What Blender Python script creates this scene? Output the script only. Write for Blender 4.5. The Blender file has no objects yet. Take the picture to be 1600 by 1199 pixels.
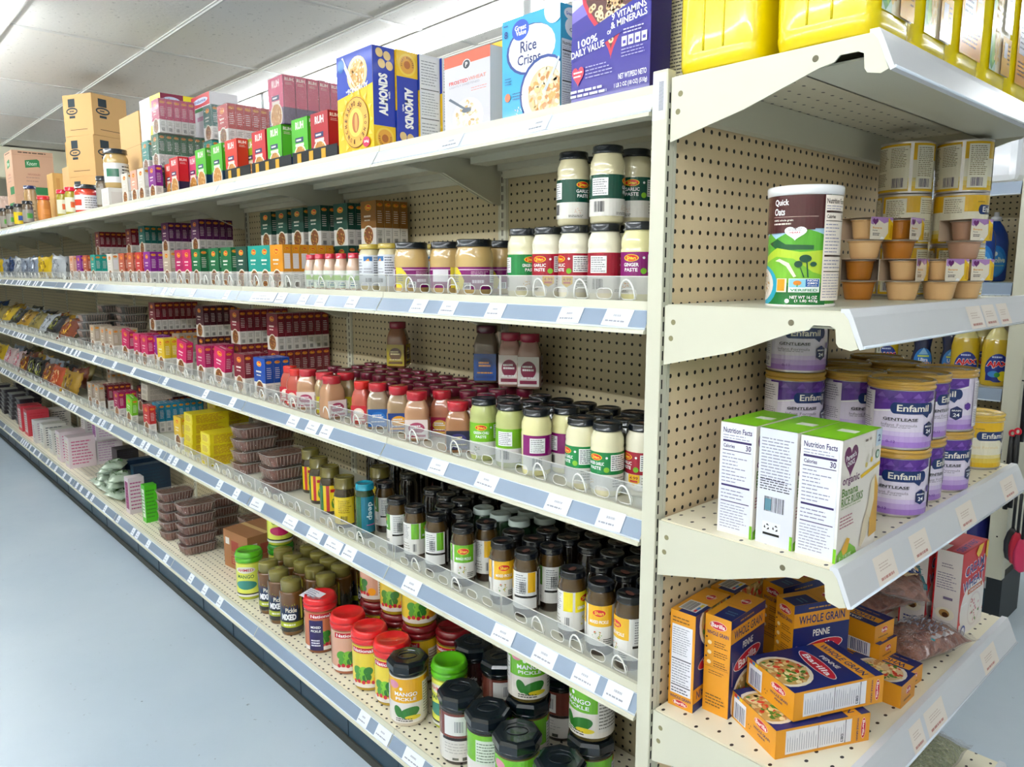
import bpy, bmesh, math, random
from mathutils import Vector, Matrix
R_ = random.Random(7)
SC = bpy.context.scene
COL = SC.collection
PI = math.pi

# ------------------------------------------------------------------ camera
FPX = 1180.4
CAM = Vector((.7913, -1.0734, 1.495))
YAW, PIT = math.radians(137.537), math.radians(-8.519)
FW = Vector((math.cos(PIT)*math.cos(YAW), math.cos(PIT)*math.sin(YAW), math.sin(PIT)))
RT = Vector((math.sin(YAW), -math.cos(YAW), 0))
UP = RT.cross(FW)
cd = bpy.data.cameras.new('camera'); cam = bpy.data.objects.new('camera', cd); COL.objects.link(cam)
m = Matrix((RT, UP, -FW)).transposed().to_4x4(); m.translation = CAM
cam.matrix_world = m
cd.sensor_fit = 'HORIZONTAL'; cd.sensor_width = 36; cd.lens = 36*FPX/1600; cd.clip_start = .02; cd.clip_end = 60
SC.camera = cam
SC.view_settings.view_transform = 'Standard'; SC.view_settings.look = 'None'
SC.cycles.diffuse_bounces = 3; SC.view_settings.gamma = 1; SC.view_settings.exposure = EXPO = 1.36

# ------------------------------------------------------------------ world and lamps
w = bpy.data.worlds.new('room_air'); SC.world = w; w.use_nodes = True
w.node_tree.nodes['Background'].inputs[0].default_value = (.8, .88, 1, 1)
w.node_tree.nodes['Background'].inputs[1].default_value = .3
TUBE_POWER = 17
CEIL = 2.63
LIGHT_ROWS = [(-2.5, -5.0, 3.2, 2.1), (-.95, -3.0, 3.2, .55), (-.46, -9.3, -3.1, .9), (1.2, -7.3, .9, .42), (2.8, -5.0, 3.0, .6)]

def ray(px, py):
    return FW + RT*((px-800)/FPX) - UP*((py-599.5)/FPX)
def on(px, py, ax, v):
    d = ray(px, py); t = (v-CAM[ax])/d[ax]; return CAM + d*t
def at(px, py, z):                      # the point of a level surface seen along that line of sight
    p = on(px, py, 2, z); return p.x, p.y
def X(px, y, z):                        # where a shelf row at depth y crosses that line of sight
    k = (px-800)/FPX; q = RT - FW*k
    return CAM.x - (q.y*(y-CAM.y)+q.z*(z-CAM.z))/q.x
def Yd(px, x, z):
    k = (px-800)/FPX; q = RT - FW*k
    return CAM.y - (q.x*(x-CAM.x)+q.z*(z-CAM.z))/q.y
def Z(px, py, y): return on(px, py, 1, y).z
def Zx(px, py, x): return on(px, py, 0, x).z

# ------------------------------------------------------------------ materials
def lin(c):
    c = c.lstrip('#'); v = [int(c[i:i+2], 16)/255 for i in (0, 2, 4)]
    return [x/12.92 if x <= .04045 else ((x+.055)/1.055)**2.4 for x in v] + [1]
MC = {}
def mat(c, rough=.45, metal=0, coat=0, alpha=1, emit=0, trans=0):
    k = (c, rough, metal, coat, alpha, emit, trans)
    if k in MC: return MC[k]
    m = bpy.data.materials.new('paint_'+c.lstrip('#')); m.use_nodes = True
    b = m.node_tree.nodes['Principled BSDF']
    b.inputs['Base Color'].default_value = lin(c); b.inputs['Roughness'].default_value = rough
    b.inputs['Metallic'].default_value = metal; b.inputs['Coat Weight'].default_value = coat
    b.inputs['Coat Roughness'].default_value = .06
    b.inputs['Alpha'].default_value = alpha
    b.inputs['Transmission Weight'].default_value = trans
    if emit: b.inputs['Emission Color'].default_value = lin(c); b.inputs['Emission Strength'].default_value = emit
    MC[k] = m; return m
def gloss(c): return mat(c, .22, 0, .5)
def card(c): return mat(c, .42, 0, .12)
def new_mat(name):
    m = bpy.data.materials.new(name); m.use_nodes = True
    return m, m.node_tree, m.node_tree.nodes['Principled BSDF']
def mathn(nt, op, a, b=None):
    n = nt.nodes.new('ShaderNodeMath'); n.operation = op
    for i, v in enumerate((a, b)):
        if v is None: continue
        if isinstance(v, (int, float)): n.inputs[i].default_value = v
        else: nt.links.new(v, n.inputs[i])
    return n.outputs[0]
def hole_mat(name, c, ax, pitch, rad, rough=.5, stagger=False, ph=(0, 0), cells=None, el=1.0):
    """painted sheet steel with a regular grid of dark dots painted for the shade inside round holes"""
    m, nt, b = new_mat(name)
    tc = nt.nodes.new('ShaderNodeTexCoord'); sp = nt.nodes.new('ShaderNodeSeparateXYZ')
    nt.links.new(tc.outputs['Object'], sp.inputs[0])
    u, v = sp.outputs[ax[0]], sp.outputs[ax[1]]
    U = mathn(nt, 'DIVIDE', mathn(nt, 'ADD', u, ph[0]), pitch); V = mathn(nt, 'DIVIDE', mathn(nt, 'ADD', v, ph[1]), pitch)
    if stagger:
        U = mathn(nt, 'ADD', U, mathn(nt, 'MULTIPLY', mathn(nt, 'FLOORED_MODULO', mathn(nt, 'FLOOR', V), 2), .5))
    fu = mathn(nt, 'SUBTRACT', mathn(nt, 'FRACT', U), .5); fv = mathn(nt, 'SUBTRACT', mathn(nt, 'FRACT', V), .5)
    fu = mathn(nt, 'MULTIPLY', fu, el)
    d = mathn(nt, 'SQRT', mathn(nt, 'ADD', mathn(nt, 'MULTIPLY', fu, fu), mathn(nt, 'MULTIPLY', fv, fv)))
    k = mathn(nt, 'LESS_THAN', d, rad/pitch)
    no = nt.nodes.new('ShaderNodeTexNoise'); no.inputs['Scale'].default_value = 9; nt.links.new(tc.outputs['Object'], no.inputs[0])
    mx0 = nt.nodes.new('ShaderNodeMix'); mx0.data_type = 'RGBA'
    c1 = lin(c); mx0.inputs[6].default_value = [x*.93 for x in c1[:3]]+[1]; mx0.inputs[7].default_value = c1
    nt.links.new(no.outputs[0], mx0.inputs[0])
    mx = nt.nodes.new('ShaderNodeMix'); mx.data_type = 'RGBA'
    nt.links.new(k, mx.inputs[0]); nt.links.new(mx0.outputs[2], mx.inputs[6]); mx.inputs[7].default_value = (.012, .009, .007, 1)  # near-black colour stands for the dark inside each hole, nothing is cut
    nt.links.new(mx.outputs[2], b.inputs['Base Color'])
    b.inputs['Roughness'].default_value = rough
    return m
CREAM = '#d5d3bf'
M_CREAM = mat(CREAM, .4)
M_PEG = hole_mat('pegboard_sheet', '#f0d9b0', (1, 2), .0254, .0040)
M_PEGX = hole_mat('pegboard_sheet_run', '#cbbd98', (0, 2), .0254, .0040)
M_DECK = hole_mat('perforated_deck', '#f2ebd2', (0, 1), .027, .0034, .35, True, el=.75)
M_DECKY = hole_mat('perforated_deck_end', '#f2ebd2', (1, 0), .036, .0030, .35, True, el=.7)
M_STRIP = mat('#8a9bb1', .25, 0, .5)
M_STRIPG = mat('#83868f', .25, 0, .5)
M_STRIPW = mat('#e4edf8', .25, 0, .5)
def acrylic():
    m, nt, b = new_mat('clear_acrylic')
    nt.nodes.remove(b); out = nt.nodes['Material Output']
    t = nt.nodes.new('ShaderNodeBsdfTransparent'); t.inputs[0].default_value = (.93, .94, .94, 1)
    g = nt.nodes.new('ShaderNodeBsdfGlossy'); g.inputs['Roughness'].default_value = .12
    d = nt.nodes.new('ShaderNodeBsdfDiffuse'); d.inputs[0].default_value = (.85, .86, .84, 1)
    a = nt.nodes.new('ShaderNodeMixShader'); a.inputs[0].default_value = .5; nt.links.new(g.outputs[0], a.inputs[1]); nt.links.new(d.outputs[0], a.inputs[2])
    x = nt.nodes.new('ShaderNodeMixShader'); x.inputs[0].default_value = .2
    nt.links.new(t.outputs[0], x.inputs[1]); nt.links.new(a.outputs[0], x.inputs[2]); nt.links.new(x.outputs[0], out.inputs[0])
    return m
M_ACR = acrylic()
def film(tint, f):
    m, nt, b = new_mat('clear_film')
    nt.nodes.remove(b); out = nt.nodes['Material Output']
    t = nt.nodes.new('ShaderNodeBsdfTransparent'); t.inputs[0].default_value = tint
    g = nt.nodes.new('ShaderNodeBsdfGlossy'); g.inputs['Roughness'].default_value = .1
    no = nt.nodes.new('ShaderNodeTexNoise'); no.inputs['Scale'].default_value = 40
    bp = nt.nodes.new('ShaderNodeBump'); bp.inputs['Strength'].default_value = .8; bp.inputs['Distance'].default_value = .01
    nt.links.new(no.outputs[0], bp.inputs['Height']); nt.links.new(bp.outputs[0], g.inputs['Normal'])
    x = nt.nodes.new('ShaderNodeMixShader'); x.inputs[0].default_value = f
    nt.links.new(t.outputs[0], x.inputs[1]); nt.links.new(g.outputs[0], x.inputs[2]); nt.links.new(x.outputs[0], out.inputs[0])
    return m
M_FILM = film((.96, .96, .97, 1), .22)
M_EDGE = mat('#f4f4ee', .25, 0, .6)  # white colour put in for the light glowing in the acrylic's cut edges

# ------------------------------------------------------------------ mesh helpers
class MB:
    """collects coloured faces and links them as one mesh"""
    def __init__(s): s.v = []; s.f = []; s.mi = []; s.mats = []; s.sm = []
    def m(s, mt):
        if mt not in s.mats: s.mats.append(mt)
        return s.mats.index(mt)
    def add(s, vs, fs, mt, smooth=False):
        o = len(s.v); s.v += [tuple(v) for v in vs]; k = s.m(mt)
        for f in fs: s.f.append([i+o for i in f]); s.mi.append(k); s.sm.append(smooth)
    def box(s, a, b, mt, M=None, bev=0):
        x0, y0, z0 = a; x1, y1, z1 = b
        if bev:
            e = bev; V = []; 
            bm = bmesh.new(); bmesh.ops.create_cube(bm, size=1)
            for v in bm.verts: v.co = Vector(((x0+x1)/2+v.co.x*(x1-x0), (y0+y1)/2+v.co.y*(y1-y0), (z0+z1)/2+v.co.z*(z1-z0)))
            bmesh.ops.bevel(bm, geom=bm.edges[:], offset=e, segments=2, profile=.5, affect='EDGES')
            if M: bm.transform(M)
            bm.verts.index_update(); s.add([v.co for v in bm.verts], [[v.index for v in f.verts] for f in bm.faces], mt); bm.free(); return
        vs = [Vector(p) for p in ((x0,y0,z0),(x1,y0,z0),(x1,y1,z0),(x0,y1,z0),(x0,y0,z1),(x1,y0,z1),(x1,y1,z1),(x0,y1,z1))]
        if M: vs = [M @ v for v in vs]
        s.add(vs, [(0,3,2,1),(4,5,6,7),(0,1,5,4),(1,2,6,5),(2,3,7,6),(3,0,4,7)], mt)
    def lathe(s, prof, mt, n=24, cx=0, cy=0, sm=True, poly=None, fn=None):
        """prof: (r,z[,material]) ; fn(angle) scales the radius"""
        o = len(s.v)
        for p in prof:
            for i in range(n):
                a = 2*PI*i/n; q = fn(a) if fn else 1
                s.v.append((cx+p[0]*q*math.cos(a), cy+p[0]*q*math.sin(a), p[1]))
        for j in range(len(prof)-1):
            mm = s.m(prof[j+1][2] if len(prof[j+1]) > 2 else mt)
            for i in range(n):
                k = (i+1) % n
                s.f.append([o+j*n+i, o+j*n+k, o+(j+1)*n+k, o+(j+1)*n+i]); s.mi.append(mm); s.sm.append(sm)
        for j, rev in ((0, True), (len(prof)-1, False)):
            if prof[j][0] > 1e-5:
                q = [o+j*n+i for i in range(n)]
                s.f.append(q[::-1] if rev else q); s.mi.append(s.m(prof[j][2] if len(prof[j]) > 2 else mt)); s.sm.append(False)
    def tube(s, pts, r, mt, n=6, closed=False):
        pts = [Vector(p) for p in pts]; o = len(s.v); N = len(pts)
        pu = None
        for i, p in enumerate(pts):
            a = pts[i-1] if (i or closed) else p; b = pts[(i+1) % N] if (i < N-1 or closed) else p
            t = (b-a).normalized() if (b-a).length > 0 else Vector((0,0,1))
            if pu is None:
                pu = t.orthogonal().normalized()
            else:
                pu = (pu - t*pu.dot(t)).normalized()
            w_ = t.cross(pu); rr = r[i] if isinstance(r, (list, tuple)) else r
            for k in range(n):
                an = 2*PI*k/n; s.v.append(tuple(p+(pu*math.cos(an)+w_*math.sin(an))*rr))
        mm = s.m(mt)
        for i in range(N if closed else N-1):
            for k in range(n):
                i2 = (i+1) % N; k2 = (k+1) % n
                s.f.append([o+i*n+k, o+i*n+k2, o+i2*n+k2, o+i2*n+k]); s.mi.append(mm); s.sm.append(True)
        if not closed:
            s.f.append([o+k for k in range(n)][::-1]); s.f.append([o+(N-1)*n+k for k in range(n)]); s.mi += [mm, mm]; s.sm += [False, False]
    def mesh(s, name):
        me = bpy.data.meshes.new(name); me.from_pydata(s.v, [], s.f)
        for mt in s.mats: me.materials.append(mt)
        me.polygons.foreach_set('material_index', s.mi); me.polygons.foreach_set('use_smooth', s.sm); me.update()
        return me
def link(name, me, parent=None, loc=(0,0,0), rz=0):
    o = bpy.data.objects.new(name, me); COL.objects.link(o); o.location = loc
    if rz: o.rotation_euler = (0, 0, rz)
    if parent: o.parent = parent
    return o
def tag(o, label, cat, group=None, kind=None):
    if label: o['label'] = label
    if cat: o['category'] = cat
    if group: o['group'] = group
    if kind: o['kind'] = kind
    return o
def struct(name, mb, loc=(0,0,0)):
    o = link(name, mb.mesh(name), None, loc); o['kind'] = 'structure'; return o
def prism(mb, prof, a0, a1, mt, ax='x'):
    """closed 2D profile swept along x (profile y,z) or y (profile x,z)"""
    n = len(prof)
    f = (lambda t, p: (t, p[0], p[1])) if ax == 'x' else (lambda t, p: (p[0], t, p[1]))
    vs = [f(a0, p) for p in prof] + [f(a1, p) for p in prof]
    fs = [(i, (i+1) % n, n+(i+1) % n, n+i) for i in range(n)]
    mb.add(vs, fs + [tuple(range(n))[::-1], tuple(range(n, 2*n))], mt)
def curve_mesh(loops, ext):
    """flat outline with cut-outs, given a thickness"""
    cu = bpy.data.curves.new('outline', 'CURVE'); cu.dimensions = '2D'; cu.fill_mode = 'BOTH'; cu.extrude = ext/2
    for L in loops:
        sp = cu.splines.new('POLY'); sp.points.add(len(L)-1); sp.use_cyclic_u = True
        for p, q in zip(sp.points, L): p.co = (q[0], q[1], 0, 1)
    o = bpy.data.objects.new('tmp', cu); COL.objects.link(o)
    dg = bpy.context.evaluated_depsgraph_get(); ev = o.evaluated_get(dg); me = ev.to_mesh()
    V = [v.co.copy() for v in me.vertices]; F = [list(p.vertices) for p in me.polygons]
    ev.to_mesh_clear(); bpy.data.objects.remove(o); bpy.data.curves.remove(cu)
    return V, F
TXT = {}
def text_mesh(t, bold):
    k = (t, bold)
    if k in TXT: return TXT[k]
    cu = bpy.data.curves.new('lettering', 'FONT'); cu.body = t; cu.resolution_u = 2; cu.offset = .018*bold
    o = bpy.data.objects.new('tmp', cu); COL.objects.link(o)
    dg = bpy.context.evaluated_depsgraph_get(); ev = o.evaluated_get(dg); me = ev.to_mesh()
    V = [(v.co.x, v.co.y) for v in me.vertices]; F = [list(p.vertices) for p in me.polygons]
    ev.to_mesh_clear(); bpy.data.objects.remove(o); bpy.data.curves.remove(cu)
    if V:
        x0 = min(v[0] for v in V); x1 = max(v[0] for v in V); y0 = min(v[1] for v in V); y1 = max(v[1] for v in V)
        V = [((v[0]-x0)/(x1-x0+1e-9), (v[1]-y0)/(y1-y0+1e-9)) for v in V]
    TXT[k] = (V, F); return TXT[k]

class Sheet:
    """printing on one face: everything in fractions of the face (x right, y up)"""
    def __init__(s, W, H, seed=1): s.W = W; s.H = H; s.it = []; s.r = random.Random(seed); s.flip = False
    def polys(s, ps, c): s.it.append((ps, c)); return s
    def rect(s, x0, y0, x1, y1, c): return s.polys([[(x0,y0),(x1,y0),(x1,y1),(x0,y1)]], c)
    def poly(s, pts, c): return s.polys([pts], c)
    def ell(s, cx, cy, rx, ry, c, n=22, rot=0):
        a = s.H/s.W
        P = []
        for i in range(n):
            t = 2*PI*i/n; u = rx*math.cos(t)*s.W; v = ry*math.sin(t)*s.H
            P.append((cx+(u*math.cos(rot)-v*math.sin(rot))/s.W, cy+(u*math.sin(rot)+v*math.cos(rot))/s.H))
        return s.polys([P], c)
    def circ(s, cx, cy, r, c, n=22): return s.ell(cx, cy, r, r*s.W/s.H, c, n)      # r in fractions of the width
    def text(s, t, cx, cy, w, h, c, rot=0, bold=1):
        V, F = text_mesh(t, bold)
        W, H = w*s.W, h*s.H
        if abs(rot) == 90: W, H = h*s.H, w*s.W
        ca, sa = math.cos(math.radians(rot)), math.sin(math.radians(rot))
        Q = [((x-.5)*W, (y-.5)*H) for x, y in V]
        Q = [(cx+(x*ca-y*sa)/s.W, cy+(x*sa+y*ca)/s.H) for x, y in Q]
        return s.polys([[Q[i] for i in f] for f in F], c)
    def arc_text(s, t, cx, cy, r, a0, a1, h, c, up=True):
        n = len(t)
        for i, ch in enumerate(t):
            if ch == ' ': continue
            a = math.radians(a0+(a1-a0)*(i+.5)/n)
            V, F = text_mesh(ch, 1); hh = h*s.H; ww = hh*.62
            ro = a-PI/2 if up else a+PI/2
            Q = [((x-.5)*ww, (y-.5)*hh) for x, y in V]; rr = r*s.W
            Q = [(cx+(rr*math.cos(a)+x*math.cos(ro)-y*math.sin(ro))/s.W, cy+(rr*math.sin(a)+x*math.sin(ro)+y*math.cos(ro))/s.H) for x, y in Q]
            s.polys([[Q[k] for k in f] for f in F], c)
        return s
    def lines(s, x0, y0, x1, y1, n, c, fill=.55, cut=.75):
        P = []; st = (y1-y0)/n
        for i in range(n):
            y = y1-(i+.5)*st; x = x0; e = x0+(x1-x0)*s.r.uniform(cut, 1)
            while x < e:
                w_ = (x1-x0)*s.r.uniform(.07, .22); b = min(x+w_, e)
                P.append([(x, y-st*fill/2), (b, y-st*fill/2), (b, y+st*fill/2), (x, y+st*fill/2)]); x = b+(x1-x0)*.03
        return s.polys(P, c)
    def bars(s, x0, y0, x1, y1, c='#111111', n=16):
        P = []; w_ = (x1-x0)/n
        for i in range(n):
            k = s.r.uniform(.25, .75)*w_; P.append([(x0+i*w_, y0), (x0+i*w_+k, y0), (x0+i*w_+k, y1), (x0+i*w_, y1)])
        return s.polys(P, c)
    def nutri(s, x0, y0, x1, y1, c='#222222', bg='#f4f4f6', cal='30', big=True):
        s.rect(x0, y0, x1, y1, bg); w_ = x1-x0; h = y1-y0; a, b = x0+.05*w_, x1-.05*w_
        s.text('Nutrition Facts', (a+b)/2, y1-.055*h, b-a, .05*h, c)
        s.rect(a, y1-.165*h, b, y1-.145*h, c)
        q = '#8f8ca6'; s.lines(a, y1-.14*h, b, y1-.09*h, 2, q, .3)
        s.text('Calories', a+.2*w_, y1-.2*h, .36*w_, .035*h, c); s.text(cal, b-.09*w_, y1-.2*h, .16*w_, .05*h, c)
        s.rect(a, y1-.245*h, b, y1-.238*h, c)
        s.lines(a, y1-.55*h, b-.1*w_, y1-.26*h, 9, q, .28, .5)
        s.rect(a, y1-.58*h, b, y1-.562*h, c); s.lines(a, y1-.7*h, b, y1-.6*h, 3, q, .28, .6); s.rect(a, y1-.725*h, b, y1-.717*h, c)
        s.lines(a, y0+.02*h, b, y1-.74*h, 9, q, .25, .7); return s
    def bowl(s, cx, cy, r, rim, fill, cols, n=40, ry=1.0):
        k = s.W/s.H
        s.ell(cx, cy, r, r*k*ry, rim); s.ell(cx, cy, r*.86, r*.86*k*ry, fill)
        by = {}
        for i in range(n):
            a = s.r.uniform(0, 2*PI); q = r*.8*math.sqrt(s.r.random()); e = r*s.r.uniform(.08, .16)
            x, y = cx+q*math.cos(a), cy+q*math.sin(a)*k*ry; t = s.r.uniform(0, PI)
            P = [(x+e*(math.cos(u)*math.cos(t)-.6*math.sin(u)*math.sin(t)), y+e*k*(math.cos(u)*math.sin(t)+.6*math.sin(u)*math.cos(t))) for u in [2*PI*j/6 for j in range(6)]]
            by.setdefault(i % 4, {}).setdefault(s.r.choice(cols), []).append(P)
        for l in by.values():
            for c, ps in l.items(): s.polys(ps, c)
        return s
    def heart(s, cx, cy, w, h, c, n=28):
        P = []
        for i in range(n):
            t = 2*PI*i/n; P.append((cx+w/2*math.sin(t)**3, cy+h/2*(13*math.cos(t)-5*math.cos(2*t)-2*math.cos(3*t)-math.cos(4*t))/15))
        return s.polys([P], c)
    def emit(s, mb, fn, fin=gloss, step=None, lift=.00006, base=.0003):
        """fn(u,v,d)->point ; step slices faces so that they follow a curved surface"""
        for i, (ps, c) in enumerate(s.it):
            mt = fin(c); d = base+lift*i; V = []; F = []
            for P in ps:
                Q = [(min(max(x, 0), 1)*s.W, min(max(y, 0), 1)*s.H) for x, y in P]
                if s.flip: Q = [(s.W-x, s.H-y) for x, y in Q]
                for T in (slices(Q, step) if step else [Q]):
                    if len(T) < 3: continue
                    A = sum(T[k][0]*T[(k+1) % len(T)][1]-T[(k+1) % len(T)][0]*T[k][1] for k in range(len(T)))
                    if abs(A) < 1e-10: continue
                    if A < 0: T = T[::-1]
                    F.append(range(len(V), len(V)+len(T))); V += [fn(x, y, d) for x, y in T]
            if F: mb.add(V, F, mt)
def slices(P, st):
    x0 = min(p[0] for p in P); x1 = max(p[0] for p in P)
    if x1-x0 <= st: return [P]
    out = []; k = math.floor(x0/st)
    while k*st < x1:
        Q = P
        for lim, sg in ((k*st, 1), ((k+1)*st, -1)):
            N = []
            for i in range(len(Q)):
                a, b = Q[i], Q[(i+1) % len(Q)]; ia, ib = (a[0]-lim)*sg >= 0, (b[0]-lim)*sg >= 0
                if ia: N.append(a)
                if ia != ib:
                    t = (lim-a[0])/(b[0]-a[0]); N.append((lim, a[1]+(b[1]-a[1])*t))
            Q = N
            if not Q: break
        if len(Q) > 2: out.append(Q)
        k += 1
    return out

def box_mesh(name, W, D, H, col, sheets, fin=card, bev=.0008, extra=None):
    """a carton standing on its base; col: colour or dict per side"""
    mb = MB(); x, y = W/2, D/2
    g = (lambda k: fin(col.get(k, col['all']))) if isinstance(col, dict) else (lambda k: fin(col))
    mb.box((-x+bev/2, -y+bev/2, 0), (x-bev/2, y-bev/2, H-bev/2), g('all'), bev=bev)
    fr = {'front': ((-x,-y,0),(1,0,0),(0,0,1),(0,-1,0),W,H), 'right': ((x,-y,0),(0,1,0),(0,0,1),(1,0,0),D,H), 'back': ((x,y,0),(-1,0,0),(0,0,1),(0,1,0),W,H),
          'left': ((-x,y,0),(0,-1,0),(0,0,1),(-1,0,0),D,H), 'top': ((-x,-y,H),(1,0,0),(0,1,0),(0,0,1),W,D), 'bottom': ((-x,y,0),(1,0,0),(0,-1,0),(0,0,-1),W,D)}
    for k, (o, u, v, n, a, b) in fr.items():
        o, u, v, n = map(Vector, (o, u, v, n))
        if isinstance(col, dict) and k in col:
            q = [o+n*.0002+u*bev+v*bev, o+n*.0002+u*(a-bev)+v*bev, o+n*.0002+u*(a-bev)+v*(b-bev), o+n*.0002+u*bev+v*(b-bev)]
            mb.add(q, [(0,1,2,3)], g(k))
        if k in sheets:
            s = sheets[k]; s.W = a; s.H = b
            s.emit(mb, lambda p, q, d, o=o, u=u, v=v, n=n: o+u*p+v*q+n*d, fin)
    return mb.mesh(name)
def wrap(mb, s, r, z0, a0=0, fin=gloss, step=.006, fr=None):
    """print a sheet round a cylinder of radius r (or radius function of height), its middle at angle a0 from the front"""
    rf = r if callable(r) else (lambda z: r)
    s.emit(mb, lambda u, v, d: ((rf(v+z0)+d)*math.sin(a0+(u-s.W/2)/rf(z0)), -(rf(v+z0)+d)*math.cos(a0+(u-s.W/2)/rf(z0)), v+z0), fin, step)

# ------------------------------------------------------------------ things
PROTO = {}
def proto(key, name, parts):
    """parts: [(part name, mesh, label)] ; a single unnamed part makes a one-mesh thing"""
    PROTO[key] = (name, parts)
SPACE = []
EXT = {}
def extent(key):
    if key not in EXT:
        lo = [9]*3; hi = [-9]*3
        for p in PROTO[key][1]:
            for v in p[1].vertices:
                for i in range(3): lo[i] = min(lo[i], v.co[i]); hi[i] = max(hi[i], v.co[i])
        EXT[key] = (lo, hi, 'jar' in PROTO[key][0] or 'bottle' in PROTO[key][0] or 'shaker' in PROTO[key][0] or 'formula' in PROTO[key][0] or 'canister' in PROTO[key][0])
    return EXT[key]
def foot(key, loc, rz, sc):
    lo, hi, rd = extent(key); s = sc if isinstance(sc, tuple) else (sc or 1,)*3
    hx, hy = (hi[0]-lo[0])/2*s[0], (hi[1]-lo[1])/2*s[1]
    if rd: hx = hy = max(hx, hy)
    return (loc[0], loc[1], rz, hx, hy, loc[2], loc[2]+(hi[2]-lo[2])*s[2], rd)
def hit(a, b):
    if a[5] >= b[6]-.0005 or b[5] >= a[6]-.0005: return 0
    dx, dy = a[0]-b[0], a[1]-b[1]
    if dx*dx+dy*dy > (math.hypot(a[3], a[4])+math.hypot(b[3], b[4]))**2: return 0
    if a[7] and b[7]: return a[3]+b[3]-math.hypot(dx, dy)
    if a[7]: a, b, dx, dy = b, a, -dx, -dy
    if b[7]:                                   # box a, disc b
        c, s = math.cos(-a[2]), math.sin(-a[2]); u, v = -(dx*c-dy*s), -(dx*s+dy*c)
        qx, qy = max(-a[3], min(a[3], u)), max(-a[4], min(a[4], v)); return b[3]-math.hypot(u-qx, v-qy)
    best = 9
    for t in (a[2], a[2]+PI/2, b[2], b[2]+PI/2):
        ux, uy = math.cos(t), math.sin(t)
        ra = a[3]*abs(math.cos(t-a[2]))+a[4]*abs(math.sin(t-a[2])); rb = b[3]*abs(math.cos(t-b[2]))+b[4]*abs(math.sin(t-b[2]))
        best = min(best, ra+rb-abs(dx*ux+dy*uy))
        if best <= 0: return 0
    return best
def free(key, loc, rz=0, tol=.0015, sc=None):
    f = foot(key, loc, rz, sc); return all(hit(f, g[0]) < tol for g in SPACE)
def settle(key, loc, rz, sc, label):
    """nudge a thing sideways until it no longer cuts into its neighbours"""
    f = foot(key, loc, rz, sc); near = [g for g in SPACE if abs(g[0][0]-f[0])+abs(g[0][1]-f[1]) < .9 and g[0][5] < f[6]-.0005 and f[5] < g[0][6]-.0005]
    worst = lambda q: max([hit(q, g[0]) for g in near] or [0])
    def inside(q):
        c, s = abs(math.cos(q[2])), abs(math.sin(q[2])); hx, hy = (q[3], q[4]) if q[7] else (q[3]*c+q[4]*s, q[3]*s+q[4]*c)
        if q[0] < -.03: return q[1]+hy < .4485 and q[1]-hy > .03 and q[0]+hx < -.034 or q[1] > 1
        return q[0]-hx > -.003 and q[1]+hy < .93
    if worst(f) < .0018: return loc
    best = None
    for st in range(1, 17):
        for k in range(16):
            a = 2*PI*k/16; d = st*.004; q = (f[0]+d*math.cos(a), f[1]+d*math.sin(a))+f[2:]
            if inside(q) and worst(q) < .0018: return (q[0], q[1], loc[2])
    print('CLASH %.4f | %s | %s' % (worst(f), label, [g[1] for g in near if hit(f, g[0]) > .0018][:2])); return loc
def place(key, loc, rz=0, label=None, cat=None, group=None, rot=None, sc=None):
    name, parts = PROTO[key]
    if not rot:
        loc = settle(key, loc, rz, sc, label)
        SPACE.append((foot(key, loc, rz, sc), label))
    if len(parts) == 1 and parts[0][0] is None:
        o = bpy.data.objects.new(name, parts[0][1]); COL.objects.link(o)
    else:
        o = bpy.data.objects.new(name, None); o.empty_display_size = .03; COL.objects.link(o)
        for p in parts:
            c = bpy.data.objects.new(p[0], p[1]); COL.objects.link(c); c.parent = o
            if len(p) > 2 and p[2]: c['label'] = p[2]
    o.location = loc; o.rotation_euler = rot if rot else (0, 0, rz)
    if sc: o.scale = sc if isinstance(sc, tuple) else (sc, sc, sc)
    tag(o, label, cat, group); return o
ORD = ['first','second','third','fourth','fifth','sixth','seventh','eighth','ninth','tenth','eleventh','twelfth','thirteenth','fourteenth','fifteenth','sixteenth','seventeenth','eighteenth','nineteenth','twentieth']
def ordn(i): return ORD[i] if i < 20 else 'twenty-'+ORD[i-20] if i < 29 else str(i+1)+'th'

def face(x, y, deg=0): return math.atan2(CAM.x-x, y-CAM.y)+math.radians(deg)      # turned so many degrees from the aisle's near end
# heights of the decks of the long run and of the end unit
T1, S2, S3, S4, S5 = 1.808, 1.437, 1.046, .697, .19
E1, E2, E3, E4, E5 = 1.812, 1.437, 1.052, .682, .32
BACK = .45
XEND = -.034
XFAR = -7.25
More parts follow.
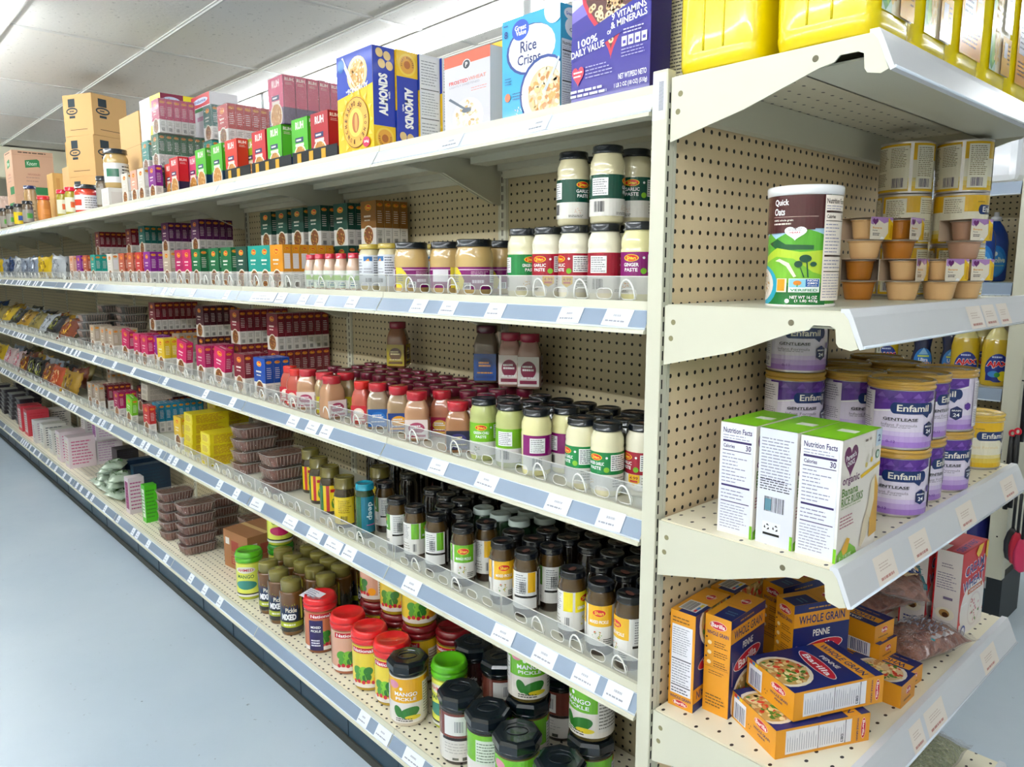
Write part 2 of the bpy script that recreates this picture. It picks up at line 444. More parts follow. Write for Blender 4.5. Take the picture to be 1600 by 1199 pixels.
# ================================================================== the room
def floor_mat():
    m, nt, b = new_mat('painted_concrete')
    tc = nt.nodes.new('ShaderNodeTexCoord')
    n1 = nt.nodes.new('ShaderNodeTexNoise'); n1.inputs['Scale'].default_value = .9; n1.inputs['Detail'].default_value = 5
    n2 = nt.nodes.new('ShaderNodeTexNoise'); n2.inputs['Scale'].default_value = 14; n2.inputs['Detail'].default_value = 8
    n3 = nt.nodes.new('ShaderNodeTexVoronoi'); n3.inputs['Scale'].default_value = 7
    n4 = nt.nodes.new('ShaderNodeTexNoise'); n4.inputs['Scale'].default_value = 60; n4.inputs['Detail'].default_value = 2
    for n in (n1, n2, n3, n4): nt.links.new(tc.outputs['Object'], n.inputs['Vector'])
    cr = nt.nodes.new('ShaderNodeValToRGB'); cr.color_ramp.elements[0].position = .35; cr.color_ramp.elements[1].position = .65
    cr.color_ramp.elements[0].color = lin('#b4c4d2'); cr.color_ramp.elements[1].color = lin('#c3d0db')
    nt.links.new(n1.outputs[0], cr.inputs[0])
    cr2 = nt.nodes.new('ShaderNodeValToRGB'); cr2.color_ramp.elements[0].position = .66; cr2.color_ramp.elements[1].position = .74
    nt.links.new(n4.outputs[0], cr2.inputs[0])
    cr3 = nt.nodes.new('ShaderNodeValToRGB'); cr3.color_ramp.elements[0].position = .55; cr3.color_ramp.elements[1].position = .7
    nt.links.new(n2.outputs[0], cr3.inputs[0])
    k = mathn(nt, 'MULTIPLY', cr2.outputs[0], cr3.outputs[0])
    mx = nt.nodes.new('ShaderNodeMix'); mx.data_type = 'RGBA'; nt.links.new(mathn(nt, 'MULTIPLY', k, .7), mx.inputs[0])
    nt.links.new(cr.outputs[0], mx.inputs[6]); mx.inputs[7].default_value = lin('#4a5058')
    nt.links.new(mx.outputs[2], b.inputs['Base Color'])
    nt.links.new(mathn(nt, 'ADD', mathn(nt, 'MULTIPLY', n2.outputs[0], .2), .22), b.inputs['Roughness'])
    bp = nt.nodes.new('ShaderNodeBump'); bp.inputs['Strength'].default_value = .12; bp.inputs['Distance'].default_value = .01
    nt.links.new(n2.outputs[0], bp.inputs['Height']); nt.links.new(bp.outputs[0], b.inputs['Normal'])
    return m
def tile_mat():
    m, nt, b = new_mat('ceiling_tile')
    tc = nt.nodes.new('ShaderNodeTexCoord'); sp = nt.nodes.new('ShaderNodeSeparateXYZ'); nt.links.new(tc.outputs['Object'], sp.inputs[0])
    cx = mathn(nt, 'FLOOR', mathn(nt, 'DIVIDE', mathn(nt, 'ADD', sp.outputs[0], 3.53), 1.22)); cy = mathn(nt, 'FLOOR', mathn(nt, 'DIVIDE', mathn(nt, 'SUBTRACT', sp.outputs[1], .313), .61))
    cb = nt.nodes.new('ShaderNodeCombineXYZ'); nt.links.new(cx, cb.inputs[0]); nt.links.new(cy, cb.inputs[1])
    wn = nt.nodes.new('ShaderNodeTexWhiteNoise'); nt.links.new(cb.outputs[0], wn.inputs['Vector'])
    n4 = nt.nodes.new('ShaderNodeTexNoise'); n4.inputs['Scale'].default_value = 55; n4.inputs['Detail'].default_value = 3; nt.links.new(tc.outputs['Object'], n4.inputs[0])
    cr = nt.nodes.new('ShaderNodeValToRGB'); cr.color_ramp.elements[0].position = .28; cr.color_ramp.elements[1].position = .36
    cr.color_ramp.elements[0].color = (.7, .7, .7, 1); nt.links.new(n4.outputs[0], cr.inputs[0])
    mx = nt.nodes.new('ShaderNodeMix'); mx.data_type = 'RGBA'; nt.links.new(wn.outputs[0], mx.inputs[0])
    mx.inputs[6].default_value = lin('#e9e5dc'); mx.inputs[7].default_value = lin('#f4f3f0')
    mu = nt.nodes.new('ShaderNodeMix'); mu.data_type = 'RGBA'; mu.blend_type = 'MULTIPLY'; mu.inputs[0].default_value = 1
    nt.links.new(mx.outputs[2], mu.inputs[6]); nt.links.new(cr.outputs[0], mu.inputs[7]); nt.links.new(mu.outputs[2], b.inputs['Base Color'])
    b.inputs['Roughness'].default_value = .9
    bp = nt.nodes.new('ShaderNodeBump'); bp.inputs['Strength'].default_value = .3; bp.inputs['Distance'].default_value = .004
    nt.links.new(n4.outputs[0], bp.inputs['Height']); nt.links.new(bp.outputs[0], b.inputs['Normal'])
    return m
X0, X1, Y0, Y1 = -10.4, 4.2, -4.2, 5.2
mb = MB(); mb.box((X0, Y0, -.05), (X1, Y1, 0), floor_mat()); struct('floor', mb)
mb = MB(); mb.box((X0, Y0, CEIL), (X1, Y1, CEIL+.05), tile_mat()); struct('ceiling', mb)
M_WALL = mat('#ddd8c6', .7)
for n, a, b in (('wall_left', (X0-.1, Y0-.1, 0), (X0, Y1+.1, CEIL)), ('wall_right', (X1, Y0-.1, 0), (X1+.1, Y1+.1, CEIL)),
                ('wall_front', (X0, Y0-.1, 0), (X1, Y0, CEIL)), ('wall_back', (X0, Y1, 0), (X1, Y1+.1, CEIL))):
    mb = MB(); mb.box(a, b, M_WALL); struct(n, mb)
# suspended grid of the ceiling
M_TBAR = mat('#d9d9d4', .35)
mb = MB()
y = .313-.61*7
while y < Y1:
    if y > Y0: mb.box((X0, y-.012, CEIL-.006), (X1, y+.012, CEIL), M_TBAR); mb.box((X0, y-.004, CEIL-.014), (X1, y+.004, CEIL-.006), M_TBAR)
    y += .61
x = -3.53-1.22*3
while x < X1:
    mb.box((x-.012, Y0, CEIL-.0055), (x+.012, Y1, CEIL), M_TBAR); x += 1.22
struct('trim_1', mb)
# cream bulkhead hanging across the far end
mb = MB(); mb.box((-7.75, Y0, 2.34), (-7.6, Y1, CEIL-.015), mat('#e6e2c8', .6)); struct('trim_2', mb)

# ------------------------------------------------------------------ strip lights
def tube_mat(k=1):
    m, nt, b = new_mat('lit_diffuser')
    b.inputs['Emission Color'].default_value = (.93, .97, 1, 1); b.inputs['Emission Strength'].default_value = TUBE_POWER*k
    b.inputs['Base Color'].default_value = (.9, .9, .9, 1); return m
M_HOUS = mat('#e8ecee', .3)
def fixture(key, k):
    M_TUBE = tube_mat(k)
    h = MB(); prism(h, [(-.022, 0), (.022, 0), (.022, -.012), (.012, -.03), (-.012, -.03), (-.022, -.012)], -.6, .6, M_HOUS)
    for s in (-1, 1): h.box((s*.6-.004, -.020, -.098), (s*.6+.004, .020, 0), M_HOUS)
    t = MB()
    P = [(.018*math.cos(a), -.078+.016*math.sin(a)) for a in [2*PI*k/10 for k in range(10)]]
    prism(t, P, -.594, .594, M_TUBE)
    proto(key, 'strip_light', [('housing', h.mesh('housing'), None), ('light_tube', t.mesh('light_tube'), 'glowing white tube')])

rn = ['area behind the camera', 'near part of the front aisle', 'far part of the front aisle', 'back of the long shelves', 'furthest aisle']
for r, (ry, xa, xb, kk) in enumerate(LIGHT_ROWS):
    fixture('light%d' % r, kk)
    n = int((xb-xa)/1.24); i = 0
    for i in range(n):
        place('light%d' % r, (xb-.62-1.24*i, ry, CEIL-.006), 0, f'white strip light over the {rn[r]}, {ordn(i)} from right', 'ceiling light', 'ceiling strip lights in rows')

# ================================================================== shelving
def price_ticket_mb(wd, h, face, seed, tint):
    r = random.Random(seed); t = MB(); s = Sheet(wd, h, seed); s.rect(0, 0, 1, 1, tint)
    s.lines(.33, .5, .67, .72, 1, '#b4b6c0', .6); s.lines(.1, .2, .9, .36, 1, '#9da0ac', .6)
    s.emit(t, lambda u, v, d: (u-wd/2, -d, v), lambda c: mat(c, .5), None, .0003, .0022); return t
def run_shelf(name, x0, x1, z, tick, label, strip, level, front=.0, group=None, under=True, lip=.012):
    """one shelf: pan, two arms, sloping ticket rail with its tickets. Front edge faces -y"""
    root = bpy.data.objects.new(name, None); COL.objects.link(root); root.location = (x0, front, z)
    W = x1-x0; D = BACK-front-.012
    d = MB(); g = .0015
    d.box((g, .03, -.003), (W-g, D, 0), M_DECK if level == 'base' else M_CREAM)
    d.box((g, .028, -.045 if level != 'base' else -.06), (W-g, .031, -.003), M_CREAM)
    if level != 'base':
        d.box((.03, .031, -.03), (W-.03, .14, -.027), M_CREAM); d.box((.03, .137, -.03), (W-.03, .14, -.003), M_CREAM)
        d.box((.03, .3, -.022), (W-.03, .36, -.003), M_CREAM); d.box((.02, D-.03, -.03), (W-.02, D-.002, -.003), M_CREAM)
        prism(d, [(D-.014, -.004), (D, -.004), (D, -.05), (D-.01, -.05)], .02, W-.02, M_CREAM)
    link('shelf_pan', d.mesh('shelf_pan'), root)
    if level != 'base' and under:
        for s in (0, 1):
            b = MB(); xa = .004 if s == 0 else W-.006
            o = [(.033, -.004), (D-.004, -.004), (D-.004, -.125), (D-.03, -.12), (.22, -.05), (.09, -.038), (.033, -.036)]
            prism(b, [p for p in o][::-1], xa, xa+.002, M_CREAM); prism(b, [(.22, -.05), (.23, -.05), (D-.03, -.12), (D-.04, -.12)], xa-.002 if s else xa, xa+.004 if s else xa+.008, M_CREAM)
            link('shelf_arm', b.mesh('shelf_arm'), root)
    r = MB(); hz = .046
    prism(r, [(.03, .001), (.026, .003), (.024, -lip), (.002, -lip-hz+.012), (-.003, -lip-hz+.010), (-.004, -lip-hz+.004), (.03, -lip-hz+.004)], .001, W-.001, M_CREAM if level == 'top' else M_CREAM)
    v0, v1 = Vector((0, .0225, -lip-.002)), Vector((0, .0035, -lip-hz+.014))
    nrm = Vector((0, -(v0.z-v1.z), v0.y-v1.y)).normalized()*-1
    if nrm.y > 0: nrm = -nrm
    up = (v0-v1); L = up.length; up.normalize()
    fn = lambda u, v, dd: Vector((u, 0, 0))+v1+up*v+nrm*dd
    s = Sheet(W-.004, L); s.rect(0, 0, 1, 1, '#000001')
    q = MB(); q.add([fn(.002, 0, .0012), fn(W-.002, 0, .0012), fn(W-.002, L, .0012), fn(.002, L, .0012)], [(0,1,2,3)], strip)
    q.tube([(0.001, v1.y-.0005, v1.z-.001), (W-.001, v1.y-.0005, v1.z-.001)], .0022, M_STRIPW, 6)
    q.tube([(0.001, v0.y, v0.z), (W-.001, v0.y, v0.z)], .0014, M_STRIPW, 6)
    link('ticket_rail', r.mesh('ticket_rail'), root)
    st = link('ticket_strip', q.mesh('ticket_strip'), root)
    ang = math.atan2(up.y, up.z)
    for i, (a, b) in enumerate(tick):
        wd = b-a
        t = link('price_ticket', price_ticket_mb(wd, L*R_.uniform(.96, 1.06), None, i+int(abs(x0)*100)+int(z*10), '#eaf0fa').mesh('price_ticket'), st, ((a+b)/2-x0, v1.y, v1.z))
        t.rotation_euler = (-ang, R_.uniform(-.03, .03), 0)
    tag(root, label, 'shelf', group); return root

def near_tickets(z, front, pxs):
    return sorted((X(a, front+.01, z-.03), X(b, front+.01, z-.03)) for a, b in pxs)
TK = {'second': near_tickets(S2, 0, [(642,665),(688,712),(760,787),(873,908),(943,985),(541,558),(494,510),(467,480),(431,446),(392,430)]),
      'third': near_tickets(S3, 0, [(450,465),(479,496),(501,517),(576,600),(671,697),(744,775),(853,889),(933,973)]),
      'fourth': near_tickets(S4, 0, [(392,410),(444,462),(481,502),(509,533),(536,554),(630,655),(770,802),(833,867),(895,933),(945,985)]),
      'base': near_tickets(S5, 0, [(631,660),(587,608),(371,389),(560,575)]),
      'top': near_tickets(T1, 0, [(825,857),(690,720),(570,600),(360,392)])}
BAYS = [(-.91, XEND)] + [(-.91-.9*(i+1), -.91-.9*i) for i in range(10)]
LV = [('top', T1), ('second', S2), ('third', S3), ('fourth', S4), ('base', S5)]
for bi, (xa, xb) in enumerate(BAYS):
    for lv, z in LV:
        tk = [t for t in TK[lv] if xa+.005 < t[0] and t[1] < xb-.002]
        if xa < -1.9 or (lv != 'top' and xa < -1.0 and not tk) :
            tk = []; x = xa+.03+R_.random()*.05
            while x < xb-.07:
                if R_.random() < .6: tk.append((x, x+.045))
                x += R_.choice((.07, .1, .16))
        lab = f'cream {"base" if lv == "base" else lv} shelf of the long run, bay {ordn(bi)} from the end unit'
        run_shelf('shelf', xa, xb, z, tk, lab, M_STRIPW if lv == 'top' else M_STRIP, lv, group=f'{lv} shelves of the long run')
# plinth below the base shelves, one per bay
M_KICK = mat('#1f3a4a', .35)
for bi, (xa, xb) in enumerate(BAYS):
    mb = MB(); mb.box((xa+.001, .036, .028), (xb-.001, .046, S5-.04), M_KICK); mb.box((xa+.001, .030, .0), (xb-.001, .046, .028), mat('#3a3a34', .7))
    for k in (.3, .62): mb.box((xa+k-.001, .034, .03), (xa+k+.001, .036, S5-.05), mat('#12222c', .5))
    tag(link('kick_plinth', mb.mesh('kick_plinth')), f'dark teal plinth below the base shelf, bay {ordn(bi)} from the end unit', 'plinth', 'dark plinths of the long run')
# back panels and uprights of the run
M_SLOT = mat('#15120e', .8)
for bi, (xa, xb) in enumerate(BAYS):
    mb = MB(); mb.box((xa+.017, BACK, .05), (xb-.017, BACK+.006, 1.84), M_PEGX); mb.box((xa+.017, BACK+.02, .05), (xb-.017, BACK+.026, 1.84), M_PEGX)
    # rails folded along the panel's edges
    mb.box((xa+.017, BACK-.003, .05), (xa+.021, BACK, 1.84), M_CREAM); mb.box((xb-.021, BACK-.003, .05), (xb-.017, BACK, 1.84), M_CREAM)
    tag(link('pegboard_panel', mb.mesh('pegboard_panel')), f'beige pegboard behind the long shelves, bay {ordn(bi)} from the end unit', 'panel', 'pegboard backs of the long run')
for bi, (xa, xb) in enumerate(BAYS):
    p = MB(); p.box((-.015, BACK-.004, 0), (.015, BACK+.03, 1.84), M_CREAM)
    z = .25
    while z < 1.82: p.box((-.0035, BACK-.0046, z), (-.0005, BACK-.004, z+.017), M_SLOT); p.box((.0005+.003, BACK-.0046, z), (.0005+.0035, BACK-.004, z+.017), M_SLOT); z += .0254
    tag(link('upright_post', p.mesh('upright_post'), None, (xa, 0, 0)), f'slotted cream upright behind the shelves at the left of bay {ordn(bi)}', 'upright', 'uprights of the long run')
# ---- clear guards with holes and bent tabs
def guard(x0, x1, z, y, key, hh=.046, tabs=(), holes=True, seed=0):
    W = x1-x0; sp = .058; n = int((W-.02)/sp); o = (W-n*sp)/2
    loops = [[(0, 0), (W, 0), (W, hh), (0, hh)]]
    rims = []
    for i in range(n):
        a, b = o+i*sp+.008, o+(i+1)*sp-.010; y0, y1 = .003, .023; r = (y1-y0)/2; P = []
        for k in range(5): t = PI/2+PI*k/4; P.append((a+r+r*math.cos(t), (y0+y1)/2+r*math.sin(t)))
        for k in range(5): t = -PI/2+PI*k/4; P.append((b-r+r*math.cos(t), (y0+y1)/2+r*math.sin(t)))
        loops.append(P); rims.append(P)
    V, F = curve_mesh(loops, .002)
    g = MB(); g.add([(v.x, -v.z, v.y) for v in V], F, M_ACR)
    g.box((0, -.001, hh-.0008), (W, .001, hh+.0006), M_EDGE); g.box((0, -.001, 0), (.0012, .001, hh), M_EDGE); g.box((W-.0012, -.001, 0), (W, .001, hh), M_EDGE)
    for P in rims: g.tube([(p[0], 0, p[1]) for p in P], .0011, M_EDGE, 4, True)
    for i in range(n):
        if tabs and i % tabs[0] == tabs[1]:
            a = o+i*sp+.012; w_ = .036
            g.tube([(a+w_/2-w_/2*math.cos(PI*k/10), -.004-.005*math.sin(PI*k/10), .004+.036*math.sin(PI*k/10)) for k in range(11)], .0019, M_EDGE, 6)
    root = bpy.data.objects.new('shelf_guard', g.mesh('shelf_guard')); COL.objects.link(root); root.location = (x0, y, z+.0012); return root
for lv, z in (('second', S2), ('third', S3), ('fourth', S4)):
    for bi, (xa, xb) in enumerate(BAYS):
        for h in (0, 1):
            if bi == 0: a, b = ((-.46, XEND-.002), (-.905, -.462))[h] if lv != 'third' else ((-.455, XEND-.002), (-.905, -.457))[h]
            else: a, b = ((xa+.45, xb-.002), (xa+.002, xa+.448))[h]
            g = guard(a, b, z, .038, None, tabs=(2, 1) if (bi+h) % 2 == 0 else (3, 1))
            tag(g, f'clear plastic guard on the {lv} shelf, {["right", "left"][h]} half of bay {ordn(bi)}', 'shelf guard', f'clear guards along the {lv} shelf')

# ================================================================== end unit
UW = .925
def post(name, x0, x1, y0, y1, z0, z1, slots=True, xs=None):
    p = MB(); p.box((x0, y0, z0), (x1, y1, z1), M_CREAM, bev=.0015)
    z = z0+.12
    while slots and z < z1-.03: p.box((x1-.0002, y0+.0055, z), (x1+.0003, y0+.0090, z+.0165), M_SLOT); z += .0254
    return p
p = post('upright_post', -.031, 0, 0, .022, 0, 1.825)
up1 = bpy.data.objects.new('upright_post', None); COL.objects.link(up1)
link('post_tube', p.mesh('post_tube'), up1)
s = Sheet(.024, .075, 4); s.rect(0, 0, 1, 1, '#e8ebf4'); s.rect(.28, .02, .3, .98, '#c9cede'); 
s.polys([[(.48, .2+i*.026), (.85, .2+i*.026), (.85, .2+i*.026+.014), (.48, .2+i*.026+.014)] for i in range(24)], '#4b4e5c')
k = MB(); s.emit(k, lambda u, v, d: (-.030+u*1.1, -d, 1.745+v), lambda c: mat(c, .4)); link('barcode_label', k.mesh('barcode_label'), up1)['label'] = 'white paper barcode sticker'
tag(up1, 'slotted cream corner post at the near end of the long shelves', 'upright')
p = post('upright_post', -.031, 0, UW, UW+.022, 0, 1.825)
tag(link('upright_post', p.mesh('upright_post')), 'slotted cream corner post at the far side of the end unit', 'upright')
mb = MB(); mb.box((-.012, .022, .05), (-.004, UW, 1.80), M_PEG)
for yy in (.022, UW-.008): mb.box((-.004, yy, .05), (.0, yy+.008, 1.80), M_CREAM)
tag(link('pegboard_panel', mb.mesh('pegboard_panel')), 'tan pegboard back of the end unit facing the camera', 'panel')
mb = MB(); mb.box((-.030, .022, .05), (-.022, UW, 1.80), M_CREAM)
tag(link('closing_sheet', mb.mesh('closing_sheet')), 'plain cream sheet closing the end of the long run', 'panel')

def arm_outline(D, kind):
    """side view of a shelf arm: x outwards, z down from the deck"""
    o = [(.004, -.002), (D-.012, -.002), (D-.004, -.012), (D+.012, -.052), (D+.002, -.056), (D-.016, -.052), (D-.020, -.046), (D-.022, -.026), (D-.030, -.022),
         (D-.055, -.022), (D-.063, -.03), (D-.085, -.034), (.14, -.072), (.004, -.105)]
    return o
def end_shelf(z, D, y1, tick, label, deckmat, slope_strip=M_STRIPG, full=True):
    root = bpy.data.objects.new('shelf', None); COL.objects.link(root); root.location = (0, 0, z)
    d = MB(); y0 = .010
    d.box((.006, y0, -.003), (D-.012, y1, 0), deckmat); d.box((D-.016, y0, -.03), (D-.012, y1, -.003), M_CREAM)
    d.box((D-.13, y0+.02, -.028), (D-.016, y1-.02, -.025), M_CREAM); d.box((D-.13, y0+.02, -.028), (D-.127, y1-.02, -.003), M_CREAM)
    prism(d, [(.002, -.004), (.018, -.004), (.012, -.062), (.002, -.066)], y0+.004, y1-.004, M_CREAM, 'y')
    link('shelf_pan', d.mesh('shelf_pan'), root)
    for yy in (y0-.003, y1):
        V, F = curve_mesh([arm_outline(D, 0)], .003); b = MB(); b.add([(v.x, v.z, v.y) for v in V], F, M_CREAM)
        for cx, cz in ((.022, -.03), (.018, -.058), (D-.09, -.02)):
            q = MB()
            for sgn in (1, -1):
                ring = [(cx+.0048*math.cos(2*PI*k/14), sgn*.0018, cz+.0048*math.sin(2*PI*k/14)) for k in range(14)]
                b.add(ring, [tuple(range(14))[::sgn]], mat('#8b8560' if cx < .1 else '#6e6850', .6))
        link('shelf_arm', b.mesh('shelf_arm'), root, (0, yy, 0))
    r = MB(); 
    prism(r, [(D-.016, .0035), (D-.004, .0035), (D+.002, -.008), (D+.020, -.052), (D+.014, -.054), (D-.006, -.012), (D-.016, -.006)], y0-.004, y1+.004, mat('#d9dbe0', .3), 'y')
    a0, a1 = Vector((D+.0012, 0, -.0085)), Vector((D+.0185, 0, -.0505)); up = a0-a1; L = up.length; up.normalize()
    nr = Vector((up.z, 0, -up.x))
    fn = lambda u, v, dd: Vector((0, u, 0))+a1+up*v+nr*dd
    q = MB(); q.add([fn(y0-.003, .001, .0008), fn(y1+.003, .001, .0008), fn(y1+.003, L, .0008), fn(y0-.003, L, .0008)], [(0,1,2,3)], slope_strip)
    q.tube([fn(y0-.003, .0, .0015), fn(y1+.003, .0, .0015)], .0022, M_STRIPW, 6)
    rail = link('ticket_rail', r.mesh('ticket_rail'), root)
    st = link('ticket_strip', q.mesh('ticket_strip'), root)
    for i, (a, b, sk) in enumerate(tick):
        t = MB(); s = Sheet(b-a, L*1.0, i+3); s.rect(0, 0, 1, 1, '#f0e6dc'); s.lines(.2, .45, .8, .75, 3, '#cdb9ae', .3); s.lines(.15, .14, .85, .3, 1, '#c78f86', .6)
        s.emit(t, lambda u, v, dd: fn(a+u+sk*(v/L-.5), v, dd), lambda c: mat(c, .5), None, .0002, .0012)
        link('price_ticket', t.mesh('price_ticket'), st)
    tag(root, label, 'shelf'); return root
YE = UW
def etk(z, D, ps):
    return [(Yd(a, D+.01, z-.03), Yd(b, D+.01, z-.03), .004) for a, b in ps]
ED1, ED2, ED3, ED4, ED5 = .340, .325, .333, .345, .37
end_shelf(E1, ED1, YE-.006, [], 'cream top shelf of the end unit carrying the yellow jugs', M_DECKY, mat('#c3d2df', .25, 0, .5))
end_shelf(E2, ED2, YE-.006, etk(E2, ED2, [(1513,1535),(1537,1556),(1560,1576)]), 'cream end shelf holding the round oats canister and puree cups', M_CREAM)
end_shelf(E3, ED3, YE-.006, etk(E3, ED3, [(1368,1398),(1424,1450),(1497,1521),(1566,1586)]), 'cream end shelf holding the purple tubs and rusk boxes', M_DECKY)
end_shelf(E4, ED4, YE-.006, etk(E4, ED4, [(1424,1442),(1447,1475),(1535,1556)]), 'cream end shelf holding the orange and blue pasta boxes', M_DECKY)
end_shelf(E5, ED5, YE-.006, [], 'lowest cream end shelf holding bags of dried greens', M_DECKY)
mb = MB(); mb.box((.006, .012, .0), (.30, UW, .10), M_KICK); mb.box((.004, .010, .10), (.40, UW+.01, .103), M_DECKY); mb.box((.40, .01, .04), (.404, UW+.01, .103), M_CREAM)
tag(link('plinth', mb.mesh('plinth')), 'dark plinth and cream floor deck below the end unit', 'base')

# far side of the long run (seen only from elsewhere)
# ================================================================== makers for goods
def noise2(x, y, s):
    return (math.sin(x*12.9+s)*math.cos(y*9.7+s*1.7)+math.sin(x*23+y*17+s*3.1)*.5+math.sin(x*41-y*37+s)*.3)/1.8
def pillow(W, D, H, seed, body, region=None, nx=18, ny=12, crink=.12, fins=True, sheet=None, shell=None):
    """a filled bag lying flat, its two crimped ends left and right; base at z = 0"""
    mb = MB(); 
    def hz(u, v):
        e = max(0, 1-abs(u)**3.2)**.6*max(0, 1-abs(v)**2.6)**.55
        return H*(.5+.5*e*(1+crink*noise2(u*1.3, v*1.3, seed)))
    def lo(u, v):
        e = max(0, 1-abs(u)**3)**.6*max(0, 1-abs(v)**2.4)**.5
        return H*(.5-.5*e)
    def xy(u, v):
        k = 1-.10*(1-abs(u)**6); return (u*W/2*(1+.02*math.sin(seed+v*5)), v*D/2*k*(1+.03*math.sin(seed*2+u*6)))
    V = []; n = (nx+1)*(ny+1)
    for f in (hz, lo):
        for i in range(nx+1):
            for j in range(ny+1):
                u, v = 2*i/nx-1, 2*j/ny-1; x, y = xy(u, v); V.append((x, y, f(u, v)))
    g = {}
    for top in (0, 1):
        for i in range(nx):
            for j in range(ny):
                a = top*n+i*(ny+1)+j; q = (a, a+ny+1, a+ny+2, a+1)
                u, v = (2*i+1)/nx-1, (2*j+1)/ny-1
                mt = body if region is None else (region(u, v, not top) or body)
                g.setdefault(mt, []).append(q if not top else q[::-1])
    o = len(mb.v); mb.v += V
    for mt, fs in g.items():
        k = mb.m(mt)
        for f in fs: mb.f.append([o+i for i in f]); mb.mi.append(k); mb.sm.append(True)
    for j in (0, ny):                                    # close the long sides
        for i in range(nx):
            a = o+i*(ny+1)+j; q = [a, a+ny+1, a+n+ny+1, a+n]; mb.f.append(q if j else q[::-1]); mb.mi.append(mb.m(body)); mb.sm.append(True)
    for i in (0, nx):
        for j in range(ny):
            a = o+i*(ny+1)+j; q = [a, a+1, a+n+1, a+n]; mb.f.append(q[::-1] if i else q); mb.mi.append(mb.m(body)); mb.sm.append(True)
    if fins:
        for sgn in (-1, 1):
            P = []
            for j in range(ny+1):
                v = 2*j/ny-1; x, y = xy(sgn, v); P.append((x, y, H*.5)); P.append((x+sgn*.016, y*1.02, H*.5+.004*math.sin(j*2.3+seed)))
            mb.add(P, [(2*j, 2*j+1, 2*j+3, 2*j+2) for j in range(ny)], shell or body, True)
    def surf(u, v, d):
        U_, V_ = 2*u/W-1, 2*v/D-1; x, y = xy(U_, V_); return (x, y, hz(U_, V_)+d)
    if sheet:
        sheet.W = W; sheet.H = D; sheet.emit(mb, surf, gloss, W/24, .0002, .0012)
    return mb
def bean_mat(c1, c2, scale=90, name='dried_beans'):
    m, nt, b = new_mat(name); tc = nt.nodes.new('ShaderNodeTexCoord'); vo = nt.nodes.new('ShaderNodeTexVoronoi'); vo.inputs['Scale'].default_value = scale
    nt.links.new(tc.outputs['Object'], vo.inputs['Vector']); cr = nt.nodes.new('ShaderNodeValToRGB')
    cr.color_ramp.elements[0].color = lin(c1); cr.color_ramp.elements[1].color = lin(c2); nt.links.new(mathn(nt, 'FRACT', vo.outputs['Color']), cr.inputs[0])
    nt.links.new(cr.outputs[0], b.inputs['Base Color']); bp = nt.nodes.new('ShaderNodeBump'); bp.invert = True; bp.inputs['Strength'].default_value = 1; bp.inputs['Distance'].default_value = .006
    nt.links.new(vo.outputs['Distance'], bp.inputs['Height']); nt.links.new(bp.outputs[0], b.inputs['Normal']); b.inputs['Roughness'].default_value = .3; b.inputs['Coat Weight'].default_value = .4
    return m
def brand_oval(s, t, cx, cy, w, h, rot=0, c='#c8102e', tc='#ffffff', edge='#f2d6d0'):
    s.ell(cx, cy, w/2, h/2, edge, 20, math.radians(rot)) if edge else None
    s.ell(cx, cy, w/2*.95, h/2*.92, c, 20, math.radians(rot)); s.text(t, cx, cy, w*.8, h*.5, tc, rot); return s

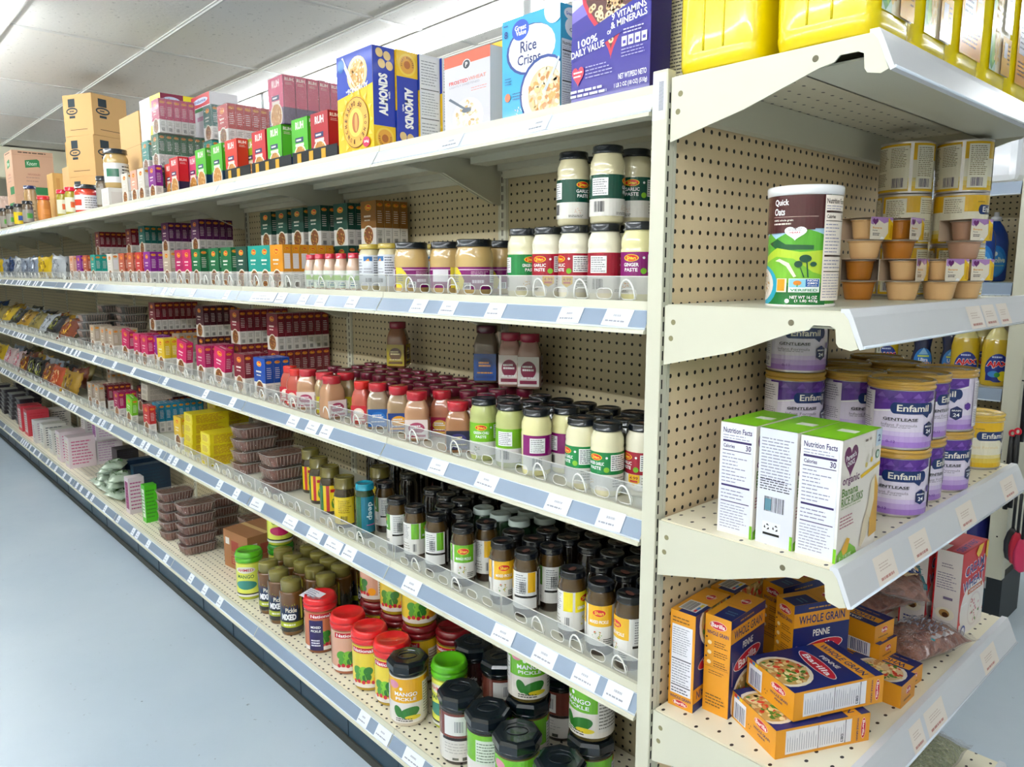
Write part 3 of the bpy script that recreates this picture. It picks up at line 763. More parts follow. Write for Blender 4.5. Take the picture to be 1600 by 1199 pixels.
# ------------------------------------------------------------------ oats canister
def canister():
    Rr, H = .0535, .178
    b = MB(); b.lathe([(0, 0), (Rr, 0), (Rr+.0006, .002, ), (Rr+.0006, .005), (Rr, .006), (Rr, H)], gloss('#f3efe9'), 48)
    C = 2*PI*Rr; s = Sheet(C*.58, H-.006, 5)
    # seen sector: .20 .. .80 of the sheet
    s.rect(0, 0, 1, 1, '#3f9a2c'); s.rect(0, .30, 1, .62, '#8cc63a'); s.rect(0, .55, .72, .72, '#a9cfe6')
    s.poly([(0,.45),(.1,.6),(.2,.66),(.28,.6),(.4,.66),(.5,.7),(.62,.66),(.72,.62),(.72,.4),(0,.4)], '#56a82e')
    s.poly([(.2,.56),(.3,.6),(.38,.55),(.6,.54),(.6,.5),(.3,.5)], '#1d5a32')
    s.poly([(.15,.44),(.3,.52),(.5,.48),(.72,.5),(.72,.22),(.15,.2)], '#b5d334')
    s.poly([(.1,.36),(.3,.44),(.45,.42),(.6,.3),(.72,.26),(.72,.2),(.1,.2)], '#7cbf35')
    s.rect(0, .0, .72, .17, '#1f7a37')
    s.ell(.13, .17, .19, .19, '#2aa7c4'); s.ell(.12, .18, .155, .15, '#e9e4da')
    s.bowl(.12, .18, .13, '#e9e4da', '#d9d0bf', ['#f5efe2', '#c9a97a', '#efe6d2', '#b9895a'], 60)
    s.rect(0, .69, .72, 1, '#4a1c20'); s.rect(0, .68, .60, .8, '#4a1c20'); s.poly([(0,.65),(.4,.655),(.6,.7),(.6,.9),(0,.9)], '#4a1c20')
    s.text('Quick', .33, .925, .13, .065, '#ffffff'); s.text('Oats', .315, .845, .10, .065, '#ffffff')
    s.rect(.26, .795, .62, .799, '#c9a9a0'); s.text('100% whole grain', .35, .765, .17, .022, '#f5e9dd'); s.lines(.265, .725, .43, .745, 1, '#e9d9cd', .7)
    s.heart(.455, .655, .17, .13, '#ffffff'); s.text('HEART', .455, .655, .08, .016, '#c2253a'); s.lines(.40, .67, .51, .70, 2, '#8a8a8a', .3)
    s.ell(.54, .42, .045, .035, '#0f4a33'); s.ell(.49, .37, .03, .03, '#0f4a33'); s.ell(.60, .37, .025, .022, '#0f4a33')
    s.poly([(.545,.4),(.555,.4),(.57,.25),(.56,.25)], '#0f4a33'); s.poly([(.50,.35),(.505,.35),(.54,.25),(.53,.25)], '#0f4a33')
    s.poly([(.30,.4),(.34,.42),(.42,.38),(.48,.26),(.46,.25),(.40,.35),(.34,.39)], '#efe8d0')
    s.rect(.325, .115, .41, .24, '#f4ead2'); s.rect(.33, .125, .395, .235, '#e3a41f'); s.text('NON', .595, .22, .07, .026, '#ffffff')
    s.rect(.425, .115, .655, .24, '#e9f4ee'); s.rect(.43, .16, .55, .235, '#8ecfe2'); s.rect(.55, .165, .65, .235, '#2a5fa8'); s.text('NON', .6, .222, .075, .018, '#fff'+'fff'); s.text('GMO', .6, .198, .075, .018, '#ffffff'); s.text('Project', .6, .176, .07, .01, '#ffffff')
    s.ell(.49, .2, .03, .022, '#e88a2a'); s.poly([(.485,.165),(.495,.165),(.49,.2)], '#2f8a3c'); s.text('VERIFIED', .54, .135, .2, .022, '#2f8a5a')
    s.text('NET WT 16 OZ', .54, .07, .2, .028, '#ffffff'); s.text('(1 LB) 453g', .56, .035, .17, .028, '#ffffff'); s.circ(.42, .035, .018, '#e9f4ee')
    s.nutri(.665, .04, .90, .985, '#3d2220', '#f7ecdf', '150')
    wrap(b, s, Rr, .004, .10)
    l = MB(); l.lathe([(Rr-.001, H-.004), (Rr+.0045, H-.003), (Rr+.005, H+.008), (Rr+.004, H+.011), (Rr-.002, H+.012), (Rr-.004, H+.009), (0, H+.009)], gloss('#f4f4f6'), 48)
    proto('oats', 'cereal_canister', [('cardboard_tube', b.mesh('cardboard_tube'), 'printed brown and green paper label'), ('lid', l.mesh('lid'), 'white plastic lid')])
canister()
# ------------------------------------------------------------------ formula tubs
def tub(key, yellow):
    Rr, H = .0545, .112
    b = MB(); b.lathe([(0, .0015), (Rr-.002, .0015), (Rr-.001, 0), (Rr+.0002, .0018), (Rr-.0002, .004), (Rr, .005), (Rr, H-.002), (Rr+.0006, H)], mat('#cfc9c6', .3, .8), 44)
    C = 2*PI*Rr; s = Sheet(C*.98, H-.010, 9)
    if not yellow:
        s.rect(0, 0, 1, 1, '#e9dff2'); s.rect(0, .0, 1, .1, '#a57bd0'); s.rect(0, .1, 1, .2, '#c3a5e0'); s.rect(0, .2, 1, .28, '#d9c6ec')
        s.poly([(.30,.60),(.50,.70),(.62,.78),(.72,.86),(.72,1),(.30,1)], '#5b2d96')
        for i in range(12):
            x = .30+.03*i+.01; y = .78+.05*(i % 3); s.poly([(x, y), (x+.03, y+.09), (x+.05, y)], ['#6f3fae', '#4b2186', '#7d52b8'][i % 3])
        s.poly([(.29,.60),(.50,.69),(.62,.77),(.72,.85),(.72,.83),(.5,.665),(.29,.57)], '#ffffff')
    else:
        s.rect(0, 0, 1, 1, '#f6efd6'); s.rect(0, 0, 1, .10, '#f2c51d'); s.rect(0, .1, 1, .2, '#f5d65a'); s.rect(0, .2, 1, .28, '#f7e59a')
        s.poly([(.0,.65),(.50,.66),(.62,.72),(.80,.84),(1,.9),(1,1),(0,1)], '#f2bf1a')
    s.rect(.465, .60, .665, .80, '#0d2f6d'); s.ell(.47, .70, .022, .10, '#0d2f6d'); s.ell(.66, .70, .022, .10, '#0d2f6d'); s.poly([(.60,.62),(.66,.62),(.64,.53)], '#0d2f6d')
    s.text('Enfamil', .562, .705, .165, .12, '#f4efe4')
    if not yellow:
        s.text('GENTLEASE', .50, .50, .17, .052, '#1c1c28'); s.rect(.41, .465, .58, .468, '#1c1c28'); s.text('Infant Formula', .495, .40, .175, .05, '#8a8090', bold=0); s.lines(.41, .345, .57, .37, 1, '#a79cb0', .5)
        s.text('0-12', .46, .10, .045, .045, '#6a3da0')
        hx, hy, q = .655, .33, '#14245e'
    else:
        s.text('Infant Formula', .50, .45, .2, .06, '#f1d9a0', bold=0); hx, hy, q = .68, .26, '#14245e'; s.circ(.745, .36, .022, '#e9a24a'); s.lines(.44, .84, .5, .88, 1, '#9a7a20', .5)
    s.poly([(hx-.033, hy-.08), (hx, hy-.14), (hx+.033, hy-.08), (hx+.033, hy+.08), (hx, hy+.14), (hx-.033, hy+.08)], q)
    s.text('BRAIN', hx, hy+.05, .05, .03, '#ffffff'); s.text('24', hx, hy-.035, .035, .07, '#ffffff') if not yellow else s.lines(hx-.022, hy-.06, hx+.022, hy+.02, 3, '#b8c4e0', .4)
    if not yellow: s.poly([(.70,.42),(.72,.38),(.74,.42),(.74,.5),(.72,.54),(.70,.5)], '#5b2d96')
    tcx = '#7a7085' if not yellow else '#8a7a52'
    s.rect(.235, .03, .36, .97, '#e6dfe6' if not yellow else '#f4ecd0'); s.lines(.245, .62, .35, .93, 7, tcx, .35); s.lines(.245, .28, .35, .5, 6, tcx, .3)
    for k in range(3): s.circ(.26+.035*k, .19, .014, '#b3a8b8' if not yellow else '#cbbf96')
    s.lines(.245, .06, .35, .14, 2, tcx, .35)
    # back panel with the small print
    s.rect(.76, .05, .995, .95, '#f6efd8' if yellow else '#ece6f0'); s.lines(.77, .45, .87, .92, 14, tcx, .4); s.lines(.885, .5, .985, .92, 12, tcx, .35); s.bars(.90, .08, .97, .28, '#4b3a68', 14); s.lines(.77, .12, .87, .4, 8, tcx, .4)
    s.rect(.02, .05, .15, .95, '#f6efd8' if yellow else '#ece6f0'); s.lines(.03, .3, .14, .92, 16, tcx, .4); s.bars(.04, .08, .12, .26, '#4b3a68', 12)
    wrap(b, s, Rr, .005, 0, step=.008)
    l = MB(); g = gloss('#c79a3c' if not yellow else '#e6bd3e')
    l.lathe([(Rr-.001, H-.004), (Rr+.0026, H-.003), (Rr+.0026, H+.0015), (Rr+.0012, H+.002), (Rr+.0012, H+.006), (Rr+.003, H+.0065), (Rr+.003, H+.0105), (Rr+.001, H+.012), (Rr-.003, H+.012), (Rr-.0045, H+.0095), (.03, H+.0095), (.029, H+.0105), (0, H+.0105)], g, 44)
    proto(key, 'formula_tub', [('tub_body', b.mesh('tub_body'), None), ('lid', l.mesh('lid'), 'gold plastic snap lid' if not yellow else 'yellow plastic snap lid')])
    # tin turned upside down as in the stack of yellow cans
tub('tub_p', False); tub('tub_y', True); PROTO['tin_y'] = ('formula_tin', [(None, PROTO['tub_y'][1][0][1])])
TUBH = .1243
# ------------------------------------------------------------------ puree cups
def cups():
    for key, c in (('cup_a', '#e9bd84'), ('cup_b', '#b9731c'), ('cup_c', '#b98f74')):
        P = []
        b = MB(); b.lathe([(0, .0), (.0235, .0), (.0255, .004), (.0300, .030), (.0305, .033), (.0325, .0335), (.0325, .035), (0, .035)], gloss(c), 28); P.append(('lower_cup', b.mesh('lower_cup'), None))
        b = MB(); b.lathe([(0, .0352), (.0325, .0352), (.0335, .0362), (.033, .037), (0, .037)], mat('#d8cfc2', .3, .5), 28); P.append(('lower_foil', b.mesh('lower_foil'), 'silver foil lid'))
        b = MB(); b.lathe([(0, .0390), (.0205, .0390), (.0225, .043), (.0262, .072), (.0270, .074), (.0285, .0745), (.0285, .076), (0, .076)], gloss(c), 28); P.append(('upper_cup', b.mesh('upper_cup'), None))
        b = MB(); b.lathe([(0, .0762), (.029, .0762), (.0295, .0772), (.029, .078), (0, .078)], mat('#d8cfc2', .3, .5), 28); P.append(('upper_foil', b.mesh('upper_foil'), 'silver foil lid'))
        b = MB(); w_ = .0345; paper = mat('#cdb59a', .5); out = gloss('#f3ead8')
        # card sleeve: open window at the front left, printed panel at the front right
        b.box((-w_, -w_, .0795), (w_, w_, .0803), paper); b.box((-w_, -w_, .0375), (w_, w_, .0381), paper)
        b.box((-w_, -w_, .0375), (-w_+.0008, w_, .0803), paper); b.box((-w_, w_-.0008, .0375), (w_, w_, .0803), paper)
        b.box((w_-.0008, -w_, .0375), (w_, w_, .0803), out)
        s = Sheet(2*w_, .0428, 3); s.rect(0, 0, 1, 1, '#f5ead6'); s.poly([(0,1),(1,1),(1,.9),(.6,.72),(.3,.9),(.1,.65),(0,.7)], '#b283c2')
        s.heart(.2, .8, .26, .32, '#6a1a6e'); s.text('Banana', .3, .52, .42, .09, '#e8a23a'); s.text('Puree', .2, .4, .22, .06, '#6a4a50'); s.lines(.1, .16, .5, .3, 2, '#4a3a40', .5)
        s.poly([(.78,1),(1,.75),(1,0),(.62,0),(.8,.3)], '#f0c422'); s.poly([(.9,.7),(1,.6),(1,0),(.85,.1)], '#d9a414'); s.poly([(.42,0),(.62,0),(.6,.1),(.5,.13)], '#ffffff')
        s.emit(b, lambda u, v, d: (w_+d, -w_+u, .0375+v))
        t = Sheet(.022, .0428, 4); w2 = .0; t.rect(0, 0, 1, 1, '#f5ead6'); t.poly([(0,1),(1,1),(1,.75),(0,.9)], '#b283c2'); t.heart(.45, .8, .6, .28, '#6a1a6e'); t.text('Banana', .5, .52, .7, .08, '#e8a23a'); t.lines(.15, .2, .8, .36, 2, '#4a3a40', .5)
        P.append(('card_sleeve', b.mesh('card_sleeve'), 'cream printed card sleeve'))
        proto(key, 'puree_cup_pack', P)
cups()
# ------------------------------------------------------------------ rusk boxes
def rusk():
    W, D, H = .066, .143, .192
    def front(kind):
        s = Sheet(W, H, kind)
        if kind == 1: s.nutri(.05, .03, .93, .985, '#33235f', '#e9eaf2', '30'); s.rect(.93, 0, 1, .12, '#7cc21e')
        else:
            s.rect(.02, 0, .98, 1, '#dfe1ec'); s.lines(.08, .55, .92, .93, 14, '#8f8fa3', .35); s.lines(.08, .47, .92, .58, 5, '#33313f', .4)
            s.bars(.22, .29, .76, .42, '#2d2f3c', 18); s.rect(.24, .30, .40, .4, '#5a8a9a'); s.rect(.2, .09, .68, .2, '#e9eaf2'); 
            for cx in (.32, .55):
                for k in range(3):
                    a = 2*PI*k/3+.5; s.poly([(cx+.07*math.cos(a), .155+.025*math.sin(a)), (cx+.085*math.cos(a+.9), .155+.03*math.sin(a+.9)), (cx+.06*math.cos(a+1.5), .155+.02*math.sin(a+1.5)), (cx+.04*math.cos(a+.7), .155+.014*math.sin(a+.7))], '#111111')
            s.rect(.22, .085, .66, .105, '#111111'); s.rect(.93, 0, 1, .12, '#7cc21e')
        return s
    r = Sheet(D, H, 6); r.rect(0, 0, 1, 1, '#f6eee4'); r.heart(.22, .83, .34, .27, '#6b1456'); r.text("Parent's", .22, .855, .25, .045, '#ffffff', 8); r.text('CHOICE', .22, .80, .18, .04, '#ffffff', 8)
    r.text('organic', .25, .655, .42, .085, '#6b2a5e'); r.text('Banana', .24, .57, .40, .07, '#5b8a1f'); r.text('RICE RUSKS', .31, .49, .54, .07, '#5b8a1f')
    r.lines(.04, .43, .58, .47, 2, '#b9c29a', .4); r.lines(.03, .27, .38, .38, 4, '#b35f72', .35)
    r.poly([(.48,.66),(1,.72),(1,.69),(.5,.63)], '#f2c51d'); r.circ(.62, .73, .03, '#f6dc7a'); r.circ(.75, .76, .03, '#f2c51d')
    r.ell(.66, .78, .03, .04, '#e9e1d3'); r.ell(.78, .82, .03, .04, '#e9e1d3')
    r.rect(.84, .86, .99, 1, '#cfe0ee'); r.text('2', .92, .925, .07, .06, '#2a4a8a'); r.rect(.55, .93, .62, .95, '#8a7a72'); r.rect(.65, .935, .71, .955, '#b3a59a'); r.circ(.90, .79, .05, '#2f7a4a'); r.circ(.9, .79, .035, '#d9e6da')
    r.poly([(0,0),(.5,0),(.45,.06),(.3,.12),(.1,.1),(0,.07)], '#7cc21e'); r.poly([(.1,.1),(.22,.18),(.30,.16),(.25,.06),(.15,.04)], '#f0b41e')
    r.poly([(.55,.05),(.62,.25),(.75,.4),(.82,.3),(.72,.1),(.6,.03)], '#ead9b8'); r.poly([(.8,.08),(.78,.4),(.88,.62),(.97,.5),(1,.1)], '#e0a93c'); r.poly([(.7,.3),(.76,.55),(.86,.62),(.88,.4),(.8,.25)], '#f0e2c4')
    r.text('8 - 2 RUSK', .2, .03, .3, .03, '#eaf5d8')
    top = Sheet(W, D, 2); top.rect(0, 0, 1, 1, '#86cf18'); top.rect(.25, .0, .26, 1, '#6aab12'); top.rect(.4, .45, .85, .6, '#eef0e6'); top.rect(.05, 0, .95, .012, '#1c1c14')
    for k in (1, 2):
        proto('rusk%d' % k, 'rusk_box', [(None, box_mesh('rusk_box', W, D, H, {'all': '#f1eeea', 'top': '#86cf18'}, {'front': front(k), 'right': r, 'top': top}))])
rusk()
# ------------------------------------------------------------------ pasta boxes
OR, NV = '#e59a1c', '#0f1f66'
def pasta():
    H, D, W = .19, .13, .052
    def big(word='PENNE'):
        r = Sheet(D, H, 8); r.rect(0, 0, 1, 1, NV); r.lines(.25, .935, .75, .965, 1, '#c98a30', .5); r.rect(0, .76, 1, .91, OR); r.text('WHOLE GRAIN', .5, .835, .82, .09, NV)
        r.text(word, .5, .68, .30, .07, '#f3efe4'); r.ell(.5, .52, .40, .080, '#f0e4dc', rot=.12); r.ell(.5, .52, .385, .073, '#c8102e', rot=.12); r.text('Barilla', .5, .52, .52, .085, '#ffffff', 7)
        r.bowl(.48, .12, .42, '#e8dcc8', '#c9a05a', ['#e8c987', '#d93a22', '#c98a48', '#4f8a2e', '#f0dca8'], 90); r.lines(.04, .2, .08, .7, 1, '#8a6a90', .5); r.rect(.7, .42, .95, .425, '#3a4a8a'); return r
    def side():
        s = Sheet(W, H, 3); s.rect(0, 0, 1, 1, OR); brand_oval(s, 'Barilla', .5, .91, .66, .085); s.text('WHOLE GRAIN', .5, .825, .84, .04, NV)
        for k in range(3): s.ell(.2, .72-.1*k, .08, .02, '#f6ddb0'); s.lines(.38, .685-.1*k, .92, .755-.1*k, 3, '#5a3c1a', .35); s.circ(.08, .77-.1*k, .035, '#3a2a30')
        s.rect(.05, .475, .95, .479, '#9a6a20'); s.lines(.12, .07, .88, .2, 4, '#6a481c', .35); s.lines(.2, .4, .8, .45, 2, '#6a481c', .3); return s
    def nut():
        s = Sheet(W, H, 5); s.rect(0, 0, 1, 1, OR); s.rect(.08, .14, .9, .86, '#eceaf0'); s.lines(.12, .55, .86, .84, 12, '#8a8a98', .3); s.rect(.1, .5, .88, .51, '#1c1c34'); s.lines(.12, .24, .86, .49, 9, '#77778a', .3)
        s.rect(.1, .225, .88, .235, '#1c1c34'); s.lines(.12, .15, .86, .21, 2, '#4a4a60', .4); s.text('WHOLE GRAIN', .5, .105, .84, .03, NV); brand_oval(s, 'Barilla', .5, .05, .6, .06); s.lines(.1, .88, .9, .95, 2, '#6a481c', .3); return s
    def topf():
        t = Sheet(W, D, 6); t.rect(0, 0, 1, 1, OR); t.rect(.3, .0, 1, .42, NV); t.lines(.5, .15, .9, .3, 2, '#4a7a9a', .4); brand_oval(t, 'Barilla', .6, .72, .5, .12, -90); t.rect(0, .5, 1, .504, '#9a6414'); return t
    bg = big(); n = nut(); n.flip = False
    proto('pasta_up', 'pasta_box', [(None, box_mesh('pasta_box', W, D, H, {'all': OR, 'right': NV}, {'front': side(), 'right': bg, 'top': topf()}))])
    n2 = nut(); b2 = big(); b2.flip = True
    tp = topf(); tp.rect(.15, .1, .85, .45, '#eeeae6'); tp.bars(.2, .12, .62, .42, '#22222c', 10); tp.rect(.7, .12, .8, .2, '#d9202a'); tp.rect(.7, .2, .8, .3, '#2a8ad0'); tp.rect(.7, .3, .8, .4, '#f0d01a')
    proto('pasta_down', 'pasta_box', [(None, box_mesh('pasta_box', W, D, H, {'all': OR, 'right': NV}, {'front': n2, 'right': b2, 'top': tp}))])
    # lying flat: the long axis is local x, the blue face is on top
    L = H
    f = Sheet(L, W, 7); f.rect(0, 0, 1, 1, OR); f.rect(.10, .1, .8, .92, '#eceaf0')
    f.rect(.44, .1, .446, .92, '#1c1c34'); f.rect(.73, .1, .738, .92, '#1c1c34')
    P = []; r_ = random.Random(3)
    for i in range(26): x = .12+.0245*i; P.append([(x, .18), (x+.006, .18), (x+.006, .18+.7*r_.uniform(.5, 1)), (x, .18+.7*r_.uniform(.5, 1))])
    f.polys([p for p in P if not .42 < p[0][0] < .45], '#9c9cab')
    f.text('180', .70, .3, .03, .28, '#33334a', 90)
    f.ell(.93, .5, .026, .38, '#f2d6d0'); f.ell(.93, .5, .023, .36, '#c8102e')
    V = None
    f.text('Barilla', .93, .5, .022, .56, '#ffffff', -90); f.text('WHOLE GRAIN', .865, .5, .02, .82, NV, -90)
    e = Sheet(D, W, 8); e.rect(0, 0, 1, 1, OR); brand_oval(e, 'Barilla', .68, .72, .3, .3); e.text('WHOLE GRAIN', .7, .45, .36, .1, NV); e.text('PENNE', .7, .3, .16, .07, NV); e.rect(.05, .08, .34, .85, '#eceaf0'); e.bars(.08, .1, .32, .7, '#2a3a6a', 12)
    e.rect(.06, .88, .12, .98, '#d9202a'); e.rect(.12, .88, .18, .98, '#2a8ad0'); e.rect(.18, .88, .24, .98, '#f0d01a')
    for k in range(3):
        a = 2*PI*k/3; e.poly([(.44+.035*math.cos(a), .3+.09*math.sin(a)), (.44+.04*math.cos(a+.9), .3+.1*math.sin(a+.9)), (.44+.02*math.cos(a+.7), .3+.05*math.sin(a+.7))], '#111111')
    e.flip = False
    t = Sheet(L, D, 9); t.rect(0, 0, 1, 1, NV); t.rect(.76, 0, .90, 1, OR)
    t.text('WHOLE GRAIN', .83, .5, .075, .86, NV, -90)
    t.text('PENNE', .68, .5, .05, .36, '#f3efe4', -90); t.ell(.53, .5, .082, .40, '#f0e4dc', rot=-.1); t.ell(.53, .5, .075, .385, '#c8102e', rot=-.1); t.text('Barilla', .53, .5, .40, .10, '#ffffff', -96)
    t.bowl(.14, .5, .27, '#e8dcc8', '#c9a05a', ['#e8c987', '#d93a22', '#c98a48', '#4f8a2e', '#f0dca8'], 110)
    proto('pasta_flat', 'pasta_box', [(None, box_mesh('pasta_box', L, D, W, {'all': OR, 'top': NV}, {'front': f, 'left': e, 'top': t}))])
    # spaghetti cartons lying flat, printing upside down towards the aisle
    L2, D2, W2 = .235, .068, .036
    f = Sheet(L2, W2, 1); f.rect(0, 0, 1, 1, OR); brand_oval(f, 'Barilla', .34, .38, .18, .5); f.text('WHOLE GRAIN', .36, .82, .2, .18, NV); f.rect(.9, 0, 1, 1, OR); f.rect(.62, .1, .8, .9, '#eceaf0'); f.flip = True
    f2 = Sheet(L2, W2, 2); f2.rect(0, 0, 1, 1, OR); f2.rect(.66, .1, .92, .9, '#eceaf0'); f2.bars(.68, .15, .90, .85, '#2a3a6a', 14); f2.lines(.3, .2, .55, .8, 3, '#6a481c', .4)
    for k in range(3):
        a = 2*PI*k/3; f2.poly([(.6+.025*math.cos(a), .5+.2*math.sin(a)), (.6+.03*math.cos(a+.9), .5+.22*math.sin(a+.9)), (.6+.015*math.cos(a+.7), .5+.1*math.sin(a+.7))], '#111111')
    t = Sheet(L2, D2, 3); t.rect(0, 0, 1, 1, NV); t.rect(.30, 0, 1, 0, NV); t.rect(.02, .40, .62, .72, OR); t.text('WHOLE GRAIN', .32, .56, .5, .24, NV); t.text('SPAGHETTI', .30, .86, .3, .14, '#f3efe4'); t.ell(.8, .5, .14, .36, '#c8102e'); t.text('Barilla', .8, .5, .2, .3, '#ffffff'); t.lines(.1, .15, .5, .25, 1, '#c98a30', .4); t.flip = True
    en = Sheet(D2, W2, 4); en.rect(0, 0, 1, 1, OR); brand_oval(en, 'Barilla', .5, .6, .34, .36); en.lines(.2, .15, .8, .35, 1, '#8a5c14', .4)
    proto('spag1', 'pasta_box', [(None, box_mesh('pasta_box', L2, D2, W2, {'all': OR, 'top': NV}, {'front': f, 'top': t, 'right': en}))])
    proto('spag2', 'pasta_box', [(None, box_mesh('pasta_box', L2, D2, W2, {'all': OR, 'top': NV}, {'front': f2, 'top': t, 'right': en}))])
    c = Sheet(.115, .068, 5); c.rect(0, 0, 1, 1, NV); c.bowl(.55, .5, .4, '#e8dcc8', '#d9b98a', ['#e8c987', '#d93a22', '#c98a48', '#4f8a2e', '#f0dca8'], 80)
    proto('penne_small', 'pasta_box', [(None, box_mesh('pasta_box', .115, .068, .045, {'all': OR, 'top': NV}, {'top': c, 'right': en}))])
pasta()
# ------------------------------------------------------------------ hot cereal boxes
def wheat():
    W, D, H = .055, .15, .20; RD = '#d3141f'
    s = Sheet(W, H, 1); s.rect(0, 0, 1, 1, '#ece2dc'); s.lines(.12, .55, .85, .75, 7, '#7a6a8a', .3); s.lines(.25, .8, .7, .86, 2, '#9a8a96', .4); s.ell(.5, .27, .36, .075, '#f4ead6'); s.ell(.48, .275, .2, .045, '#b98a4a'); s.ell(.52, .26, .12, .03, '#5a3416'); s.lines(.2, .06, .8, .14, 2, '#3a3a8a', .4); s.rect(0, 0, .06, 1, RD); s.rect(.4, .44, .75, .47, '#7a6a8a')
    r = Sheet(D, H, 2); r.rect(0, 0, 1, 1, RD); r.ell(.55, .3, .5, .32, '#f3ebe6'); r.rect(.05, .0, 1, .16, '#f3ebe6'); r.text('CREAM', .52, .77, .78, .13, '#ffffff', 3); r.text('CREAM', .52, .77, .74, .115, '#1b2c86', 3); r.ell(.87, .68, .06, .04, '#1b2c86'); r.text('WHEAT', .5, .60, .84, .13, '#ffffff', 3); r.text('WHEAT', .5, .60, .80, .115, '#1b2c86', 3)
    r.rect(.3, .47, .9, .53, '#c9622a'); r.text('ORIGINAL', .6, .5, .5, .035, '#ffffff'); r.bowl(.62, .25, .27, '#e9dcd8', '#f4ece4', ['#d98a9a', '#c23a4a', '#6a8a4a', '#f4ece4'], 26); r.circ(.2, .06, .1, '#1b3c9a'); r.circ(.2, .06, .07, '#e9e9f2'); r.poly([(.5,.92),(.6,1),(.8,1),(.7,.9),(.6,.86)], '#f0c41a'); r.poly([(.9,.84),(1,.78),(1,1),(.92,1)], '#f0c41a'); r.lines(.06, .38, .3, .4, 1, '#ffffff', .6)
    t = Sheet(W, D, 3); t.rect(0, 0, 1, 1, RD); t.rect(.55, .05, .95, .85, '#e0405a'); t.text('CREAM OF WHEAT', .75, .45, .26, .72, '#2a2c86', 90); t.rect(0, 0, .35, .3, '#efe2da')
    proto('wheat', 'cereal_box', [(None, box_mesh('cereal_box', W, D, H, {'all': RD}, {'front': s, 'right': r, 'top': t}))])
wheat()
# ------------------------------------------------------------------ yellow oil jugs
def jug():
    W, D, H = .152, .150, .36; yel = mat('#eed600', .25, 0, .35)
    b = MB(); n = 48
    def prof(z, k):
        out = []
        for i in range(n):
            a = 2*PI*(i+.5)/n; e = 5.0
            ca, sa = math.cos(a), math.sin(a); q = (abs(ca)**e+abs(sa)**e)**(-1/e)
            out.append((W/2*k*q*ca, D/2*k*q*sa, z))
        return out
    L = [(.002, .90), (0, .91), (.004, .955), (.014, .985), (.022, .992), (.026, .985), (.03, .99), (.06, 1), (.16, 1), (.24, 1), (.25, .99), (.27, .95), (.29, .8), (.31, .5), (.318, .3), (.34, .28)]
    V = []; 
    for z, k in L: V += prof(z, k)
    F = [(j*n+i, j*n+(i+1) % n, (j+1)*n+(i+1) % n, (j+1)*n+i) for j in range(len(L)-1) for i in range(n)]
    b.add(V, F, yel, True); b.add(prof(.002, .90), [tuple(range(n))[::-1]], yel); b.add(prof(.34, .28), [tuple(range(n))], yel)
    for x in (-.018, .018):
        b.tube([(x, -D/2+.0005, .03), (x, -D/2-.0006, .05), (x, -D/2-.0006, .24)], .0018, yel, 6)
    P = [('jug_body', b.mesh('jug_body'), None)]
    h = MB(); h.tube([(-.03, 0, .30), (-.035, 0, .335), (-.02, 0, .36), (.02, 0, .36), (.035, 0, .335), (.03, 0, .30)], .009, yel, 8); P.append(('handle', h.mesh('handle'), 'moulded yellow handle'))
    c = MB(); c.lathe([(.0, .34), (.022, .34), (.022, .358), (.02, .36), (0, .36)], gloss('#d21f1f'), 20, 0, .045); P.append(('cap', c.mesh('cap'), None))
    l = MB(); s = Sheet(.104, .185, 4); s.rect(0, 0, 1, 1, '#f3e9c8'); s.rect(.0, 0, .32, 1, '#bfe0c4'); s.poly([(0,.06),(.12,0),(.3,.1),(.34,.8),(.2,1),(0,1)], '#5aa84a'); s.poly([(.1,.1),(.2,.04),(.32,.3),(.3,.9),(.2,1),(.08,.7)], '#8cc63a')
    s.ell(.33, .52, .15, .46, '#f2cf7a')
    for k in range(13):
        for q in range(4): s.ell(.24+.06*q, .12+.065*k, .026, .024, ['#f6dd96', '#e9b95a'][(k+q) % 2], 8)
    s.rect(.52, 0, 1, .35, '#f0b41e'); s.rect(.55, .4, .98, .95, '#f6efe4'); s.lines(.6, .5, .95, .9, 5, '#3a5a9a', .4); s.rect(.62, .16, .8, .3, '#f4f0f6'); s.lines(.84, .1, .96, .3, 5, '#8a6a2a', .35)
    s.emit(l, lambda u, v, d: (W/2+.0006+d, -.052+u, .035+v), gloss, None, .00006, .0002)
    P.append(('corn_label', l.mesh('corn_label'), 'paper label with an ear of corn'))
    l = MB(); s = Sheet(.104, .185, 4); s.rect(0, 0, 1, 1, '#f4b21c'); s.rect(.05, .02, .95, .96, '#f0a21a'); s.rect(.1, .3, .6, .95, '#eceaf0'); s.lines(.14, .34, .56, .92, 12, '#5a6a8a', .35); s.rect(.65, .4, .92, .8, '#f6d98a'); s.lines(.1, .08, .9, .24, 4, '#8a4a12', .35); s.rect(.7, .5, .85, .62, '#d9d3e6')
    s.emit(l, lambda u, v, d: (W/2+.0006+d, -.052+u, .035+v), gloss, None, .00006, .0002)
    proto('jug_corn', 'oil_jug', P); proto('jug_facts', 'oil_jug', P[:3]+[('facts_label', l.mesh('facts_label'), 'orange label with small print')])
    proto('jug_plain', 'oil_jug', P[:3])
jug()

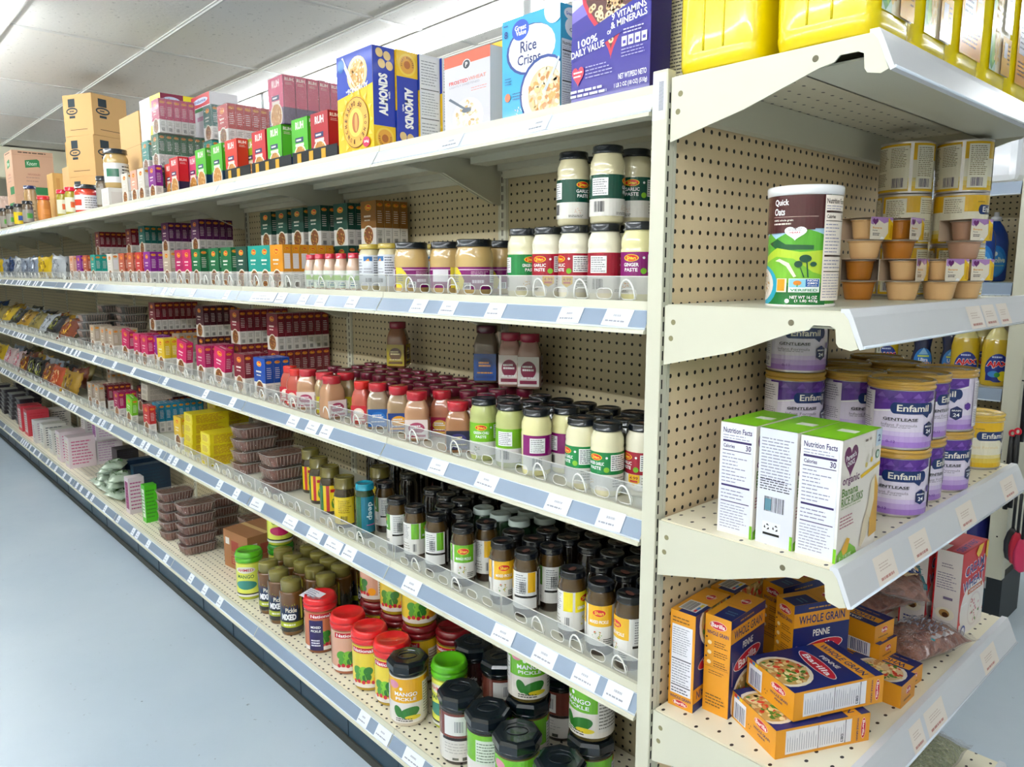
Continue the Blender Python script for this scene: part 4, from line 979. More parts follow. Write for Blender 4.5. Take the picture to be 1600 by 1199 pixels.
# ================================================================== goods on the end unit
def dp(px, depth, z):
    k = (px-800)/FPX; s = (z-CAM.z-depth*FW.z)/UP.z; p = CAM+(FW+RT*k)*depth+UP*s; return p.x, p.y
def behind(px, py, z, r):
    """centre of a round thing whose nearest rim point is seen there"""
    x, y = at(px, py, z); v = Vector((x-CAM.x, y-CAM.y)); v.normalize(); return x+v.x*r, y+v.y*r
def relax(P, rad, xr, yr, it=60):
    """push round things apart so none overlaps; P list of [x,y]"""
    for _ in range(it):
        for i in range(len(P)):
            for j in range(i):
                dx, dy = P[i][0]-P[j][0], P[i][1]-P[j][1]; d = math.hypot(dx, dy) or 1e-4; m_ = rad[i]+rad[j]
                if d < m_:
                    k = (m_-d)/2/d; P[i][0] += dx*k; P[i][1] += dy*k; P[j][0] -= dx*k; P[j][1] -= dy*k
        for i in range(len(P)):
            P[i][0] = min(max(P[i][0], xr[0]+rad[i]), xr[1]-rad[i]); P[i][1] = min(max(P[i][1], yr[0]+rad[i]), yr[1]-rad[i])
    return P
x, y = dp(1249, 1.245, E2)
place('oats', (x, y, E2), math.radians(18), 'round brown and green oats canister with white lid on the end shelf', 'canister')
# purple tubs
G = 'purple formula tubs on the end unit'
st = [[.250, .385], [.249, .500], [.247, .616], [*behind(1323, 592, E3+.240, .057)], [*behind(1232, 587, E3+.240, .057)], [*behind(1312, 573, E3+.240, .057)], [.075, .70], [.135, .64]]
st = relax(st, [.0584]*8, (.018, .322), (.178, .80))
hh = [2, 2, 2, 2, 3, 2, 2, 2]; rzs = [23, 75, -14, 50, 45, 50, 50, 50]; rlow = [16, 75, 30, 50, 45, 50, 50, 50]
names = ['in the front stack next to the rusk boxes', 'in the second stack along the shelf edge', 'in the third stack along the shelf edge', 'in the stack against the pegboard behind the front one',
         'in the tall stack behind the rusk boxes', 'in the rearmost stack by the pegboard', 'in the hidden stack near the pegboard', 'in the hidden stack in the middle']
for i, (x, y) in enumerate(st):
    for k in range(hh[i]):
        pos = ['bottom', 'upper'][k] if hh[i] == 2 else ['bottom', 'middle', 'topmost'][k]
        jx, jy = (0, 0) if k == 0 else (R_.uniform(-.0006, .0006), R_.uniform(-.0006, .0006))
        if i == 4 and k == 2: jx, jy = .0, .0
        place('tub_p', (x+jx, y+jy, E3+TUBH*k), math.radians(rlow[i] if k == 0 else rzs[i] if k == 1 else 22), f'purple formula tub, {pos} {names[i]}', 'formula tub', G)
x, y = behind(1520, 732, E3, .056)
place('tub_y', (min(x, .262), min(y, .862), E3), math.radians(38), 'single yellow formula tub with yellow lid at the far end of the shelf', 'formula tub')
# rusk boxes
for i, (cx, k, t) in enumerate(((.1385, 1, 'left of the three, nutrition panel showing'), (.2115, 2, 'middle of the three, barcode showing'), (.2805, 1, 'right of the three, banana picture showing'))):
    place('rusk%d' % k, (cx, .030+.0725+(.002 if i == 1 else 0), E3), math.radians((1.0, -1.2, .5)[i]), f'white and green rusk box, {t}', 'box', 'white and green rusk boxes')
# puree cups and yellow cans
lay = [('cup_b', 1343, 1.52, 0, 24, 'dark puree cup pack, lowest row, nearest the oats canister'), ('cup_a', 1395, 1.51, 0, 2, 'tan puree cup pack, lowest row, second from the canister'),
       ('cup_a', 1461, 1.51, 0, -16, 'tan puree cup pack, lowest row, third from the canister'), ('cup_a', 1506, 1.585, 0, -18, 'tan puree cup pack, lowest row, nearest the blue soap bottles'),
       ]
cp = [[*dp(p, d, E2)] for _, p, d, *_ in lay]; cp = relax(cp, [.0356]*4, (.01, .327), (.2, .9), 30)
for (k, p, d, lv, rz, lb), (x, y) in zip(lay, cp): place(k, (x, y, E2), math.radians(rz), lb, 'cup pack', 'puree cup packs on the end shelf')
up = [('cup_a', cp[0], (.002, .012), -12, 'tan puree cup pack on top of the dark pack nearest the canister'), ('cup_b', cp[1], (-.02, .035), 0, 'shaded puree cup pack standing on the lowest row, half hidden'), ('cup_c', cp[3], (-.006, -.008), -16, 'brown puree cup pack on top at the right end')]
for k, b, o, rz, lb in up: place(k, (b[0]+o[0], b[1]+o[1], E2+.0805), math.radians(rz), lb, 'cup pack', 'puree cup packs on the end shelf')
cans = relax([[*dp(1408, 1.74, E2)], [*dp(1482, 1.72, E2)]], [.0585]*2, (.004, .33), (.60, .90), 30)
for i, (x, y) in enumerate(cans):
    for k in range(3):
        place('tin_y', (x, y, E2+.1125*k), math.radians([[150, 150, -150], [150, 75, -165]][i][k]), f'yellow formula tin, {["bottom", "middle", "topmost"][k]} of the {["left", "right"][i]} stack behind the cups', 'tin', 'yellow formula tins stacked behind the cups')
# pasta
def corner(px_, py_, ox, oy, rz):     # centre of a box whose lower corner (ox,oy from its centre) stands there
    a = math.radians(rz); return px_-(ox*math.cos(a)-oy*math.sin(a)), py_-(ox*math.sin(a)+oy*math.cos(a))
for k, c, rz, lb in (('pasta_down', corner(.062, .047, .026, -.065, 4), 4, 'orange pasta box standing upside down beside the corner post'),
                     ('pasta_up', corner(.1165, .078, .026, -.065, 3), 3, 'orange and blue pasta box standing second from the corner post'),
                     ('pasta_up', (.164, .292), -24, 'orange and blue pasta box standing behind the lying boxes'),
                     ('pasta_up', (.098, .350), -14, 'pasta box at the back beside the pegboard, behind the others'),
                     ('pasta_down', (.028, .252), 1, 'pasta box against the pegboard behind the upside down one')):
    place(k, (c[0], c[1], E4), math.radians(rz), lb, 'pasta box', 'penne boxes on the end unit')
place('pasta_flat', (.212, .150, E4), math.radians(64), 'pasta box lying flat on the shelf, under another one', 'pasta box', 'penne boxes on the end unit')
place('pasta_flat', (.208, .190, E4+.0550), math.radians(66), 'pasta box lying flat on top of another near the front', 'pasta box', 'penne boxes on the end unit')
for k, c, z, rz, lb in (('spag1', (.186, .458), 0, -4, 'spaghetti box at the bottom of the lying pile'), ('spag2', (.131, .468), .0365, -6, 'spaghetti box with barcode, middle of the lying pile'), ('spag1', (.123, .472), .073, -9, 'spaghetti box on top of the lying pile')):
    place(k, (c[0], c[1], E4+z), math.radians(rz), lb, 'pasta box', 'spaghetti boxes on the end unit')
place('penne_small', (.235, .380, E4), 0, 'small pasta box with bowl picture at the shelf edge', 'pasta box')
for c, rz, lb in (((.271, .790), -2, 'red and white hot cereal box, right one at the front'), ((.200, .790), 0, 'red and white hot cereal box, left one at the front'), ((.165, .8935), 90, 'red hot cereal box behind the two front ones')):
    place('wheat', (c[0], c[1], E4), math.radians(rz), lb, 'cereal box', 'hot cereal boxes on the end unit')
# bags of beans: beans inside clear film
BEAN = bean_mat('#7a3a2c', '#b5735a', 75, 'pinto_beans'); GRN = bean_mat('#8a9468', '#c3c79a', 110, 'dried_greens')
def bag(key, W, D, H, seed, inner, shell, label):
    inn = pillow(W*.93, D*.93, H*.94, seed, inner, None, fins=False, crink=.2)
    for i, v in enumerate(inn.v): inn.v[i] = (v[0], v[1], v[2]+H*.03)
    out = pillow(W, D, H*1.03, seed, M_FILM, None, crink=.3, sheet=label)
    proto(key, 'bean_bag', [('beans', inn.mesh('beans'), None), ('film', out.mesh('film'), 'clear plastic film')])
lb1 = Sheet(1, 1, 1); lb1.rect(.42, .12, .8, .88, '#e9e2e4'); lb1.lines(.45, .2, .77, .8, 9, '#8a8a98', .3); lb1.rect(.40, .1, .42, .9, '#58b0b8'); 
lb2 = Sheet(1, 1, 2); lb2.rect(.2, .03, .8, .97, '#2f8f98'); lb2.ell(.5, .5, .22, .38, '#e9c99a'); lb2.text('Red', .5, .62, .26, .16, '#1c1c20'); lb2.ell(.5, .3, .16, .2, '#173a8a'); lb2.text('Great', .5, .34, .18, .09, '#ffffff'); lb2.text('Value', .5, .24, .18, .09, '#ffffff')
bag('bag1', .195, .135, .056, 3, BEAN, M_FILM, lb1); bag('bag2', .19, .125, .05, 5, BEAN, M_FILM, lb2); bag('bag3', .19, .12, .05, 8, BEAN, M_FILM, None)
E_ = math.radians
for k, loc, rot, lb in (('bag1', (.255, .605, E4+.001), (0, 0, E_(75)), 'clear bag of brown beans lying at the shelf edge, facts label up'),
                        ('bag3', (.105, .630, E4+.001), (0, 0, E_(88)), 'clear bag of brown beans lying at the back by the pegboard'),
                        ('bag3', (.150, .620, E4+.060), (E_(0), E_(-4), E_(64)), 'clear bag of brown beans piled on the back one'),
                        ('bag2', (.185, .635, E4+.118), (E_(8), E_(-6), E_(118)), 'teal labelled bag of red beans on top of the pile')):
    place(k, loc, 0, lb, 'bag', 'bags of beans on the end unit', rot=rot)
bag('bag4', .24, .17, .055, 9, GRN, M_FILM, None)
g2 = Sheet(1, 1, 5); g2.rect(.3, .1, .62, .9, '#e6e6e0'); g2.lines(.33, .2, .6, .8, 6, '#3a5a9a', .4); g2.ell(.5, .6, .08, .16, '#2a5aa8')
bag('bag5', .22, .16, .06, 12, GRN, M_FILM, g2); bag('bag6', .2, .15, .05, 15, bean_mat('#6a2434', '#a8766a', 60, 'red_pulses'), M_FILM, None)
for k, loc, rot, lb in (('bag4', (.225, .76, E5+.001), (0, 0, E_(92)), 'clear bag of dried greens at the far end of the lowest shelf'), ('bag5', (.21, .505, E5+.001), (0, 0, E_(80)), 'labelled bag of dried greens in the middle of the lowest shelf'), ('bag6', (.22, .30, E5+.001), (0, 0, E_(86)), 'maroon bag of pulses nearest on the lowest shelf')):
    place(k, loc, 0, lb, 'bag', 'bags on the lowest end shelf', rot=rot)
# jugs
for i, (x, y, k, lb) in enumerate(((.078, .083, 'jug_plain', 'yellow oil jug on the end unit beside the corner post'), (.250, .083, 'jug_corn', 'yellow oil jug with corn label nearest the camera'),
        (.250, .236, 'jug_corn', 'yellow oil jug with corn label, second along the front edge'), (.250, .389, 'jug_facts', 'yellow oil jug with small print label, third along the edge'), (.250, .542, 'jug_corn', 'yellow oil jug, fourth along the front edge'),
        (.250, .695, 'jug_facts', 'yellow oil jug, fifth along the front edge'), (.250, .848, 'jug_corn', 'yellow oil jug, last along the front edge'), (.078, .236, 'jug_plain', 'yellow oil jug in the back row, second from the post'))):
    place(k, (x, y, E1), 0, lb, 'jug', 'yellow oil jugs on the end unit')
# ================================================================== goods for the long run: makers
def shan(s, cx, cy, w, h):
    s.ell(cx, cy, w/2, h/2, '#f2c51d', 18); s.ell(cx, cy, w/2*.86, h/2*.84, '#d3201f', 18); s.text('Shan', cx, cy, w*.62, h*.46, '#f8df3a')
def lab_paste(top, words_, r, h, split=.42, price=None, foot='#e6e2da', pic=None, bc='#f4f4f2'):
    s = Sheet(2*PI*r*.94, h, 3); s.rect(0, 0, 1, 1, foot); s.rect(0, split, 1, 1, top)
    shan(s, .5, .86, .15, .17)
    for i, t in enumerate(words_): s.text(t, .5, .70-.12*i, min(.02*len(t)+.03, .19), .085, '#ffffff')
    s.rect(.66, .52, .86, .94, bc); s.lines(.67, .54, .85, .92, 7, '#4a4a55', .4); s.rect(.1, .5, .27, .92, bc); s.lines(.11, .52, .26, .9, 7, '#5a5a60', .35); s.bars(.13, .1, .24, .36, '#3a3a44', 10)
    s.circ(.62, .55, .028, '#7ab82a'); s.circ(.62, .86, .012, '#ffffff')
    if price: s.poly([(.54,.42),(.66,.42),(.66,.22),(.60,.13),(.54,.22)], '#e8b81e'); s.text(price, .60, .33, .09, .08, '#9a1420'); s.rect(.56, .22, .64, .27, '#c2302a')
    if pic: s.bowl(.45, .2, .05, foot, foot, pic, 22)
    s.lines(.35, .03, .5, .1, 2, '#6a6a60', .4); s.lines(.68, .08, .85, .38, 4, '#8a8a84', .35); return s
def jar(key, name, r, h, lid, lidh, content, label, z0, z1, rl=.86, prof=None, n=28, bodyname='glass_jar', top_detail='#5a2a22', fn=None, labelname='paper_label', lidmat=None, content2=None):
    cm = mat(content, .18, 0, .9); c2 = mat(content2, .18, 0, .9) if content2 else cm
    hb = h-lidh
    P = prof or [(0, 0), (r*.86, 0), (r*.96, .004), (r*.97, .012), (r, .016), (r, hb*.66), (r*1.0, hb*.72), (r*.97, hb*.74), (r*1.0, hb*.79), (r*.97, hb*.88), (r*.84, hb*.96), (r*.82, hb)]
    b = MB(); b.lathe([(p[0], p[1], c2 if p[1] > hb*.86 else cm) for p in P], cm, n, fn=fn)
    l = MB(); R = r*rl; lm = lidmat or gloss(lid)
    l.lathe([(R*.9, hb-.002), (R*1.03, hb-.001), (R*1.03, hb+.002), (R, hb+.003), (R*1.01, h-.003), (R*.985, h-.0008), (R*.93, h), (R*.84, h-.0003), (R*.83, h-.0016), (0, h-.0016)], lm, n)
    if top_detail:
        l.add([(R*.45*math.cos(a), R*.26*math.sin(a), h-.0012) for a in [2*PI*k/16 for k in range(16)]], [tuple(range(16))], gloss(top_detail))
    parts = [(bodyname, b.mesh(bodyname), None), ('lid', l.mesh('lid'), None)]
    if label:
        q = MB(); label.H = z1-z0; wrap(q, label, r*1.0+.0002, z0, 0, step=.007); parts.append((labelname, q.mesh(labelname), None))
    proto(key, name, parts)
PJ = .034, .148
for k, c, t, cont, pr, pic in (('p_green', '#13823f', ['GINGER GARLIC', 'PASTE'], '#e9e3bd', None, ['#d9b25a', '#f0e4c4', '#b98a3a']), ('p_red', '#a3142c', ['GARLIC', 'PASTE'], '#ece6cf', '4.99', ['#f4eee0', '#e0d0b0']),
                      ('p_mag', '#861269', ['GINGER', 'PASTE'], '#e6dfa4', None, ['#d98a2a', '#e9b04a', '#c2701e']), ('p_lime', '#74b51c', ['GREEN CHILI', 'PASTE'], '#b9bf78', None, ['#5a7a2a', '#3a4a22', '#d0a27a']),
                      ('p_dark', '#0c4a3a', ['GARLIC', 'PASTE'], '#d9cfa8', None, ['#efe6d8', '#d9b8a4'])):
    jar(k, 'paste_jar', PJ[0], PJ[1], '#0a1119', .014, cont, lab_paste(c, t, PJ[0], .08, price=pr, pic=pic), .014, .092, rl=.87)
def lab_wide(r):
    s = Sheet(2*PI*r*.96, .06, 2); s.rect(0, 0, 1, 1, '#84146c'); s.rect(.0, .86, 1, .9, '#e9c9e0'); s.lines(.5, .55, .66, .82, 4, '#e9c9e0', .35); s.lines(.51, .25, .63, .45, 1, '#f0d8ec', .7)
    s.rect(.68, .3, .84, .85, '#e9e4ea'); s.lines(.69, .33, .83, .82, 5, '#8a7a8c', .35); s.rect(.42, .0, .5, .3, '#e9e4ea'); s.bars(.43, .03, .49, .27, '#443a48', 8)
    s.poly([(.28,0),(.42,0),(.44,.4),(.40,.75),(.36,.98),(.28,1)], '#e8d23a'); s.lines(.31, .3, .38, .7, 4, '#5a6a9a', .4); s.rect(.1, .3, .26, .9, '#e9e4ea'); return s
jar('wide', 'tahini_jar', .045, .130, '#0b1219', .016, '#c9a86c', lab_wide(.045), .014, .066, rl=.93, top_detail=None, prof=[(0,0),(.040,0),(.044,.004),(.045,.012),(.045,.085),(.044,.098),(.040,.108),(.0405,.114)])
def lab_white(r, c='#dcdfe6'):
    s = Sheet(2*PI*r*.9, .085, 3); s.rect(0, 0, 1, 1, c); s.rect(.42, .8, .56, .95, '#3a6fa8'); s.poly([(.45,.8),(.52,.8),(.5,.9)], '#e2a25a'); s.lines(.58, .3, .72, .95, 8, '#5a5a66', .4); s.lines(.3, .3, .4, .9, 6, '#8a8a94', .35); s.bars(.45, .12, .55, .25, '#3a3a44', 9); s.lines(.42, .4, .56, .6, 2, '#a0a0aa', .35); return s
jar('goldlid', 'relish_jar', .032, .130, '#b9a13c', .012, '#cdbf96', lab_white(.032), .016, .10, rl=.95, top_detail=None)
jar('gingersmall', 'sauce_bottle', .022, .108, '#d4203e', .014, '#d8b49a', None, 0, 0, rl=.72, top_detail=None, prof=[(0,0),(.019,0),(.022,.004),(.022,.06),(.0205,.072),(.016,.086),(.0150,.094)], bodyname='bottle')
s = Sheet(2*PI*.022*.8, .052, 4); s.rect(0, 0, 1, 1, '#e6f0e2'); s.rect(0, .45, 1, .72, '#a9d46a'); s.poly([(.4,1),(.6,1),(.5,.55)], '#f4f4ee'); s.lines(.4, .1, .6, .35, 2, '#3a6a9a', .4)
q = MB(); wrap(q, s, .0224, .006); PROTO['gingersmall'][1].append(('paper_label', q.mesh('paper_label'), None))
# pickle jars
def lab_pickle(c, r, h, name='MIXED PICKLE', pic=None, foot='#ece9e2', split=.48):
    s = Sheet(2*PI*r*.95, h, 5); s.rect(0, 0, 1, 1, foot); s.rect(.36, split, .66, 1, c); shan(s, .5, .82, .17, .2); s.text(name, .5, .60, .22, .08, '#ffffff')
    s.bowl(.48, .25, .075, foot, foot, pic or ['#4f8a2a', '#d9a41e', '#c2501e', '#7ab82a'], 26); s.lines(.55, .05, .65, .2, 3, '#3a3a34', .45)
    s.rect(.70, .0, 1, 1, '#e4e3e0'); s.lines(.72, .4, .86, .95, 9, '#77777c', .38); s.rect(.88, .45, .98, 1, c); s.bars(.78, .45, .86, .75, '#33333a', 8); s.rect(.70, .3, 1, .36, '#2a2420')
    s.rect(0, .0, .33, 1, '#e6e4de'); s.lines(.02, .5, .2, .95, 9, '#6a6a70', .38); s.rect(.22, .5, .33, 1, c); s.bars(.24, .1, .3, .35, '#33333a', 6); s.lines(.02, .08, .2, .4, 4, '#9a968a', .35); return s
KJ = .031, .155
for k, c, nm, cont in (('k_green', '#6db322', 'MANGO PICKLE', '#2e1a0c'), ('k_yel', '#e9b41c', 'MIXED PICKLE', '#341c0a'), ('k_lem', '#efdc14', 'LEMON PICKLE', '#3c240c'), ('k_white', '#5f9a3a', 'MIXED PICKLE', '#26160b')):
    jar(k, 'pickle_jar', KJ[0], KJ[1], '#080d16', .014, cont, lab_pickle(c, KJ[0], .088, nm, ['#e9dc3a', '#d9c41e', '#f4ec8a'] if k == 'k_lem' else None), .024, .112, rl=.90, content2='#4a3414')
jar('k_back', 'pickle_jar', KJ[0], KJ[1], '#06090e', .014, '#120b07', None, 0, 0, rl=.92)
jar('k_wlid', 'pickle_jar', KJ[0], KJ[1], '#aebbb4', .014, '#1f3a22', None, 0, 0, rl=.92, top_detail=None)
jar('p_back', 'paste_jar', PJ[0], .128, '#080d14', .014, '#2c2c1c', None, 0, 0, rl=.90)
s = Sheet(2*PI*.027*.9, .10, 6); s.rect(0, 0, 1, 1, '#0f6f86'); s.rect(.0, 0, .38, 1, '#1f5a2c'); s.text('deep', .56, .6, .15, .5, '#cfeaf0', -90); s.rect(.48, .2, .66, .22, '#d04a9a')
jar('deep', 'tall_jar', .028, .168, '#1590a8', .018, '#24401e', s, .02, .13, rl=.97, top_detail=None)
s = Sheet(2*PI*.032*.9, .085, 7); s.rect(0, 0, 1, 1, '#e9c81a'); s.rect(.36, 0, .42, 1, '#c2302a'); s.ell(.53, .5, .06, .3, '#f0dc3a'); s.ell(.5, .3, .05, .2, '#5a8a2a'); s.rect(.68, 0, .95, 1, '#e4c92a'); s.lines(.7, .4, .93, .9, 7, '#8a6a14', .4); s.bars(.74, .08, .86, .3, '#2a2a22', 10); s.rect(.05, 0, .3, 1, '#2a6a3a'); s.rect(.44, .74, .57, .86, '#c2202a')
jar('o_yel', 'pickle_jar', .033, .160, '#6b6126', .034, '#3a2c12', s, .014, .10, rl=.95, top_detail=None)
# spice bottles with red lids
def squ(a, e=5.5):
    return (abs(math.cos(a))**e+abs(math.sin(a))**e)**(-1/e)*.93
def spice(key, r, h, content, lab, lid='#b8202e', name='spice_bottle', zl=.55, dark=None):
    hb = h-.020
    P = [(0, 0), (r*.88, 0), (r*.98, .004), (r, .012), (r, hb*.50), (r*.94, hb*.56), (r*.96, hb*.62), (r*.93, hb*.76), (r*.80, hb*.88), (r*.68, hb*.96), (r*.66, hb)]
    b = MB(); b.lathe(P, mat(content, .2, 0, .8), 32, fn=squ)
    l = MB(); R = r*.76; l.lathe([(R*.95, hb-.003), (R, hb-.002), (R, h-.002), (R*.95, h), (0, h)], gloss(lid), 28)
    for k in range(28):
        pass
    q = MB(); s = Sheet(r*1.62, hb*zl-.01, 4); s.rect(0, 0, 1, 1, lab[0]); s.ell(.5, .55, .36, .3, lab[1]); s.lines(.22, .5, .78, .72, 2, lab[3], .6); s.rect(.1, .08, .9, .2, lab[1]); s.lines(.15, .24, .85, .34, 1, lab[3], .5)
    s.emit(q, lambda u, v, d: (u-r*.81, -r*.935-d, .008+v), gloss); s.emit(q, lambda u, v, d: (r*.935+d, u-r*.81, .008+v), gloss)
    proto(key, name, [('bottle', b.mesh('bottle'), None), ('lid', l.mesh('lid'), None), ('paper_label', q.mesh('paper_label'), None)])
spice('s_tan', .037, .130, '#b98a66', ('#ead9d4', '#b24a6a', 'GARLIC', '#ffffff')); spice('s_brown', .036, .126, '#a5714a', ('#1f1c3a', '#3a3470', 'CUMIN', '#e9d9a0'))
spice('s_blue', .035, .130, '#9c8468', ('#1d5fb0', '#2a74c8', 'NATIONAL', '#f4f4f4')); spice('s_pink', .034, .126, '#b06a4c', ('#9c1a3c', '#e0b04a', 'CHAAT', '#ffffff')); spice('s_yel', .036, .132, '#9a8054', ('#cfc22a', '#e4dc5a', 'GARAM', '#3a2a14'))
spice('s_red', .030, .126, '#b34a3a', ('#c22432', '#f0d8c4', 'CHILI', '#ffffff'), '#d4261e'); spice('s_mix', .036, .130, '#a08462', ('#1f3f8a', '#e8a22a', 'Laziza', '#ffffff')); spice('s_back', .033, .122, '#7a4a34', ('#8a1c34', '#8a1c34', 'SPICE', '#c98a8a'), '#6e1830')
spice('s_tall', .037, .155, '#8a5a3a', ('#b8a42a', '#6a4a2a', 'ADOBO', '#e9d9a0'), '#8a2434', zl=.6); spice('s_tallb', .040, .165, '#6a5a48', ('#174a96', '#0f3a7c', 'LAZIZA', '#e09a4a'), '#4a1428', zl=.6)
spice('s_rose', .036, .150, '#b08a7c', ('#e4dcd8', '#8a2a4a', 'LAZIZA', '#ffffff'), '#a3203e', zl=.7)
# big plastic pickle jars of the base shelf
def big_jar(key, lid, lab, content, kind='round', r=.054, h=.195, name='plastic_jar', lidh=.038, flip=False):
    hb = h-lidh; P = [(0, 0), (r*.9, 0), (r*.955, .004), (r*.96, .01), (r, .018), (r*1.0, hb*.5), (r*1.02, hb*.9), (r*1.02, hb*.96), (r*.95, hb)]
    b = MB(); b.lathe(P, mat(content, .2, 0, .8), 36)
    l = MB(); lm = gloss(lid); R = r*1.04
    if kind == 'hex':
        l.lathe([(R*.98, hb-.004), (R, hb), (R, hb+.008)], lm, 36)
        l.lathe([(R*1.06, hb+.006), (R*1.09, hb+.010), (R*1.09, h-.010), (R*1.0, h-.002), (R*.88, h), (R*.60, h), (R*.58, h-.0015), (0, h-.0015)], lm, 8, sm=False)
        l.tube([(R*.48*math.cos(a), R*.30*math.sin(a), h-.0005) for a in [2*PI*k/20 for k in range(20)]], .0011, lm, 6, True)
    elif kind == 'cap':
        l.lathe([(R*.80, hb-.002), (R*.86, hb), (R*.86, h-.004), (R*.82, h), (0, h)], lm, 36)
    else:
        l.lathe([(R*.98, hb-.004), (R*1.03, hb-.002), (R*1.03, hb+.012), (R*1.0, hb+.013), (R*1.0, hb+.018), (R*1.05, hb+.019), (R*1.05, hb+.024), (R*.97, h-.005), (R*.93, h), (R*.78, h), (R*.76, h-.002), (0, h-.002)], lm, 36)
    q = MB(); lab.H = hb*.86; wrap(q, lab, r*1.0215, .014, 0, step=.009) if kind != 'cap' else wrap(q, lab, r, .016, 0, step=.009)
    proto(key, name, [('jar_body', b.mesh('jar_body'), None), ('lid', l.mesh('lid'), None), ('paper_label', q.mesh('paper_label'), None)])
def lab_shan_big(c, t1, t2, leaf='#2f7a2a', r=.0545):
    s = Sheet(2*PI*r*1.0, .13, 7); s.rect(0, 0, 1, 1, '#ebe4da'); s.rect(0, .46, 1, 1, c); s.ell(.36, .86, .05, .09, '#d98a9a'); s.ell(.68, .93, .05, .07, '#d8a01e'); s.text('Shan', .68, .93, .07, .06, '#a01c1c')
    s.circ(.43, .78, .014, '#ffffff'); s.text(t1, .47, .66, .2, .09, '#ffffff'); s.text(t2, .47, .55, .18, .07, '#ffffff')
    s.ell(.40, .26, .035, .14, leaf, rot=.4); s.ell(.50, .24, .09, .12, leaf, rot=.3); s.ell(.53, .13, .07, .05, '#e4cf2a'); s.lines(.38, .03, .55, .12, 2, '#33332e', .45)
    s.rect(.62, .1, .80, .88, '#e4e0da'); s.lines(.63, .15, .79, .85, 11, '#77746e', .35); s.rect(.14, .3, .30, .8, '#e9e9e9'); s.lines(.15, .35, .29, .75, 6, '#8a8a8a', .4); s.rect(.06, .25, .12, .4, '#4a4a44'); return s
lb = lab_shan_big('#6cbb1e', 'MANGO', 'PICKLE'); big_jar('h_green', '#08131c', lb, '#5a4a1a', 'hex')
lb = lab_shan_big('#e9ac14', 'MANGO', 'PICKLE'); big_jar('h_yel', '#08131c', lb, '#d9cbb4', 'hex')
lb = lab_shan_big('#3a1c1c', 'Garlic Pickle', ''); big_jar('h_brown', '#08131c', lb, '#1c0e0a', 'hex')
s = Sheet(2*PI*.0545, .13, 7); s.rect(0, 0, 1, 1, '#e2ddd6'); s.rect(0, .5, 1, 1, '#7a3a30'); s.rect(.38, .55, .56, .95, '#e6e4e2'); s.bars(.47, .62, .54, .85, '#3a4a5a', 8); s.rect(.36, .44, .7, .5, '#2a1a18'); s.lines(.38, .15, .6, .4, 4, '#b8b4ae', .3); s.rect(.45, .03, .5, .08, '#6a6a60'); s.rect(.53, .02, .58, .09, '#55554c')
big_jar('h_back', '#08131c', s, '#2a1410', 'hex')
s = Sheet(2*PI*.0545, .13, 7); s.rect(0, 0, 1, 1, '#e6e2da'); s.rect(0, .45, 1, 1, '#74bb22'); s.rect(.40, .42, .58, .9, '#d9e4d0'); s.lines(.41, .45, .57, .86, 7, '#6a7a64', .35); s.lines(.4, .05, .6, .35, 4, '#9a968c', .35)
big_jar('h_gback', '#08131c', s, '#2a220e', 'hex')
def lab_nat(bg, fruit, nm=True, r=.0545):
    s = Sheet(2*PI*r, .13, 8); s.rect(0, 0, 1, 1, bg); s.rect(.0, 0, 1, .1, '#e9e0d6'); r_ = random.Random(2)
    s.rect(.36, .84, .60, .97, '#c41e2c'); s.text('National', .48, .905, .2, .08, '#ffffff')
    for k in range(6): s.ell(.42+.05*(k % 3)+.02*r_.random(), .25+.16*(k//3), .045, .10, ['#4f9a2a', '#7cc02c', '#2f7a24'][k % 3], rot=.5)
    for k in range(5): s.circ(.40+.045*k, .13+.02*(k % 2), .018, fruit)
    s.ell(.62, .2, .04, .1, '#f0a01e'); s.rect(.68, .1, .84, .8, '#e9e2d8'); s.lines(.69, .14, .83, .76, 9, '#8a7a6e', .35); s.rect(.1, .1, .28, .8, '#ecd9b0'); s.circ(.6, .78, .014, '#ffffff')
    return s
a = lab_nat('#c9704a', '#b01c2a'); a.rect(.36, 0, .50, .8, '#2a1c5a'); a.text('MIXED', .43, .62, .1, .06, '#ffffff'); a.text('PICKLE', .43, .52, .1, .06, '#ffffff'); a.lines(.38, .1, .48, .3, 3, '#e9e4f2', .5)
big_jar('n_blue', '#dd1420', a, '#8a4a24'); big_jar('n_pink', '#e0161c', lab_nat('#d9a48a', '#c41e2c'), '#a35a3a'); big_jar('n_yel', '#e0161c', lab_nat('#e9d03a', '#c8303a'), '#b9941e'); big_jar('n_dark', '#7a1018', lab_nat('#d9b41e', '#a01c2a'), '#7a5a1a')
def lab_ahmed(nm, pic, r=.054):
    s = Sheet(2*PI*r, .13, 8); s.rect(0, 0, 1, 1, '#d6de3a'); s.rect(.34, .0, .68, 1, '#e4e85a'); s.ell(.5, .82, .12, .10, '#e9e4d0'); s.text('AHMED', .5, .82, .19, .08, '#c41e3a'); s.text(nm, .5, .62, .2, .11, '#3a6a3a'); s.ell(.5, .36, .13, .14, pic); s.rect(0, .0, 1, .06, '#e9e9e0'); s.rect(0, .06, 1, .10, '#1c1c18'); s.rect(.7, .1, .9, .9, '#dfe49a'); s.lines(.71, .15, .89, .85, 9, '#7a8a3a', .35); return s
big_jar('a_mango', '#57b512', lab_ahmed('MANGO', '#3a8a7a'), '#b9c22a', 'round', .050, .195); big_jar('a_carrot', '#2f8a1e', lab_ahmed('CARROT', '#c2185a'), '#c9cf3a', 'round', .050, .195)
